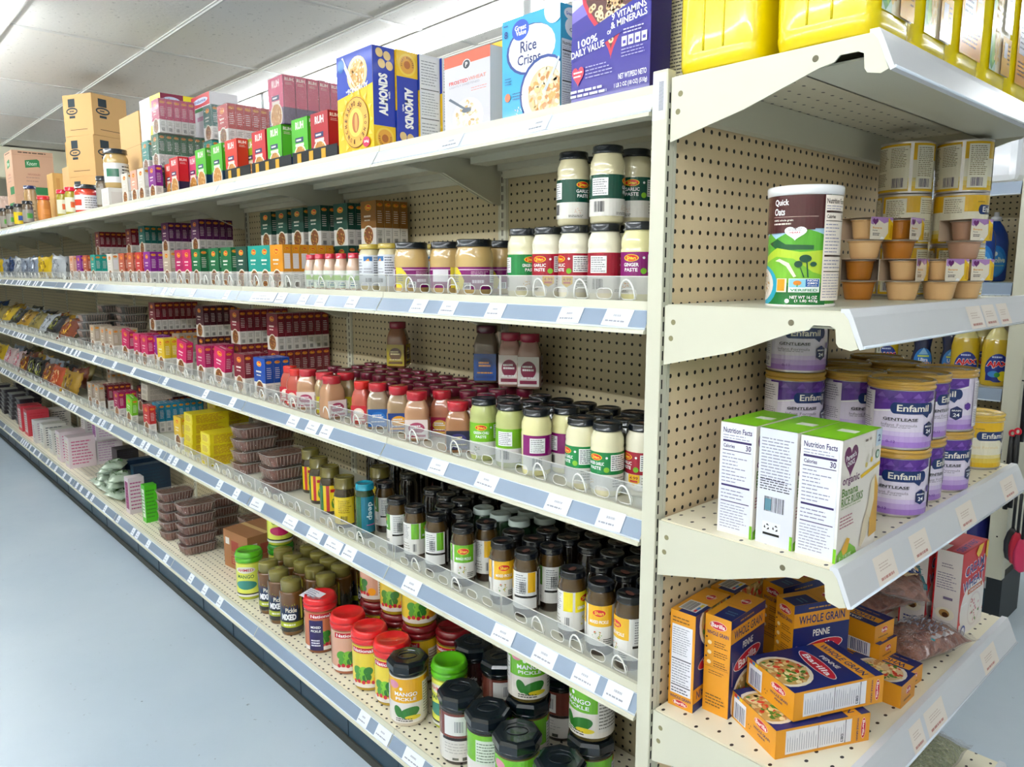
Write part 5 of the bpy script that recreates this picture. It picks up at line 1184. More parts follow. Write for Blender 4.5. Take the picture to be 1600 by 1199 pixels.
s = Sheet(2*PI*.040, .11, 8); s.rect(0, 0, 1, 1, '#2c2a20'); s.poly([(.3,1),(.7,1),(.7,.8),(.5,.65),(.3,.85)], '#c2cf1e'); s.rect(.34, .3, .62, .7, '#1c2c4a'); s.text('Pickle', .52, .58, .16, .12, '#f4ecd8'); s.text('MIXED', .48, .4, .22, .16, '#ffffff', bold=3); s.rect(.3, .12, .7, .26, '#a9b31e'); s.lines(.4, .15, .62, .23, 1, '#e9e9c0', .6); s.rect(.66, .3, .7, .95, '#e4d84a')
big_jar('olive', '#7c7436', s, '#6a4418', 'cap', .041, .20, 'pickle_jar', .036)
# small printed cartons
def carton_mb(key, W, D, H, c, c2=None, logo='Shan', foot='#e9e4de', split=.38, name='spice_box', pic=('#c98a3a', '#8a4a1e', '#e0b86a', '#6a8a2e'), flip=False):
    c2 = c2 or c; f = Sheet(W, H, 3); f.rect(0, 0, 1, 1, foot); f.rect(0, split, 1, 1, c)
    if logo == 'Shan': shan(f, .5, .85, .42, .14); f.lines(.22, .62, .78, .68, 1, '#f4ecdf', .7); f.lines(.25, .53, .75, .59, 1, '#f4ecdf', .5)
    elif logo == 'R': f.text('RUH', .5, .86, .5, .15, '#f6e9e4', bold=2); f.rect(.22, .52, .72, .62, '#1c2a5e'); f.lines(.28, .54, .66, .6, 1, '#ffffff', .6); f.rect(.22, .44, .75, .50, '#e9e0d4'); f.rect(0, 0, 1, split, c2)
    elif logo == 'N': f.ell(.5, .8, .4, .1, '#e9e4ea'); f.text(logo, .5, .8, .2, .1, c)
    f.bowl(.5, split*.55, .36 if logo != 'R' else .42, '#efe6d6', pic[1], pic, 34)
    r = Sheet(D, H, 4); r.rect(0, 0, 1, 1, foot if logo != 'R' else c2); r.rect(0, split, 1, 1, c)
    if logo == 'Shan': shan(r, .5, .9, .7, .08); r.rect(.15, .45, .85, .8, '#e9e4e6' if W < .1 and c.startswith('#d') else c2); r.lines(.2, .48, .8, .78, 6, '#e9dcd8', .35); r.lines(.2, .2, .8, .33, 3, '#8a847c', .35); r.bars(.25, .04, .75, .14, '#33302e', 8)
    elif logo == 'R': r.text('RUH', .5, .92, .7, .07, '#f6e9e4', bold=2); r.lines(.2, .8, .8, .86, 2, '#f0c9c4', .4); r.rect(0, 0, .03, 1, '#000000')
    t = Sheet(W, D, 5); t.rect(0, 0, 1, 1, c); t.lines(.2, .3, .8, .7, 1, '#f0e4dc', .5)
    for q in (f, r): q.flip = flip
    proto(key, name, [(None, box_mesh(name, W, D, H, {'all': foot, 'top': c, 'right': c}, {'front': f, 'right': r, 'top': t}))])
MW, MD, MH = .092, .030, .142
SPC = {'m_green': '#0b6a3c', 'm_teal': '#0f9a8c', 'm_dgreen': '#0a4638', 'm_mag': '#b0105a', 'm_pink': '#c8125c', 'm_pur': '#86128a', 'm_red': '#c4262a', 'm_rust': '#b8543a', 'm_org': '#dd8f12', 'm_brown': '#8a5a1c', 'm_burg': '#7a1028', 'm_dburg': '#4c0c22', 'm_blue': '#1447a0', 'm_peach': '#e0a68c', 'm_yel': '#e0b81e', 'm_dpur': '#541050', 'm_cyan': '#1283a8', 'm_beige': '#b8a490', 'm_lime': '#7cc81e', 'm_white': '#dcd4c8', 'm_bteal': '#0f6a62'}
for k, c in SPC.items(): carton_mb(k, MW, MD, MH, c)
for k, c, c2 in (('r_red', '#c8141e', '#1f1440'), ('r_green', '#4fb81c', '#123a5a'), ('r_dred', '#b01022', '#2a1440'), ('r_lime', '#a3b81e', '#2a3a4a'), ('r_orange', '#d8301c', '#4a1040'), ('r_pink', '#d84a74', '#5a3a6c')):
    carton_mb(k, .104, .040, .148, c, c2, 'R', c2, .34, 'rice_mix_box', ('#e0a85a', '#c98a3a', '#f0c88a', '#b86a2e'))
# cereal boxes of the top shelf
def cereals():
    W, D, H = .182, .068, .266
    f = Sheet(W, H, 3); f.rect(0, 0, 1, 1, '#f0c414'); f.rect(0, .0, 1, .35, '#1a3fae'); f.poly([(0,.35),(1,.42),(1,.0),(0,0)], '#1a3fae'); f.ell(.42, .22, .28, .17, '#e8c98a'); f.bowl(.42, .22, .24, '#f0dcae', '#d9a85a', ['#f0d9a4', '#c98a3a', '#e9b866', '#f4ead0'], 70); f.poly([(.8,.02),(.86,.04),(.60,.3),(.55,.27)], '#e6ecf6')
    f.circ(.86, .1, .1, '#0f5aa8'); f.circ(.86, .1, .08, '#1b6fbc'); f.text('ALMONDS', .4, .36, .56, .05, '#ffffff', 4); f.text('with', .68, .37, .1, .02, '#ffffff')
    for k in range(14):
        a = 2*PI*k/14; f.poly([(.47+.40*math.cos(a-.1), .69+.27*math.sin(a-.1)), (.47+.5*math.cos(a), .69+.335*math.sin(a)), (.47+.40*math.cos(a+.1), .69+.27*math.sin(a+.1))], '#f6dc5a')
    f.ell(.47, .69, .36, .25, '#8a4a12'); f.ell(.47, .69, .35, .243, '#f0b040'); f.ell(.47, .69, .2, .14, '#f6cf5a'); f.ell(.47, .69, .10, .10, '#b86a2a'); f.ell(.46, .69, .04, .09, '#e0a04a')
    f.arc_text('HONEY BUNCHES', .47, .69, .275, 200, -40, .045, '#4a2410'); f.arc_text('OF OATS', .47, .69, .275, 230, 320, .05, '#4a2410', up=False)
    f.ell(.18, .9, .1, .05, '#d8305a'); f.text('Post', .18, .9, .12, .03, '#ffffff'); f.flip = True
    r = Sheet(D, H, 4); r.rect(0, 0, 1, 1, '#1636b0'); r.rect(0, .75, 1, 1, '#f0c414'); r.circ(.5, .87, .42, '#f4d24a'); r.circ(.5, .87, .34, '#e9a83a'); r.circ(.5, .87, .15, '#b86a2a'); r.arc_text('HONEY BUNCHES', .5, .87, .27, 200, -20, .018, '#4a2410')
    r.text('ALMONDS', .55, .45, .42, .40, '#ffffff', -90, 3); r.text('with', .28, .45, .10, .07, '#ffffff', -90)
    for x, y in ((.35,.08), (.7,.06), (.6,.16), (.25,.17)): r.ell(x, y, .16, .045, '#e9c98a', rot=.6)
    r.flip = True
    t = Sheet(W, D, 2); t.rect(0, 0, 1, 1, '#1a3fae')
    proto('honey_up', 'cereal_box', [(None, box_mesh('cereal_box', W, D, H, {'all': '#f0c414', 'top': '#1a3fae'}, {'front': f, 'right': r, 'top': t}))])
    r2 = Sheet(D, H, 4); r2.it = list(r.it); r2.flip = False; f2 = Sheet(W, H, 3); f2.it = list(f.it); f2.flip = False
    proto('honey', 'cereal_box', [(None, box_mesh('cereal_box', W, D, H, {'all': '#f0c414'}, {'front': f2, 'right': r2, 'top': t}))])
    n = Sheet(D, H, 5); n.rect(0, 0, 1, 1, '#dfe2ea'); n.rect(.04, .02, .96, .98, '#e6e8ee'); n.lines(.08, .7, .92, .95, 9, '#8a8f9a', .3); n.rect(.05, .66, .95, .668, '#2a2f3a'); n.lines(.08, .4, .92, .64, 9, '#9a9fa8', .3); n.rect(.05, .37, .95, .378, '#2a2f3a'); n.lines(.08, .05, .92, .34, 9, '#9a9fa8', .3)
    proto('honey_nut', 'cereal_box', [(None, box_mesh('cereal_box', W, D, H, {'all': '#e2a21a'}, {'front': f, 'right': n}))])
    # frosted wheat
    W, H = .165, .235
    f = Sheet(W, H, 6); f.rect(0, 0, 1, 1, '#cbc9d0'); f.poly([(0,.86),(1,.86),(1,1),(0,1)], '#ec5a3c'); f.circ(.5, .85, .09, '#e4e2e6'); f.circ(.5, .85, .075, '#22242c'); f.text('P', .5, .85, .05, .055, '#ffffff'); f.text('FROSTED', .32, .66, .42, .045, '#d8402a', bold=1); f.text('WHEAT', .73, .665, .38, .045, '#d98a78', bold=1); f.text('LIGHTLY SWEETENED', .45, .61, .66, .025, '#8f8d96', bold=0); f.lines(.6, .5, .95, .56, 2, '#e08a7a', .25)
    f.bowl(.52, .2, .34, '#f2f0ee', '#e9e6e0', ['#e9dcbc', '#d9bf8a', '#f4eedc', '#c9a66a'], 60); f.poly([(.1,.46),(.14,.48),(.5,.31),(.47,.29)], '#5a6472'); f.ell(.5, .29, .1, .03, '#5a6472')
    proto('frosted', 'cereal_box', [(None, box_mesh('cereal_box', W, .06, .180, {'all': '#cbc9d0', 'top': '#ec5a3c', 'right': '#dcdce2'}, {'front': f}))])
    W, H = .165, .215
    f = Sheet(W, H, 6); f.rect(0, 0, 1, 1, '#efc61a'); f.text('the one', .2, .88, .3, .03, '#8a6a14', bold=0); f.text('in breakfast', .28, .82, .45, .035, '#6a4c10'); f.text('time...', .15, .76, .2, .035, '#6a4c10'); f.lines(.05, .64, .5, .7, 1, '#8a6a14', .3)
    for k in range(6): f.polys([[(.55+(.46-.07*k)*math.cos(a)*1, .25+(.34-.05*k)*math.sin(a)) for a in [2*PI*j/26 for j in range(26)]]], '#f6e48a' if k % 2 == 0 else '#efc61a')
    proto('yellowbox', 'cereal_box', [(None, box_mesh('cereal_box', W, .06, H, '#efc61a', {'front': f}))])
    # rice crisps
    W, D, H = .172, .058, .200
    f = Sheet(W, .205, 7); f.rect(0, 0, 1, 1, '#2aa6d2'); f.ell(.50, .66, .42, .24, '#143c8c'); f.ell(.52, .665, .40, .225, '#f2f6fa'); f.ell(.33, .87, .15, .10, '#1a4fc0'); f.text('Great', .33, .895, .2, .05, '#ffffff'); f.text('Value', .34, .845, .18, .05, '#ffffff'); f.text('Rice', .47, .70, .28, .11, '#1c2a6a'); f.text('Crisps', .48, .56, .40, .13, '#1c2a6a')
    f.ell(.74, .23, .42, .34, '#143c8c'); f.ell(.75, .22, .40, .32, '#e9e4de'); f.bowl(.76, .21, .34, '#e9e4de', '#e0c498', ['#f4e4c0', '#d9a85a', '#e9c98a', '#c98a4a'], 110); f.poly([(1,.5),(.98,.52),(.74,.24),(.78,.22)], '#c9ced6')
    f.ell(.9, .97, .16, .14, '#e9eef2'); f.text('8', .08, .86, .06, .07, '#143c8c'); f.lines(.04, .93, .13, .96, 1, '#143c8c', .4); f.lines(.06, .36, .2, .44, 3, '#143c8c', .25); f.circ(.11, .24, .05, '#e9805a'); f.lines(.2, .2, .38, .28, 3, '#1c4a8a', .3); f.bowl(.3, .07, .08, '#2aa6d2', '#2aa6d2', ['#e9eef2', '#f4d8d0', '#c9dcea'], 16)
    r = Sheet(D, H, 8); r.rect(0, 0, 1, 1, '#2aa6d2'); r.ell(.55, .92, .4, .06, '#f2f6fa'); r.text('Great Value', .55, .92, .6, .03, '#1a4fc0'); r.ell(.7, .8, .5, .1, '#f2f6fa'); r.text('Rice', .75, .83, .4, .04, '#1c2a6a'); r.text('Crisps', .7, .77, .55, .045, '#1c2a6a'); r.nutri(.04, 0, .96, .68, '#1c1c24', '#dfe4ea', '150')
    proto('rice', 'cereal_box', [(None, box_mesh('cereal_box', W, D, .205, '#2aa6d2', {'front': f, 'right': r}))])
    # loops in a heart
    W, D, H = .190, .060, .285
    f = Sheet(W, H, 9); f.rect(0, 0, 1, 1, '#2c1c92'); f.poly([(0,.55),(1,.72),(1,1),(0,1)], '#7a6cc4'); f.poly([(0,.62),(.3,.7),(.3,1),(0,1)], '#c9c6ec'); f.heart(.52, .66, .80, .70, '#c8203e'); f.heart(.52, .665, .70, .61, '#5a2a22')
    P1 = []; r_ = random.Random(5)
    for i in range(150):
        t = r_.uniform(0, 2*PI); q = r_.random()**.5; x = .52+.33*q*math.sin(t)**3*1.0; y = .665+.29*q*(13*math.cos(t)-5*math.cos(2*t)-2*math.cos(3*t)-math.cos(4*t))/15
        P1.append((x, y))
    for i, (x, y) in enumerate(P1):
        e = .032
        if i % 25 == 0: A = []; B = []
        A.append([(x+e*math.cos(a), y+e*.66*math.sin(a)) for a in [2*PI*j/9 for j in range(9)]]); B.append([(x+e*.4*math.cos(a), y+e*.27*math.sin(a)) for a in [2*PI*j/6 for j in range(6)]])
        if i % 25 == 24: f.polys(A, ['#e9cfa0', '#d9b27a', '#f0dcb4'][(i//25) % 3]); f.polys(B, '#7a4a2a')
    f.poly([(0,.30),(0,.44),(1,.62),(1,.47)], '#1c1890'); f.text('100%', .22, .415, .26, .05, '#ffffff', 6); f.text('DAILY VALUE', .22, .36, .44, .045, '#ffffff', 6); f.text('OF', .50, .43, .05, .025, '#ffffff'); f.text('9 VITAMINS', .74, .53, .42, .042, '#ffffff', 6); f.text('& MINERALS', .74, .48, .44, .042, '#ffffff', 6)
    for k in range(4): f.rect(.66+.08*k, .32, .725+.08*k, .38, '#dfe0f4'); f.rect(.675+.08*k, .335, .71+.08*k, .355, '#4a3ca8')
    f.lines(.68, .39, .96, .43, 2, '#c9c6ec', .4); f.lines(.66, .25, .96, .31, 3, '#b0acde', .3); f.heart(.1, .21, .16, .13, '#d8304a'); f.lines(.04, .19, .16, .24, 2, '#ffffff', .4); f.lines(.2, .17, .56, .26, 4, '#b0acde', .3); f.lines(.0, .06, .5, .12, 2, '#dfe0f4', .55); f.text('NET WT/PESO NETO', .8, .14, .34, .035, '#f0f0fa'); f.text('1 LB 2 OZ (18 OZ) (510g)', .78, .085, .4, .035, '#f0f0fa')
    proto('loops', 'cereal_box', [(None, box_mesh('cereal_box', W, D, H, '#1c1478', {'front': f}))])
    n = Sheet(.2, .285, 3); n.rect(0, 0, 1, 1, '#e9e2bc'); n.lines(.05, .03, .95, .97, 44, '#4a463c', .38)
    proto('creamtext', 'cereal_box', [(None, box_mesh('cereal_box', .06, .19, .27, {'all': '#e9e2bc'}, {'right': n, 'front': Sheet(1,1).rect(0,0,1,1,'#e9e2bc').lines(.08,.05,.92,.97,40,'#5a564a',.38)}))])
cereals()
# clear tubs of dates, foil trays
def rr(w, d, r, z, n=5):
    P = []
    for cx, cy, a0 in ((w/2-r, d/2-r, 0), (-w/2+r, d/2-r, 90), (-w/2+r, -d/2+r, 180), (w/2-r, -d/2+r, 270)):
        for k in range(n): a = math.radians(a0+90*k/(n-1)); P.append((cx+r*math.cos(a), cy+r*math.sin(a), z))
    return P
def loft(mb, L, mt, sm=True, cap=(True, True)):
    n = len(L[0]); V = [p for l in L for p in l]
    F = [(j*n+i, j*n+(i+1) % n, (j+1)*n+(i+1) % n, (j+1)*n+i) for j in range(len(L)-1) for i in range(n)]
    mb.add(V, F, mt, sm)
    if cap[0]: mb.add(L[0], [tuple(range(n))[::-1]], mt)
    if cap[1]: mb.add(L[-1], [tuple(range(n))], mt)
DATE = bean_mat('#5a2a1e', '#8a4a34', 45, 'dates'); DARKC = bean_mat('#16120f', '#2a2420', 45, 'dark_dates')
def tubs():
    for key, mt, lidm, nm in (('tray', DATE, M_FILM, 'date_tub'), ('tray_dark', DARKC, M_FILM, 'date_tub')):
        W, D, H = .165, .125, .046
        c = MB(); loft(c, [rr(W*.80, D*.78, .02, .003), rr(W*.90, D*.88, .022, H*.8), rr(W*.88, D*.86, .02, H*.86)], mt)
        t = MB(); loft(t, [rr(W*.83, D*.81, .022, 0), rr(W*.85, D*.83, .024, .003), rr(W*.95, D*.94, .026, H*.9), rr(W, D, .03, H*.91), rr(W, D, .03, H*.97)], M_FILM, cap=(True, False))
        for k in range(9):
            for s in (-1, 1): x = (k-4)*W*.085; t.tube([(x*.9, s*D*.41, .004), (x, s*D*.47, H*.88)], .0014, mat('#b99a8c', .2, 0, .6), 4)
        for k in range(6):
            for s in (-1, 1): y = (k-2.5)*D*.12; t.tube([(s*W*.42, y*.9, .004), (s*W*.475, y, H*.88)], .0014, mat('#b99a8c', .2, 0, .6), 4)
        l = MB(); loft(l, [rr(W*1.01, D*1.01, .03, H*.97), rr(W*1.01, D*1.01, .03, H)], mat('#cfc6c0', .2, 0, .6), cap=(False, False)); loft(l, [rr(W*1.0, D*1.0, .03, H), rr(W*.9, D*.88, .025, H+.002)], lidm, cap=(False, True))
        proto(key, nm, [('contents', c.mesh('contents'), None), ('clear_tub', t.mesh('clear_tub'), None), ('lid', l.mesh('lid'), 'clear lid with a pale rim')])
    t = MB(); W, D, H = .15, .12, .038; loft(t, [rr(W*.82, D*.8, .01, 0), rr(W*.95, D*.94, .012, H*.9), rr(W, D, .014, H*.92), rr(W, D, .014, H)], mat('#34303a', .3, 0, .4))
    l = MB(); loft(l, [rr(W*1.02, D*1.02, .014, H), rr(W*1.02, D*1.02, .014, H+.002)], mat('#d8dae0', .25, .6)); proto('foil', 'foil_tray', [('tray', t.mesh('tray'), None), ('lid', l.mesh('lid'), 'silver foil lid')])
tubs()
BAGS = {'b_yel': ('#d8b41a', '#8a6a14'), 'b_grey': ('#8a94a4', '#4a5260'), 'b_blue': ('#28406a', '#16243c'), 'b_silver': ('#b4b8bc', '#6a6e74'), 'b_brown': ('#7a3a1e', '#d8a83a'), 'b_khaki': ('#8a7a3a', '#4a4426'), 'b_gold': ('#a8801a', '#5a3a10'), 'b_pink': ('#e4c9c9', '#c2405a'), 'b_dark': ('#1e1c22', '#8a8a30'), 'b_green': ('#b8c9b4', '#3f6a2e'), 'b_lblue': ('#1d62c0', '#c9dcf4'), 'b_orange': ('#b8481e', '#e8b87a')}
for i, (k, (c, c2)) in enumerate(BAGS.items()):
    s = Sheet(1, 1, i); s.ell(.5, .5, .22, .34, c2); s.lines(.3, .1, .7, .2, 2, c2, .6); s.rect(.4, .38, .6, .6, c)
    proto(k, 'snack_bag', [(None, pillow(.17, .13, .045, i*3+1, mat(c, .22, .1, .5), crink=.5, sheet=s, nx=14, ny=10).mesh('snack_bag'))])
# cardboard cartons
def cartons():
    K = '#cfa468'
    def cb(key, W, D, H, col, art, nm='cardboard_carton'):
        f = Sheet(W, H, 2); f.rect(0, 0, 1, 1, col); art(f); r = Sheet(D, H, 3); r.rect(0, 0, 1, 1, col); art(r); t = Sheet(W, D, 4); t.rect(0, 0, 1, 1, col); t.rect(0, .495, 1, .505, '#8a6636'); t.rect(0, .44, 1, .56, '#d9b67c')
        proto(key, nm, [(None, box_mesh(nm, W, D, H, col, {'front': f, 'right': r, 'top': t}, fin=lambda c: mat(c, .7)))])
    def hat(s): s.rect(.18, .70, .42, .90, '#22323a'); s.ell(.3, .6, .2, .09, '#22323a'); s.ell(.3, .6, .16, .05, K); s.lines(.22, .57, .38, .63, 1, '#22323a', .6); s.rect(.2, .43, .4, .49, '#22323a'); s.rect(.2, .14, .8, .155, '#5a4426')
    cb('c_hat', .235, .235, .232, K, hat); cb('c_plain', .20, .25, .33, '#d2aa70', lambda s: s.rect(.3, .1, .7, .12, '#b08a54')); cb('c_small', .16, .2, .16, '#d2a45c', lambda s: s.rect(.1, .2, .2, .8, '#c08e48'))
    def kn(s): s.poly([(.3,.62),(.62,.66),(.66,.64),(.65,.80),(.6,.83),(.3,.79)], '#2f7f4a'); s.text('Knorr', .47, .725, .25, .09, '#cfe0cc'); s.text('NOODLES', .5, .48, .3, .04, '#a86a5a'); s.lines(.3, .38, .7, .44, 1, '#b08a76', .4); s.lines(.3, .3, .7, .36, 1, '#b08a76', .4); s.lines(.15, .94, .85, .98, 1, '#4a3a2a', .6); s.rect(.45, .03, .95, .2, '#2f7f4a'); s.rect(0, .9, 1, .905, '#b3846a')
    cb('c_kn', .30, .27, .33, '#cda284', kn); cb('c_knl', .30, .27, .25, '#cda284', lambda s: s.rect(.2, .4, .8, .8, '#2f7f4a'))
    cb('c_tall', .33, .20, .49, '#d2aa70', lambda s: s.rect(0, .66, 1, .665, '#b08a54')); cb('c_flat', .20, .26, .10, '#e0dcd8', lambda s: s.rect(.1, .2, .9, .8, '#d4ccc8'))
    def pk(s): s.rect(.1, .1, .9, .9, '#d9b8a8'); s.rect(.3, .1, .5, .8, '#c2687a')
    cb('c_pink', .12, .26, .30, '#dcc2b4', pk)
    def bx(s): s.rect(.08, .62, .24, .8, '#e4e0da'); s.rect(.32, .48, .62, .76, '#a04434'); s.rect(.3, .12, .8, .34, '#a04434'); s.lines(.34, .15, .76, .31, 3, '#b98a5e', .5); s.lines(.3, .38, .7, .46, 2, '#a04434', .5)
    cb('c_red', .20, .19, .17, '#a8744a', bx)
    f = Sheet(.3, .25, 3); f.rect(0, 0, 1, 1, '#ece6e6'); f.rect(.0, .7, .62, 1, '#8a1840'); f.rect(.62, .7, 1, 1, '#efdc14'); f.ell(.3, .86, .24, .08, '#c9d4ea'); f.text('Indomie', .3, .86, .4, .09, '#2a3a8a'); f.text('Chicken Curry', .5, .62, .8, .09, '#5a2a2a'); f.text('75', .8, .85, .1, .08, '#a08a14')
    r = Sheet(.18, .25, 4); r.rect(0, 0, 1, 1, '#e4d4de'); r.rect(.5, .75, 1, 1, '#efdc14'); r.rect(.05, .75, .45, .98, '#b8a4c4'); r.rect(.1, .62, .45, .72, '#b04a7a'); r.poly([(.4,.0),(1,.0),(1,.42),(.5,.38)], '#efdc14'); r.lines(.2, .45, .8, .6, 3, '#c9a8b8', .4)
    proto('noodle', 'noodle_carton', [(None, box_mesh('noodle_carton', .27, .17, .215, {'all': '#ece6e6', 'top': '#efdc14'}, {'front': r, 'right': f}))])
    f = Sheet(.22, .24, 3); f.rect(0, 0, 1, 1, '#e6e2e6'); f.rect(.0, .72, 1, 1, '#c4202a'); f.ell(.5, .86, .4, .07, '#c9d4ea'); f.text('Indomie', .5, .86, .6, .08, '#2a3a8a'); f.rect(0, .62, 1, .7, '#2f8a3a'); f.rect(.3, .4, .7, .5, '#d8a0c0')
    proto('noodle2', 'noodle_carton', [(None, box_mesh('noodle_carton', .22, .13, .19, '#e6e2e6', {'front': f}))])
cartons()
def thin(key, W, D, H, cols, name='packet_box'):
    f = Sheet(W, H, 3); f.rect(0, 0, 1, 1, cols[0]); f.rect(.15, .12, .85, .88, cols[1]); f.lines(.2, .2, .8, .8, 7, cols[2], .4); r = Sheet(D, H, 5); r.rect(0, 0, 1, 1, cols[0]); r.lines(.1, .1, .9, .9, 8, cols[2], .35)
    proto(key, name, [(None, box_mesh(name, W, D, H, cols[0], {'front': f, 'right': r}))])
thin('t_mag', .07, .08, .20, ('#ddd0d4', '#8c1460', '#b0407c')); thin('t_green', .055, .06, .20, ('#4cc01e', '#e9f0e0', '#3a8a1e')); thin('t_blue', .06, .20, .19, ('#16304a', '#14506e', '#0e3a56')); thin('t_white', .10, .17, .175, ('#e4e0de', '#e9e6e2', '#a88aa0'))
thin('t_pur', .10, .17, .175, ('#e6dee4', '#9a4a9a', '#c9a0c9')); thin('t_bw', .12, .15, .18, ('#e0ddd4', '#e6e4dc', '#1c2a3a')); thin('t_red', .14, .15, .21, ('#d8404e', '#ece0de', '#d0303e')); thin('t_pink', .12, .16, .21, ('#e9d8dc', '#e9e4d4', '#d05a8a'))
thin('t_yel', .10, .16, .045, ('#e4cf14', '#e9dc4a', '#a83a2a')); thin('t_lie', .10, .12, .028, ('#cfc2b4', '#c2b4a4', '#8a7a6c')); thin('t_dark', .09, .16, .03, ('#12241e', '#e4ecd8', '#5a8a3a')); thin('t_dk', .12, .13, .15, ('#16141c', '#1c1a24', '#2a2838'))

def shaker(key, name, r, h, lid, cont, lc, fn=None):
    s = Sheet(2*PI*r*.85, h*.5, 3); s.rect(0, 0, 1, 1, lc[0]); s.rect(.4, .3, .6, .7, lc[1]); s.lines(.65, .1, .9, .9, 5, lc[2], .4)
    jar(key, name, r, h, lid, .022, cont, s, h*.14, h*.64, rl=.95, top_detail=None, bodyname='plastic_body')
shaker('sh_dark', 'spice_shaker', .034, .17, '#15181e', '#6a5a48', ('#9a9488', '#4f9a3a', '#5a544a')); shaker('sh_red', 'spice_shaker', .034, .165, '#d8203a', '#a89a2a', ('#e0dcc0', '#d8602a', '#8a8a3a')); shaker('sh_org', 'spice_shaker', .038, .165, '#d41e2a', '#c8803a', ('#c8803a', '#d8904a', '#a8602a'))
shaker('sh_yel', 'spice_shaker', .034, .17, '#15181e', '#7a7466', ('#e4c41e', '#3a5a9a', '#8a6a14')); shaker('tub_red', 'plastic_tub', .062, .165, '#15202a', '#d9402a', ('#e6e2e0', '#d9402a', '#8a8480')); shaker('sh_blue', 'tall_jar', .042, .30, '#1a2a5a', '#b08a5a', ('#b89a70', '#8a4a2a', '#6a4a2a')); shaker('big_dk', 'wide_jar', .058, .195, '#15202a', '#c9a86a', ('#e4e4e2', '#1a6a4a', '#3a3a3a'))
jar('squeeze', 'squeeze_bottle', .045, .27, '#d8202a', .06, '#e0dcd8', None, 0, 0, rl=.35, top_detail=None, prof=[(0,0),(.042,0),(.045,.01),(.045,.14),(.040,.17),(.03,.19),(.016,.21)], bodyname='bottle')
# ================================================================== goods on the long run
SHELF = {T1: 'top shelf', S2: 'second shelf', S3: 'third shelf', S4: 'fourth shelf', S5: 'base shelf'}
CNAME = {'p_green': 'cream paste jar with green label', 'p_red': 'cream paste jar with dark red label', 'p_mag': 'yellow paste jar with magenta label', 'p_lime': 'green paste jar with lime label', 'p_dark': 'paste jar with dark green label',
  'k_green': 'pickle jar with green label', 'k_yel': 'pickle jar with yellow label', 'k_lem': 'pickle jar with bright yellow label', 'k_white': 'pickle jar with white text label'}
def put(key, px, y, z, desc, cat, group=None, rz=0, hz=.07, dx=0, rot=None, extra=''):
    x = X(px, y, z+hz)+dx
    rd = extent(key)[2] and key[:2] != 's_' or key == 'big_dk'
    o = place(key, (x, y, z), face(x, y, rz) if rd else math.radians(rz+(25 if key[:2] == 's_' else 0)), (desc+extra), cat, group, rot=rot); return o, x
# ---- second shelf: paste jars beside the corner post
g = 'paste jars on the second shelf'
for px, k, rz, d in ((998, 'p_mag', -25, 'yellow ginger paste jar with magenta label beside the corner post'), (945, 'p_red', 83, 'paste jar showing its dark red back label, second from the post'), (898, 'p_red', -60, 'paste jar with red label and nutrition panel, third from the post'),
                     (856, 'p_red', -32, 'garlic paste jar with red label and yellow price badge'), (817, 'p_green', 30, 'ginger garlic paste jar with green label, leftmost of the five')):
    put(k, px, .082, S2, d, 'jar', g, rz)
for px, y, rz, d in ((896, .10, 35, 'dark green label paste jar stacked above the third jar'), (949, .09, 80, 'dark green label paste jar stacked above the second jar'), (925, .185, 0, 'dark green label paste jar stacked behind the two front ones'), (992, .165, -10, 'dark green label paste jar stacked nearest the post')):
    put('p_dark', px, y, S2+PJ[1], d, 'jar', 'stacked paste jars with dark green labels', rz)
for i, (px, y) in enumerate(((925, .158), (975, .163), (885, .165))):
    put('p_green', px, y, S2, f'cream paste jar with green label in the second row, {["middle", "right", "left"][i]}', 'jar', 'paste jars in the second row of the second shelf', 40)
for px, k, y, rz, d in ((741, 'wide', .085, -10, 'wide tan jar with purple label, nearest the paste jars'), (699, 'wide', .13, 85, 'wide tan jar with white panel, second of the purple label jars'), (643, 'wide', .085, 14, 'wide tan jar showing the yellow side of its label'),
                         (781, 'wide', .19, 20, 'wide tan jar at the back beside the green paste jar'), (609, 'goldlid', .085, -50, 'tan relish jar with gold lid, right of the two'), (579, 'goldlid', .085, -10, 'tan relish jar with gold lid, left of the two'), (672, 'goldlid', .22, 0, 'relish jar with gold lid standing in the back')):
    put(k, px, y, S2, d, 'jar', 'tan jars on the second shelf' if k == 'wide' else 'gold lidded jars', rz)
for i, (px, y) in enumerate(((553, .085), (534, .085), (517, .085), (501, .082), (487, .12))):
    put('gingersmall', px, y, S2, f'small pink sauce bottle with red cap, {ordn(i)} from the gold lidded jars', 'bottle', 'small sauce bottles with red caps', 0, .05)
# ---- columns of small cartons
NB = {}
def column(keys, pxl, y0, z, n, desc, tiers=1, rz=0, dims=(MW, MD, MH), gap=.0012, cat='spice box', first_tilt=0, lim=None):
    """a facing of cartons one behind another; the left edge of the front face is at pxl"""
    W, D, H = dims; x = X(pxl, y0, z+H*.6)+W/2; sh = SHELF[z]; NB[z] = NB.get(z, 0)
    for t in range(tiers):
        for j in range(n):
            y = y0+D/2+j*(D+gap)
            if y+D/2 > BACK-.004: break
            k = keys[j % len(keys)] if isinstance(keys, (list, tuple)) else keys
            if not free(k, (x, y, z+(H+.0006)*t), math.radians(rz), .006): continue
            lv = '' if tiers == 1 else (', lower tier', ', upper tier', ', top tier')[t]
            pos = 'front one' if j == 0 else ordn(j)+' in'
            place(k, (x+R_.uniform(-.0015, .0015), y, z+(H+.0006)*t+(.0 if not lim else lim)), math.radians(rz), f'{desc}, {sh}, {pos}{lv}', cat, f'{desc} on the {sh}')
    return x
Z2 = S2
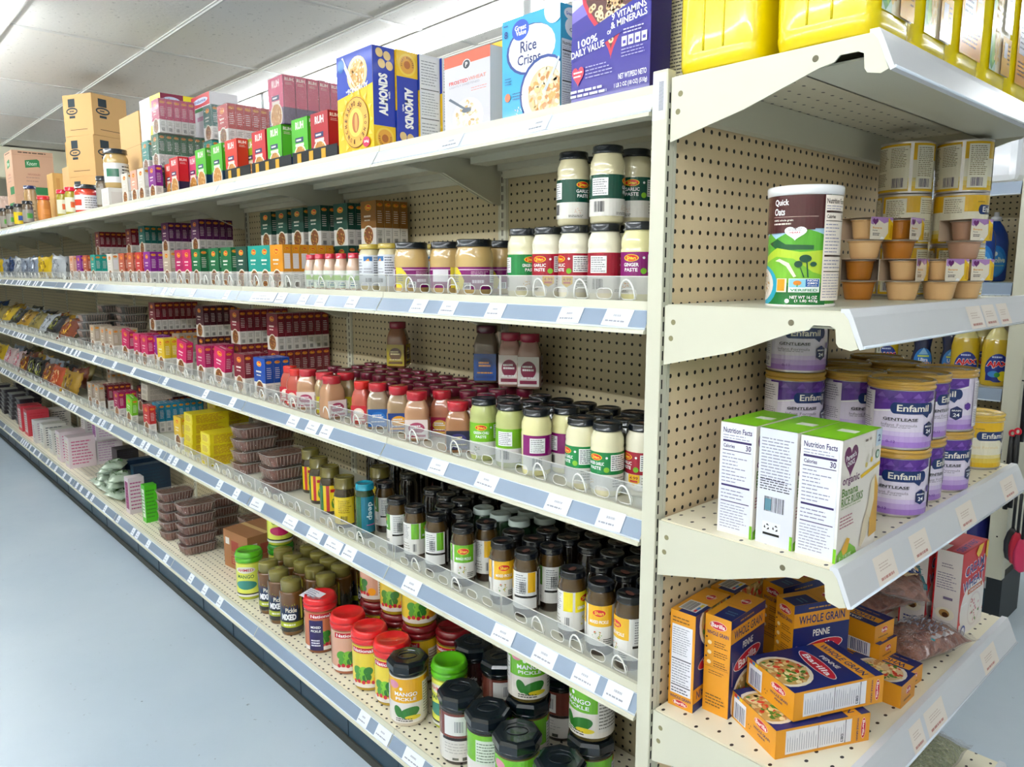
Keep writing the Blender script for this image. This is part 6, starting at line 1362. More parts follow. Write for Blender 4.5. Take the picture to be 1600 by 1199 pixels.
# second shelf front facings (left edge in the photograph, colour, rows deep)
for k, pxl, n, d in (('m_org', 422.5, 6, 'orange spice box'), ('m_teal', 405, 3, 'teal spice box with yellow ribbon'), ('m_teal', 387, 3, 'teal spice box left of the ribbon one'), ('m_dgreen', 369, 2, 'dark green spice box between green ones'), ('m_green', 345.5, 3, 'green spice box with window'), ('m_green', 327, 2, 'green spice box with cut corner'),
                     ('m_green', 300, 3, 'green spice box with yellow corner'), ('m_pink', 286, 3, 'magenta spice box beside the green ones'), ('m_mag', 274, 3, 'crimson spice box'), ('m_beige', 255, 3, 'beige spice box beside the purple one'), ('m_pur', 225, 4, 'bright purple spice box'), ('m_red', 212, 3, 'red spice box beside the purple one'),
                     ('m_rust', 199, 3, 'rust spice box'), ('m_rust', 186, 3, 'pale rust spice box'), ('m_white', 168, 2, 'white spice box'), ('m_teal', 142, 4, 'turquoise spice box'), ('m_rust', 130, 3, 'orange brown spice box'), ('m_pur', 120, 3, 'violet spice box'), ('m_peach', 109, 3, 'peach spice box')):
    column(k, pxl, .062 if pxl > 200 else .06, S2, n, d)
# brown row running back behind the orange one, then the tall double stacks at the back
column(['m_brown'], 470, .245, S2, 4, 'brown spice box behind the sauce bottles')
for k, pxl, y0, n, d in (('m_dgreen', 410, .262, 5, 'dark green carton left of the double stack'), ('m_dgreen', 434, .262, 4, 'dark green carton of the shaded stack'), ('m_dgreen', 458, .262, 4, 'dark green carton of the third stack'), ('m_dgreen', 484, .262, 4, 'film wrapped green carton'), ('m_dgreen', 524, .285, 4, 'dark green carton of the fifth stack'), ('m_brown', 566, .30, 4, 'brown carton of the double stack')):
    column(k, pxl, y0, S2, n if pxl not in (410,) else 4, d, 2)
for k, pxl, y0, n, d in (('m_dpur', 256, .20, 6, 'dark purple carton of the tall pair'), ('m_dpur', 302, .22, 5, 'plum carton beside the tall pair')):
    column(k, pxl, y0, S2, n, d, 2)
for k, pxl, y0, n, d in (('m_bteal', 220, .20, 6, 'deep teal carton'), ('m_burg', 200, .24, 5, 'dark red carton'), ('m_burg', 152, .20, 7, 'dusky red carton')):
    column(k, pxl, y0, S2, n, d, 2)
for i in range(5):
    for j, px in enumerate((340, 378)):
        put('t_dark', px, .27, S2+.0305*i, f'flat dark green packet of the {["left", "right"][j]} pile, {ordn(i)} from the bottom', 'packet', 'flat dark green packets on the second shelf', 0)
# ---- third shelf
g3 = 'paste jars on the third shelf'
for px, k, y, rz, d in ((1003, 'p_red', .125, -60, 'paste jar with red label closest to the post on the third shelf'), (975, 'p_green', .075, -40, 'paste jar with green label, second from the post, third shelf'), (922, 'p_green', .075, -62, 'big cream paste jar with green and mint label, third shelf'),
                         (884, 'p_mag', .14, 45, 'paste jar with magenta label set back on the third shelf'), (841, 'p_mag', .08, 110, 'paste jar with magenta back label, third shelf'), (797, 'p_lime', .08, 85, 'green paste jar with lime label and barcode'), (756, 'p_lime', .08, -12, 'green chili paste jar with lime label')):
    put(k, px, y, S3, d, 'jar', g3, rz)
gs = 'spice bottles on the third shelf'
for px, k, y, rz, d in ((716, 's_brown', .085, 25, 'brown spice bottle with dark label beside the lime jars'), (691, 's_pink', .16, 15, 'reddish spice bottle set back'), (652, 's_tan', .085, 25, 'largest tan spice bottle with white label'), (623, 's_mix', .10, 30, 'tan spice bottle with blue label and sunburst'),
                         (591, 's_blue', .09, 30, 'spice bottle with plain blue label'), (566, 's_red', .09, 10, 'reddish spice bottle with bright red lid'), (541, 's_yel', .13, 20, 'pale spice bottle with blue framed label'), (508, 's_yel', .085, 40, 'spice bottle with yellow label'), (523, 's_tan', .085, 60, 'pale spice bottle beside the yellow label one'),
                         (482, 's_tan', .09, 20, 'pale spice bottle with scooped side'), (470, 's_red', .08, 0, 'short spice bottle with red lid, near the blue box'), (454, 's_red', .10, 0, 'leftmost short spice bottle with red lid')):
    put(k, px, y, S3, d, 'bottle', gs, rz)
def filler(key, z, x0, x1, ys, step, desc, cat, group, jit=.003, skip=()):
    n = 0
    for r, y in enumerate(ys):
        x = x0-(step/2 if r % 2 else 0)
        while x > x1:
            if not any(a < x < b and c < y < d for a, b, c, d in skip) and free(key, (x, y, z), 0, .0035):
                place(key, (x+R_.uniform(-jit, jit), y+R_.uniform(-jit, jit), z), R_.uniform(-.5, .5), desc, cat, group); n += 1
            x -= step
    return n
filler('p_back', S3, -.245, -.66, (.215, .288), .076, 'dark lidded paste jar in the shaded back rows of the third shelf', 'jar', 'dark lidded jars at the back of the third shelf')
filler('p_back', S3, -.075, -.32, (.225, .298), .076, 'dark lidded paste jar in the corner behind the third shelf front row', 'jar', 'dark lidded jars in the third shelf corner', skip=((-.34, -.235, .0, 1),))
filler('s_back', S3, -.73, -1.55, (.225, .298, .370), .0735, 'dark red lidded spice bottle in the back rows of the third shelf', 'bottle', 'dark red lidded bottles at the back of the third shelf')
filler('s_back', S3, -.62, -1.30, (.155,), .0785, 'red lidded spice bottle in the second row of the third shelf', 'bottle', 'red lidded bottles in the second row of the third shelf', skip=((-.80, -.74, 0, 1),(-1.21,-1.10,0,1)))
for px, k, y, d in ((622, 's_tall', .372, 'tall spice bottle with yellow label standing on the red lids'), (761, 's_tallb', .345, 'tall blue label spice bottle on the lids by the pegboard'), (798, 's_rose', .345, 'rose label spice bottle right of the blue one'), (823, 's_rose', .355, 'rose label spice bottle nearest the dark lids')):
    if k == 's_tall': z = S3+.1225
    else: z = S3+.1285
    put(k, px, y, z, d, 'bottle', None, 15)
filler('p_back', S3, -.70, -.95, (.365,), .074, 'dark lidded jar under the tall spice bottles', 'jar', 'dark lidded jars under the tall bottles')
# cartons of the third shelf
for k, pxl, n, y0, d, rz in (('m_blue', 397, 3, .062, 'blue spice box', 0), ('m_burg', 366, 3, .062, 'burgundy spice box beside the blue one', 0), ('m_mag', 307, 4, .075, 'magenta spice box beside the tilted one', 0), ('m_yel', 246, 2, .062, 'yellow and white spice box', 0), ('m_pur', 236, 2, .09, 'purple spice box beside the yellow one', 0),
                         ('m_pink', 222, 3, .062, 'magenta spice box, third shelf middle', 0), ('m_pink', 209, 3, .062, 'crimson spice box with white foot', 0), ('m_beige', 169, 4, .062, 'beige spice box with golden picture', 0), ('m_beige', 157, 4, .062, 'plain beige spice box', 0), ('m_beige', 141, 3, .062, 'pale beige spice box near the tubs', 0)):
    column(k, pxl, y0, S3, n, d, 1, rz)
for px, d in ((344, 'magenta spice box leaning sideways beside the burgundy one'), (285, 'magenta spice box leaning sideways near the yellow one'), (198, 'magenta spice box leaning sideways by the beige ones')):
    x = X(px, .08, S3+.07)
    place('m_pink', (x+.012, .082, S3+.0075), 0, d, 'spice box', 'leaning magenta spice boxes', rot=(0, math.radians(9), math.radians(4)))
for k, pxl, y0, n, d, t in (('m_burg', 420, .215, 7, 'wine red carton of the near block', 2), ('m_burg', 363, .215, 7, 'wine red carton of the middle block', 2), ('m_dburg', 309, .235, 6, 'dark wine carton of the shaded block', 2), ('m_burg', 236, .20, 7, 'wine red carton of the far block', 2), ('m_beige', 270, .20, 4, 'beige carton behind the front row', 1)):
    column(k, pxl, y0, S3, n, d, t)
# dark tubs and bags further left, third shelf
for i in range(5):
    for j, (px, y) in enumerate(((146, .15), (176, .27), (206, .31))):
        if (i < 4 or j > 0): put('tray_dark', px, y, S3+.0486*i, f'clear tub with dark contents, {["left", "middle", "right"][j]} stack, {ordn(i)} from the bottom', 'tub', 'clear tubs of dark dates on the third shelf', 90)
# ---- fourth shelf
g4 = 'pickle jars in the front row of the fourth shelf'
for px, k, y, rz, d in ((983, 'k_yel', .078, -55, 'mixed pickle jar with yellow label nearest the post, fourth shelf'), (938, 'k_yel', .080, -5, 'mixed pickle jar with yellow label, second from the post'), (894, 'k_lem', .085, 60, 'pickle jar with bright yellow label leaning on the guard'),
                         (861, 'k_white', .150, -95, 'pickle jar with white text label behind the lemon one'), (822, 'k_yel', .085, -122, 'pickle jar turned to its barcode, yellow corner'), (785, 'k_yel', .088, 8, 'mixed pickle jar with yellow label in the middle of the row'),
                         (760, 'k_yel', .15, 85, 'pickle jar half hidden between green and yellow labels'), (724, 'k_green', .085, 0, 'mango pickle jar with green label, front row'), (682, 'k_green', .09, -128, 'pickle jar with green edge and white panel, front row'), (649, 'k_green', .09, 75, 'pickle jar with pale panel, second from the tall teal jar'), (621, 'k_white', .095, -95, 'pickle jar with cream label beside the teal jar'), (602, 'k_white', .16, -95, 'pickle jar set back beside the tall teal jar')):
    put(k, px, y, S4, d, 'jar', g4, rz)
put('deep', 571, .085, S4, 'tall teal labelled jar with blue lid', 'jar', None, 12)
for px, y, rz, d in ((539, .09, -100, 'olive lidded jar showing a yellow barcode label, beside the teal jar'), (516, .12, 20, 'olive lidded jar with yellow and red label, second'), (499, .15, 5, 'olive lidded jar with mango label, third'), (486, .19, 0, 'olive lidded jar furthest left'), (594, .24, -100, 'olive lidded jar behind the teal jar')):
    put('o_yel', px, y, S4, d, 'jar', 'olive lidded jars on the fourth shelf', rz)
occ = []
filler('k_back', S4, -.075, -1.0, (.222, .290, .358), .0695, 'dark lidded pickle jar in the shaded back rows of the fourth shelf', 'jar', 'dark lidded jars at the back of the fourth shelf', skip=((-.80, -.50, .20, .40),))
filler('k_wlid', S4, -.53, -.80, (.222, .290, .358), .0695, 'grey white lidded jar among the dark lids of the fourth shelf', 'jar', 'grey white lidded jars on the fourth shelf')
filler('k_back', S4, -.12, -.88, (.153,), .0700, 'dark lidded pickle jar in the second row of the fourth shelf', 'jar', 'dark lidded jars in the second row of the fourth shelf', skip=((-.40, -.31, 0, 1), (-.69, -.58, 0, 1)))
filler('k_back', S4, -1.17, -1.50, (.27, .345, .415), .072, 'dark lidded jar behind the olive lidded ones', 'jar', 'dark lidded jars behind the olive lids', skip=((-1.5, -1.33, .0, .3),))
for j, (px, y, n) in enumerate(((452, .135, 3), (428, .30, 5), (394, .16, 4))):
    for i in range(n): put('tray', px, y, S4+.0486*i, f'clear tub of brown dates on the fourth shelf, {["right", "middle", "left"][j]} stack, {ordn(i)} from the bottom', 'tub', 'clear tubs of dates on the fourth shelf', 90 if j != 1 else 80, .06)
for i in range(5): put('t_yel', 356, .33, S4+.0455*i, f'yellow box lying flat in the right pile, {ordn(i)} from the bottom', 'box', 'yellow boxes lying on the fourth shelf', 0, .06)
for i in range(4): put('t_yel', 322, .15, S4+.0455*i, f'yellow box lying flat in the left pile, {ordn(i)} from the bottom', 'box', 'yellow boxes lying on the fourth shelf', 0, .06)
for i in range(3): put('t_yel', 350, .13, S4+.0455*i, f'yellow box lying flat in the low front pile, {ordn(i)} from the bottom', 'box', 'yellow boxes lying on the fourth shelf', 0, .06)
column('m_yel', 272, .075, S4, 5, 'yellow spice box below the teal ones')
column(['m_cyan'], 239, .12, S4, 7, 'teal blue spice box', 1)
for k, pxl, n, y0, d in (('m_red', 224, 2, .065, 'red spice box beside the teal blue ones'), ('m_mag', 178, 3, .08, 'magenta spice box, fourth shelf'), ('m_burg', 162, 4, .11, 'burgundy spice box, fourth shelf'), ('m_beige', 148, 3, .065, 'thin beige spice box'), ('m_beige', 137, 3, .065, 'thin grey beige spice box')):
    column(k, pxl, y0, S4, n, d)
x = X(204, .08, S4+.07); place('m_lime', (x, .085, S4+.008), 0, 'lime green and white spice box leaning sideways', 'spice box', None, rot=(0, math.radians(10), 0))
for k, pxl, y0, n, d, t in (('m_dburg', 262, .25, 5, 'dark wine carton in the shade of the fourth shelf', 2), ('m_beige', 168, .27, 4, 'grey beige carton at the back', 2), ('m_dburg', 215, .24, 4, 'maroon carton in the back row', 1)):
    column(k, pxl, y0, S4, n, d, t)
for i in range(3): put('t_lie', 246, .17, S4+.1432+.0284*i, f'pale flat packet on the teal blue boxes, {ordn(i)} from the bottom', 'packet', 'pale flat packets on the fourth shelf', 0, .06, dx=-.02)
# ---- base shelf
gb = 'large black lidded pickle jars on the base shelf'
for px, k, y, rz, d in ((875, 'h_green', .082, 0, 'large black lidded jar nearest the post at the bottom of the photo'), (808, 'h_green', .082, 0, 'large black lidded jar with bright green label, second from post'), (762, 'h_gback', .082, 0, 'large black lidded jar with green frame and nutrition panel'), (717, 'h_back', .084, -5, 'large black lidded jar with brown label and barcode'), (637, 'h_yel', .094, 2, 'large black lidded jar with yellow label')):
    xx, yy = X(px, y, S5+.19), y
    place(k, (xx, yy, S5), face(xx, yy, rz), d, 'jar', gb)
bx = lambda px, y, hz: X(px, y, S5+hz)
place('a_mango', (bx(697, .158, .16), .170, S5), face(bx(697, .158, .16), .17, -40), 'jar with light green lid between the black lidded jars', 'jar', 'green lidded mango jars')
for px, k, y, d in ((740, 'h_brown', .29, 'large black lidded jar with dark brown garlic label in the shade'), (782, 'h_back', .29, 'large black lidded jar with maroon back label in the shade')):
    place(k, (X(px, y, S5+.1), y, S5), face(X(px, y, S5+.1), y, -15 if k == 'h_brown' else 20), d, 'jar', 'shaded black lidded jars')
for px, y, k, rz, d in ((826, .215, 'h_green', 14, 'mango pickle jar with green label, stacked behind the front row'), (925, .215, 'h_green', -28, 'pickle jar with green label, stacked nearest the post')):
    x = X(px, y, S5+.28)
    place('h_green', (x, y, S5), math.radians(60), d.replace('stacked', 'below the stacked one'), 'jar', 'stacked green label jars'); place(k, (x, y, S5+.1955), face(x, y, rz), d, 'jar', 'stacked green label jars')
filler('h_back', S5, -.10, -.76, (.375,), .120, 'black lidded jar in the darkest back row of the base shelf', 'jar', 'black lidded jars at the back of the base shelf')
gr = 'red lidded pickle jars on the base shelf'
for px, k, y, rz, d in ((500, 'n_blue', .112, 5, 'red lidded jar with a paper note on its lid'), (543, 'n_pink', .112, 0, 'red lidded jar with pink label, second from the note'), (577, 'n_yel', .112, -20, 'red lidded jar with yellow mango label, third from the note'), (608, 'n_yel', .118, -22, 'red lidded jar beside the black lid with yellow label')):
    hz = .19; x = X(px, y, S5+hz)
    place(k, (x, y, S5), face(x, y, rz), d, 'jar', gr)
    if k == 'n_blue':
        q = MB(); s = Sheet(.075, .055, 3); s.rect(0, 0, 1, 1, '#e4dfe6'); s.lines(.12, .15, .88, .85, 4, '#8a8496', .35); s.emit(q, lambda u, v, dd: (u-.0375, v-.0275, dd+.004*math.sin(u*60)), lambda c: mat(c, .6))
        t = link('paper_note', q.mesh('paper_note'), None, (x-.012, y-.022, S5+.1965), .25); t.rotation_euler = (math.radians(8), 0, .25); tag(t, 'white paper note lying on the leftmost red lid', 'note')
for i, (px, y) in enumerate(((588, .245), (620, .245), (655, .250), (700, .30))):
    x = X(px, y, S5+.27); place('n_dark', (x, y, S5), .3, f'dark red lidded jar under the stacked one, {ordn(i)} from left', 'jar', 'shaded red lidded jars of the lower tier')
    if i < 3: place(['n_pink', 'n_yel', 'n_yel'][i], (x, y, S5+.1955), face(x, y, (-60, -20, 0)[i]), f'fruit label jar stacked on a red lid, {ordn(i)} from left', 'jar', 'fruit label jars of the upper tier')
for i, (px, y) in enumerate(((456, .090), (437, .098), (421, .106))):
    x = X(px, y, S5+.1); place('olive', (x, y, S5), face(x, y, -12), f'mixed pickle jar with olive cap, {ordn(i)} left of the red lids', 'jar', 'olive capped pickle jars on the base shelf')
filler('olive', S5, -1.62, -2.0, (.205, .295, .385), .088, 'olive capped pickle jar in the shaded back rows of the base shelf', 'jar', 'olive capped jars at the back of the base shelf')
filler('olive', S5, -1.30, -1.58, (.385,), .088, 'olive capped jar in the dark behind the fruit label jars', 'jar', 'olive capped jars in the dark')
x = X(390, .108, S5+.1); place('a_mango', (x, .108, S5), face(x, .108, -20), 'jar with light green lid beside the cardboard carton', 'jar', 'green lidded mango jars')
x = X(440, .235, S5+.25); 
x = min(x, -2.06); place('a_carrot', (x, .24, S5), .2, 'dark green lidded jar under the carrot pickle jar', 'jar', 'green lidded carrot jars'); place('a_carrot', (x, .24, S5+.1955), face(x, .24, 0), 'carrot pickle jar stacked on a green lid', 'jar', 'green lidded carrot jars')
place('c_red', (-2.372, .265, S5), math.radians(7), 'brown cardboard carton with red print on the base shelf', 'carton')
for j, (px, y, n) in enumerate(((306, .135, 5), (296, .29, 5), (268, .20, 5))):
    xj = (-2.72, -2.90, -2.985)[j]
    yj = (.135, .325, .135)[j]
    for i in range(n if j != 1 else 4): place('tray', (xj, yj, S5+.0486*i), math.radians(90 if j < 2 else 90), f'clear tub of brown dates on the base shelf, {["right", "back", "left"][j]} stack, {ordn(i)} from the bottom', 'tub', 'clear tubs of dates on the base shelf')
for i in range(3): place('tray', (-2.60, .365, S5+.0486*i), math.radians(0), f'clear tub of brown dates in the dark back stack, {ordn(i)} from the bottom', 'tub', 'clear tubs of dates on the base shelf')
put('t_green', 234, .11, S5, 'tall bright green box beside the tubs of dates', 'box', None, 0, .1); put('t_mag', 211, .10, S5, 'tall white box with magenta front', 'box', None, 0, .1)
for j in range(2): put('t_blue', 222+14*j, .27, S5, f'white and blue box standing behind the magenta one, {["left", "right"][j]}', 'box', 'white and blue boxes', 0, .1)
row = [('t_pur', 168, 'white and purple box'), ('t_white', 150, 'white box with a purple top'), ('t_pink', 126, 'white and pink box'), ('t_pink', 112, 'pale pink box'), ('t_bw', 98, 'cream box with black pattern'), ('t_bw', 84, 'cream box with black squares'), ('t_white', 73, 'plain pale box'), ('t_red', 58, 'pale box with red frame'), ('t_red', 48, 'red framed box')]
for i, (k, px, d) in enumerate(row):
    for t in range(1):
        for u in range(2 if px > 140 else 0): put(k, px, .30, S5+.176*u, f'{d} on the base shelf, {["lower", "upper"][u]} one', 'box', 'pale boxes at the far end of the base shelf', 0, .08)
        if px < 140: put(k, px, .135, S5, f'{d} on the base shelf, {ordn(i)} from the silver bags', 'box', 'pale boxes at the far end of the base shelf', 0, .08)
for i, (k, px, d) in enumerate((('t_bw', 92, 'yellow edged box'), ('t_dk', 196, 'dark carton'))):
    put(k, px, .33 if 'dk' in k else .31, S5, f'{d} in the back row of the base shelf, {ordn(i)}', 'box', None, 0, .08)
for i in range(6):
    for j, (px, y) in enumerate(((38, .14), (26, .14), (14, .14), (52, .30), (32, .30), (3, .14))):
        put('foil', px, y, S5+.0403*i, f'dark tray with silver lid, stack {ordn(j)} beyond the red boxes, {ordn(i)} up', 'tray', 'trays with silver lids at the far end', 0, .05)
# ---- bags: standing or lying against each other
def bags(lst, z, y, desc_shelf, lean=72):
    lean = lean+12
    more = []
    for i, (k, px, d) in enumerate(lst[:-1]): more += [(k, px, d), (['b_grey', 'b_gold', 'b_dark', 'b_silver', 'b_brown'][(i*3+len(lst)) % 5], (px+lst[i+1][1])/2, {'b_grey': 'grey', 'b_gold': 'golden', 'b_dark': 'dark', 'b_silver': 'silver', 'b_brown': 'brown'}[['b_grey', 'b_gold', 'b_dark', 'b_silver', 'b_brown'][(i*3+len(lst)) % 5]]+' bag tucked left of the '+d)]
    if y < .2: lst = more+[lst[-1]]
    for i, (k, px, d) in enumerate(lst):
        x = X(px, y+.04, z+.07)
        if x < -9.9: continue
        a = math.radians(lean+R_.uniform(-5, 5))
        place(k, (x, y+(.035 if i % 2 == 0 or y > .2 else .118), z+.079), 0, f'{d} on the {desc_shelf}', 'bag', f'snack bags on the {desc_shelf}', rot=(a, R_.uniform(-.10, .10), math.radians(R_.uniform(-4, 4)+14)), sc=(1.0, 1.15, 1.0))
bags([('b_silver', 100, 'silver bag beside the peach box'), ('b_yel', 79, 'bright yellow bag'), ('b_grey', 63, 'grey bag beside the yellow one'), ('b_grey', 51, 'slate grey bag'), ('b_silver', 40, 'pale silver bag'), ('b_blue', 30, 'navy bag'), ('b_grey', 21, 'white grey bag'), ('b_yel', 9, 'yellow bag at the left edge')], S2, .075, 'second shelf')
bags([('b_blue', 84, 'navy bag behind the yellow one'), ('b_blue', 60, 'dark blue bag behind the grey ones'), ('b_dark', 103, 'dark bag behind the silver one'), ('b_silver', 122, 'shiny silver bag behind the violet boxes')], S2, .24, 'second shelf', 50)
bags([('b_brown', 117, 'brown bag near the dark tubs'), ('b_dark', 96, 'black bag with olive patch'), ('b_silver', 84, 'clear wrinkled bag'), ('b_khaki', 68, 'olive bag'), ('b_gold', 52, 'golden brown bag'), ('b_dark', 37, 'dark bag with yellow print'), ('b_yel', 22, 'yellow and brown bag'), ('b_khaki', 7, 'khaki bag at the left edge')], S3, .075, 'third shelf', 40)
bags([('b_dark', 60, 'dark bag in the back row'), ('b_gold', 30, 'yellow bag in the back row'), ('b_blue', 8, 'navy bag in the back row')], S3, .26, 'third shelf', 45)
bags([('b_gold', 119, 'golden bag with dark print'), ('b_orange', 99, 'orange and red bag'), ('b_brown', 86, 'reddish brown bag'), ('b_dark', 71, 'dark grey bag'), ('b_dark', 60, 'black bag with amber print'), ('b_brown', 48, 'brown bag with golden print'), ('b_pink', 36, 'white and pink bag'), ('b_pink', 23, 'pale pink bag'), ('b_yel', 9, 'yellow topped white bag')], S4, .07, 'fourth shelf', 60)
bags([('b_khaki', 142, 'khaki bag in the back row'), ('b_khaki', 60, 'olive brown bag in the back row')], S4, .25, 'fourth shelf', 50)
for i, (px, y, dz, ry) in enumerate(((190, .115, 0, 0), (176, .115, 0, 0), (162, .115, 0, 0), (183, .115, .052, 3), (169, .115, .052, -3), (188, .12, .104, 4), (173, .12, .104, -4), (180, .12, .156, 0))):
    x = X(px, y, S5+.05+dz); place('b_green', (x, y, S5+.002+dz), 0, f'silver and green bag on the base shelf, {ordn(i)} of the heap', 'bag', 'silver and green bags on the base shelf', rot=(0, math.radians(ry), math.radians(12-6*i)))
put('b_khaki', 108, .33, S5, 'khaki bag lying in the back of the base shelf', 'bag', None, 20, .02)
# ---- top shelf
def front(key, pxl, W, D, y0, z, label, cat, group=None, rz=0, h=.12, rot=None):
    x = X(pxl, y0, z+h)+W/2; return place(key, (x, y0+D/2, z), math.radians(rz), label, cat, group, rot=rot)
front('loops', 893.5, .190, .060, .058, T1, 'purple cereal box with a heart of cereal loops', 'cereal box', h=.1)
place('creamtext', (-.078, .235, T1), 0, 'cream cereal box side covered in small print beside the post', 'cereal box')
front('rice', 785, .172, .058, .055, T1, 'blue rice cereal box with a bowl', 'cereal box', h=.1)
front('yellowbox', 750, .165, .06, .16, T1, 'yellow cereal box between the white and blue ones', 'cereal box', h=.1)
front('frosted', 695, .165, .06, .075, T1, 'white and orange cereal box with a bowl and spoon', 'cereal box', h=.1)
o = front('honey_up', 528, .182, .068, .052, T1, 'yellow and blue cereal box standing upside down at the front', 'cereal box', 'yellow and blue cereal boxes', h=.13)
for j, (k, d) in enumerate((('honey', 'yellow and blue cereal box right behind the upside down one'), ('honey_nut', 'cereal box showing white nutrition side, third in the file'), ('honey_nut', 'cereal box showing white nutrition side, fourth in the file'), ('honey_nut', 'cereal box showing white nutrition side, last in the file'))):
    place(k, (o.location.x+(.006, .012, .020, .018)[j], .052+.034+.0705*(j+1), T1), 0, d, 'cereal box', 'yellow and blue cereal boxes')
RM = (.104, .040, .148)
for k, pxl, n, d in (('r_dred', 486, 4, 'dark red rice mix box next to the cereal'), ('r_green', 456, 1, 'green rice mix box, tallest of the green ones'), ('r_green', 440.5, 4, 'green rice mix box, second of the green ones'), ('r_green', 418, 1, 'green rice mix box, leftmost of the green trio'), ('r_red', 394, 1, 'red rice mix box beside the green trio'), ('r_lime', 381, 3, 'lime rice mix box'), ('r_orange', 352, 4, 'orange red rice mix box'),
                     ('r_green', 330, 3, 'bright green rice mix box, right of a pair'), ('r_green', 306, 1, 'bright green rice mix box, left of a pair'), ('r_pink', 294, 3, 'pink rice mix box'), ('r_red', 265, 4, 'red rice mix box with dark foot'), ('r_red', 257, 2, 'red rice mix box behind')):
    if d.endswith('behind'): continue
    W, D, H = RM; yb = .116 if pxl in (440.5, 381, 294) else .072; x = X(pxl, yb, T1+.1)+W/2
    for j in range(n):
        place(k, (x+R_.uniform(-.001, .001), yb+D/2+j*.0412, T1), 0, f'{d}, {"front one" if j == 0 else ordn(j)+" in"}', 'box', f'{d} and those behind it')
# shallow black display trays along the rice mixes
for i, (a, b) in enumerate(((528, 458), (456, 394), (392, 352))):
    xa, xb = X(b, .06, T1+.02), X(a, .06, T1+.02)
    q = MB(); q.box((xa, .060, T1+.0005), (xb-.003, .0614, T1+.045), mat('#22262c', .25, 0, .5))
    for k in range(int((xb-xa)/.075)):
        q.box((xa+.03+.075*k, .0592, T1+.008), (xa+.055+.075*k, .060, T1+.040), mat('#d8a41e', .4))
    q.box((xa, .060, T1+.0003), (xb-.003, .070, T1+.0013), mat('#22262c', .25, 0, .5))
    tag(link('display_tray', q.mesh('display_tray')), f'black display tray edge with gold squares, {["right", "middle", "left"][i]}', 'tray')
def pack(key, pxl, y0, z, n, desc, W=.104, D=.040, H=.148):
    x = X(pxl, y0, z+.1)+W/2; L = n*(D+.0012)
    while n and not free(key, (x, y0+D/2+(n-1)*(D+.0012), z), 0, .004): n -= 1
    L = n*(D+.0012)
    for j in range(n): place(key, (x, y0+D/2+j*(D+.0012), z), 0, f'{desc}, {"front one" if j == 0 else ordn(j)+" in"}', 'box', f'{desc} in shrink film')
    q = MB(); e = .003
    F = rr(W+2*e, L+2*e, .006, .001, 3); G = rr(W+2*e, L+2*e, .006, H+e*.6, 3)
    loft(q, [F, G], M_FILM, True, (False, True))
    tag(link('shrink_film', q.mesh('shrink_film'), None, (x, y0+L/2, z)), f'clear shrink film, {desc}', 'film'); return x
HT = T1+.1485
pack('r_pink', 419.6, .075, HT, 6, 'pink rice mix box, wrapped pack on the green ones')
pack('m_red', 340, .10, HT, 6, 'red spice carton, wrapped pack on top', MW, MD, MH)
carton_a = lambda key, x, y, z, lb, rz=0, cat='carton', g=None, sc=None: place(key, (x, y, z), math.radians(rz), lb, cat, g, sc=sc)
carton_a('c_flat', -2.46, .335, T1, 'low white carton under the teal packs', sc=(.5, .72, 1))
for t, k, d in ((0, 'm_teal', 'teal pack at the back'), (1, 'm_bteal', 'topmost teal pack at the back')):
    pack(k, 318, .245, T1+.1005+.1435*t, 5, f'teal spice carton, {d}', MW, MD, MH)
for t, k, d in ((0, 'm_dgreen', 'lowest left pack'), (1, 'm_green', 'second left pack with white feet'), (2, 'm_pink', 'magenta pack high on the left')):
    pack(k, 237, .108, T1+.1435*t, 8 if t < 2 else 5, f'spice carton, {d}', MW, MD, MH)
for t, k, d in ((0, 'm_white', 'pale lowest pack further left'), (1, 'm_teal', 'pale green pack further left')):
    pack(k, 222, .135, T1+.1435*t, 4, f'spice carton, {d}', MW, MD, MH)
front('m_pur', 232, MW, MD, .070, T1, 'purple and white spice box standing at the front of the top shelf', 'spice box', h=.1)
front('r_orange', 258, .104, .04, .118, T1, 'orange red rice mix box left of the red one', 'box', h=.1)
carton_a('c_plain', -3.09, .360, T1, 'plain carton hidden behind the packs', sc=(.9, .7, .86))
carton_a('noodle', -3.15, .275, T1+.2885, 'yellow and white noodle carton tilting above the packs', 2)
carton_a('noodle2', -2.83, .374, T1+.2885, 'white and red noodle carton behind the magenta pack')
carton_a('c_flat', -3.52, .125, T1, 'low white carton under the wide jar', sc=(.62, .48, 1))
place('big_dk', (-3.52, .125, T1+.1005), face(-3.52, .125, -20), 'wide jar with dark lid and green label', 'jar')
carton_a('c_tall', -3.60, .325, T1, 'tall plain cardboard carton right of the hat print cartons')
for t in range(3): carton_a('c_hat', -4.345, .262, T1+.2332*t, f'cardboard carton with black hat print, {["lowest", "middle", "topmost"][t]} of the stack', (22, 23, 25)[t], g='cardboard cartons with hat print')
carton_a('c_plain', -4.72, .29, T1, 'plain cardboard carton left of the hat prints, lower'); carton_a('c_small', -4.72, .29, T1+.3315, 'small plain carton on the left one')
carton_a('c_small', -5.10, .25, T1, 'small carton between the pale one and the hat prints'); carton_a('c_small', -5.10, .25, T1+.161, 'second small carton between the pale one and the hat prints')
carton_a('c_knl', -6.20, .245, T1, 'pale carton under the one with green banner')
carton_a('c_kn', -6.20, .245, T1+.251, 'pale carton with a green wavy banner at the far left')
carton_a('c_pink', -6.9, .245, T1+.0, 'pale pink carton at the far left end')
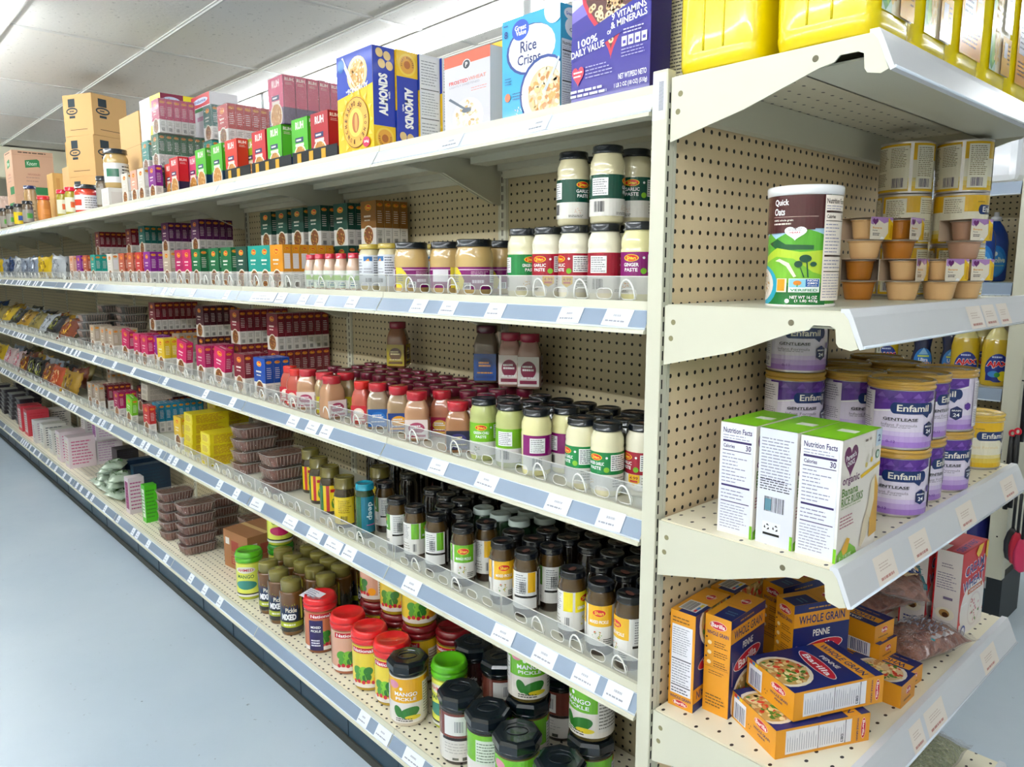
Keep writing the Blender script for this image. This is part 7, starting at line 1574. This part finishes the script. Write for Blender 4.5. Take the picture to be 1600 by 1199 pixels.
# jars and bottles along the front of the top shelf
tl = [('sh_dark', 162, .085, 'grey brown spice shaker with black cap'), ('tub_red', 136, .115, 'white and red tub with dark lid'), ('sh_red', 112, .08, 'yellow green shaker with red cap, right one'), ('sh_red', 99, .08, 'yellow green shaker with red cap, left one'), ('sh_org', 69, .08, 'orange powder shaker with red cap'),
      ('sh_dark', 44, .085, 'clear shaker with black cap, right one'), ('sh_yel', 30, .085, 'shaker with yellow label and black cap'), ('sh_dark', 20, .085, 'clear shaker with black cap, left one'), ('sh_dark', 8, .085, 'dark jar at the left edge of the top shelf')]
for k, px, y, d in tl: put(k, px, y, T1, d, 'shaker' if k != 'tub_red' else 'tub', None, 20, .08)
place('squeeze', (X(14, .13, T1+.25), .13, T1), 0, 'white squeeze bottle with red nozzle', 'bottle')
place('sh_blue', (-5.80, .16, T1), 0, 'tall clear jar with navy lid behind the shakers', 'jar')
place('b_lblue', (-5.42, .22, T1+.09), 0, 'bright blue bag standing behind the shakers', 'bag', 'blue bags on the top shelf', rot=(1.1, 0, .3)); place('b_lblue', (-4.0, .23, T1+.09), 0, 'bright blue bag nearer the red tub', 'bag', 'blue bags on the top shelf', rot=(1.0, .3, -.2))
for i, px in enumerate((190, 204, 215)): front(('m_white', 'm_peach', 'm_white')[i], px, MW, MD, .062, T1, f'pale spice box in the front row left of the purple one, {ordn(i)}', 'spice box', 'pale spice boxes on the top shelf', h=.1)
# ================================================================== the next aisle behind the end unit
BY = 2.45
BZ = [('top', 1.842), ('second', 1.447), ('third', 1.018), ('fourth', .60), ('lowest', .19)]
for bi, (xa, xb) in enumerate(((-1.0, -.10), (-1.91, -1.01))):
    for lv, z in BZ:
        root = bpy.data.objects.new('shelf', None); COL.objects.link(root); root.location = (xa, BY, z)
        d = MB(); d.box((.002, .0, -.004), (xb-xa-.002, .39, 0), M_CREAM); d.box((.002, .0, -.03), (xb-xa-.002, .003, -.004), M_CREAM); link('shelf_pan', d.mesh('shelf_pan'), root)
        d = MB(); prism(d, [(0, 0), (-.006, -.002), (-.018, -.05), (0, -.05)], .001, xb-xa-.001, M_STRIP); d.tube([(.001, -.018, -.05), (xb-xa-.001, -.018, -.05)], .003, M_STRIPW, 6); st = link('ticket_rail', d.mesh('ticket_rail'), root)
        if lv == 'third' and bi == 0:
            t = MB(); t.add([(.70, -.0075, -.004), (.77, -.0075, -.004), (.77, -.0195, -.048), (.70, -.0195, -.048)], [(0, 3, 2, 1)], mat('#e8edf6', .5)); link('price_ticket', t.mesh('price_ticket'), st)
        tag(root, f'cream {lv} shelf of the next aisle, {["bay at the end post", "bay further in"][bi]}', 'shelf')
    mb = MB(); mb.box((xa, BY+.40, .05), (xb, BY+.408, 2.0), M_PEGX); tag(link('pegboard_panel', mb.mesh('pegboard_panel')), f'beige pegboard of the next aisle, {["behind the blue soap bottles", "bay further in"][bi]}', 'panel')
mb = MB(); mb.box((-.098, BY-.012, .22), (-.036, BY+.03, 1.86), M_CREAM, bev=.002); mb.box((-.098, BY+.03, .22), (-.06, BY+.44, 1.86), M_CREAM)
for z in (.72, .40, 1.3): mb.box((-.07, BY-.0125, z), (-.064, BY-.012, z+.006), M_SLOT)
mb.box((-.098, BY+.02, 0), (-.04, BY+.3, .22), mat('#22282e', .5)); tag(link('upright_post', mb.mesh('upright_post')), 'broad cream end post of the next aisle', 'upright')
mb = MB(); mb.box((-1.9, BY+.03, 0), (-.10, BY+.04, .15), M_KICK); tag(link('plinth', mb.mesh('plinth')), 'dark plinth below the next aisle shelves', 'plinth')
# soap bottles
def soap(key, liquid, cap, lab, H=.25, wst=False, clear=True, r=.054):
    k_ = r/.040; P = [(0, 0), (r*.85, 0), (r*.98, .006), (r, .02), (r, H*.55), (r*.88, H*.68), (r*.55, H*.80), (r*.30, H*.86), (r*.28, H*.90)]
    if wst: P = [(0, 0), (r*.85, 0), (r*.98, .006), (r, .02), (r*.95, H*.3), (r*.72, H*.5), (r*.86, H*.68), (r*.8, H*.78), (r*.36, H*.83), (r*.3, H*.88)]
    fl = lambda a: (math.cos(a)**2+(math.sin(a)/.62)**2)**-.5
    b = MB(); lm = mat(liquid, .12, 0, .9); nk = mat('#ddd08a' if clear else liquid, .12, 0, .9); b.lathe([(p[0], p[1], nk if (p[1] > H*.75 and clear) else lm) for p in P], lm, 28, fn=fl)
    c = MB(); c.lathe([(r*.36, H*.87), (r*.38, H*.93), (r*.2, H*.94), (r*.18, H), (0, H)], gloss('#e4e6ea'), 16)
    q = MB(); s = Sheet(.066*k_, H*.46, 3); lab(s); s.emit(q, lambda u, v, d: (u-.033*k_, -math.sqrt(max(0, 1-((u-.033*k_)/r)**2))*r*.62-d-.0006, H*.06+v), gloss, .006)
    proto(key, 'soap_bottle', [('bottle', b.mesh('bottle'), None), ('cap', c.mesh('cap'), 'white push cap'), ('printed_label', q.mesh('printed_label'), None)])
def la(s): s.ell(.5, .45, .48, .46, '#1a2f8a', 24); s.rect(.06, .05, .94, .5, '#1a2f8a'); s.text('AJAX', .5, .56, .9, .24, '#ffffff', 0, 4); s.text('AJAX', .5, .56, .86, .21, '#d41e2e', 0, 3); s.ell(.72, .2, .2, .16, '#efdc1e'); s.ell(.35, .26, .22, .1, '#3a8ad8'); s.ell(.5, .24, .12, .08, '#2f8a3a'); s.lines(.25, .76, .75, .84, 1, '#c9d4f0', .6)
def lo(s): s.ell(.5, .5, .48, .48, '#2f7ac8', 24); s.poly([(.5,1),(.75,.75),(.25,.75)], '#8ec4e8'); s.text('Ultra', .5, .56, .5, .13, '#ffffff'); s.text('OXYGEN', .5, .40, .85, .16, '#e9a02a'); s.rect(.2, .66, .8, .72, '#c9dc5a'); s.rect(.1, .05, .9, .3, '#1c2c5a')
def lp(s): s.ell(.5, .5, .49, .5, '#1f7ad0', 24); s.ell(.5, .45, .40, .40, '#3a9ae4', 24); s.text('Palmolive', .5, .55, .86, .18, '#e9fff0', 0, 2); s.ell(.5, .74, .1, .07, '#e0f0f4'); s.ell(.3, .2, .2, .12, '#b9d44a'); s.ell(.22, .16, .12, .09, '#e9e84a'); s.rect(.1, .36, .9, .38, '#a9e4c0')
soap('ajax', '#c9a81e', '', la, .285); soap('oxy', '#15224a', '', lo, .265, True, False, .046); soap('palm', '#0f3f9a', '', lp, .295, False, False, .056)
for i, (k, px, y, z, d) in enumerate((('palm', 1531, 2.53, BZ[1][1], 'blue dish soap bottle right in front'), ('palm', 1490, 2.53, BZ[1][1], 'blue dish soap bottle beside the puree cups'), ('palm', 1552, 2.70, BZ[1][1], 'blue dish soap bottle behind the right one'), ('palm', 1478, 2.68, BZ[1][1], 'blue dish soap bottle behind the left one'),
        ('ajax', 1508, 2.53, BZ[2][1], 'yellow dish soap bottle with red lettering, middle one'), ('ajax', 1557, 2.53, BZ[2][1], 'yellow dish soap bottle beside the end post'), ('ajax', 1536, 2.64, BZ[2][1], 'yellow dish soap bottle behind, between the front two'), ('ajax', 1384, 2.56, BZ[2][1], 'yellow dish soap bottle beside the end unit post'), ('ajax', 1545, 2.75, BZ[2][1], 'yellow dish soap bottle furthest back'),
        ('oxy', 1441, 2.56, BZ[2][1], 'dark blue soap bottle standing alone'), ('oxy', 1486, 2.60, BZ[2][1], 'dark blue soap bottle beside the yellow ones'), ('oxy', 1500, 2.72, BZ[2][1], 'dark blue soap bottle behind the others'))):
    put(k, px, y, z, d, 'bottle', 'dish soap bottles of the next aisle', 12, .12)
# paper packs on top
for i, (x, w_) in enumerate(((-.33, .40), (-.77, .42), (-1.22, .42))):
    b = MB(); b.box((-w_/2, 0, 0), (w_/2, .30, .42), mat('#e6eaf2', .25, 0, .4), bev=.03); s = Sheet(w_*.7, .22, i); s.ell(.3, .3, .2, .16, '#cfe4b8'); s.lines(.4, .5, .9, .8, 2, '#c3cce0', .4); s.circ(.85, .6, .03, '#2a4a9a'); s.circ(.93, .6, .02, '#2a4a9a'); s.emit(b, lambda u, v, d: (-w_*.35+u, -d-.0005, .1+v))
    tag(link('paper_towel_pack', b.mesh('paper_towel_pack'), None, (x, BY+.03, BZ[0][1]+.001)), f'white glossy paper pack on the next aisle, {["nearest the end post", "second", "third"][i]}', 'pack', 'white paper packs')
# low shelves: red packets, blue canister jug
for i in range(6):
    b = MB(); b.box((-.05, -.05, 0), (.05, .07, .17+.02*(i % 2)), mat(['#b0141e', '#8a1220', '#16264a'][i % 3], .4), bev=.004); s = Sheet(.08, .1, i); s.rect(0, 0, 1, 1, '#d8c9c4'); s.lines(.1, .1, .9, .9, 4, '#8a1a24', .5); s.emit(b, lambda u, v, d: (-.04+u, -.05-d, .04+v))
    tag(link('soap_packet', b.mesh('soap_packet'), None, (-.20-.115*i, BY+.13, BZ[3][1]+.001)), f'red and dark packet on the shaded next aisle shelf, {ordn(i)} from the post', 'packet', 'packets on the shaded shelf')
b = MB(); b.lathe([(0, 0), (.10, 0), (.115, .01), (.118, .04), (.118, .24), (.10, .30), (.05, .335), (.045, .34)], mat('#1a1f78', .3, 0, .4), 32, fn=lambda a: squ(a, 4)); c = MB(); c.lathe([(.05, .335), (.055, .34), (.055, .365), (.05, .37), (0, .37)], gloss('#e6e8ea'), 24)
proto('bluejug', 'detergent_jug', [('jug_body', b.mesh('jug_body'), None), ('cap', c.mesh('cap'), 'white screw cap')])
place('bluejug', (-.235, BY+.14, BZ[4][1]), 0, 'dark blue detergent jug with white cap on the lowest shelf', 'jug'); place('bluejug', (-.50, BY+.14, BZ[4][1]), 0, 'dark blue detergent jug further in on the lowest shelf', 'jug')
# kitchen tools hanging beside the post
for i, (px, y, zt, red) in enumerate(((1584, 2.39, .84, 1), (1592, 2.39, .85, 1), (1599, 2.41, 1.12, 0))):
    x = X(px, y, .9); b = MB(); b.tube([(0, 0, 0), (0, 0, -.10), (0, -.004, -.30)], [.010, .012, .009], mat('#17181c', .35), 8); r_ = bpy.data.objects.new('kitchen_tool', None); COL.objects.link(r_); r_.location = (x, y, zt); link('tool_handle', b.mesh('tool_handle'), r_)
    t = MB(); t.tube([(.010*math.cos(a), 0, .012+.012*math.sin(a)) for a in [2*PI*k/12 for k in range(12)]], .0045, mat('#d81a34' if red else '#b8bcc0', .3), 6, True); link('hanging_loop', t.mesh('hanging_loop'), r_)['label'] = 'red hanging loop' if red else 'grey hanging loop'
    tag(r_, f'black handled kitchen tool hanging beside the far end post, {ordn(i)}', 'kitchen tool')
for i, (px, y, zt, c) in enumerate(((1584, 2.38, .63, '#2a2a2e'), (1592, 2.37, .62, '#c81e3a'), (1600, 2.36, .60, '#e83a6a'))):
    x = X(px, y, .5); r_ = bpy.data.objects.new('spatula', None); COL.objects.link(r_); r_.location = (x, y, zt)
    b = MB(); b.tube([(0, 0, .0), (0, 0, -.16)], .006, mat('#1a1a1e', .3), 8); link('handle', b.mesh('handle'), r_); h = MB(); h.lathe([(0, -.30), (.03, -.29), (.042, -.26), (.045, -.22), (.03, -.18), (.008, -.155), (0, -.155)], mat(c, .3, 0, .4), 16, fn=lambda a: .62*(math.cos(a)**2+(math.sin(a)/.25)**2)**-.5); link('blade', h.mesh('blade'), r_)
    tag(r_, f'{["dark", "red", "bright pink red"][i]} headed spatula hanging beside the far end post', 'spatula')
b = MB(); b.tube([(-.040, BY-.005, .66), (.03, BY-.06, .66), (.04, BY-.10, .67)], .003, mat('#2a2c30', .3, .6), 6); b.tube([(-.040, BY-.005, 1.06), (.03, BY-.03, 1.06), (.04, BY-.06, 1.07)], .003, mat('#2a2c30', .3, .6), 6)
tag(link('display_hook', b.mesh('display_hook')), 'black wire hooks on the far end post holding kitchen tools', 'hook')
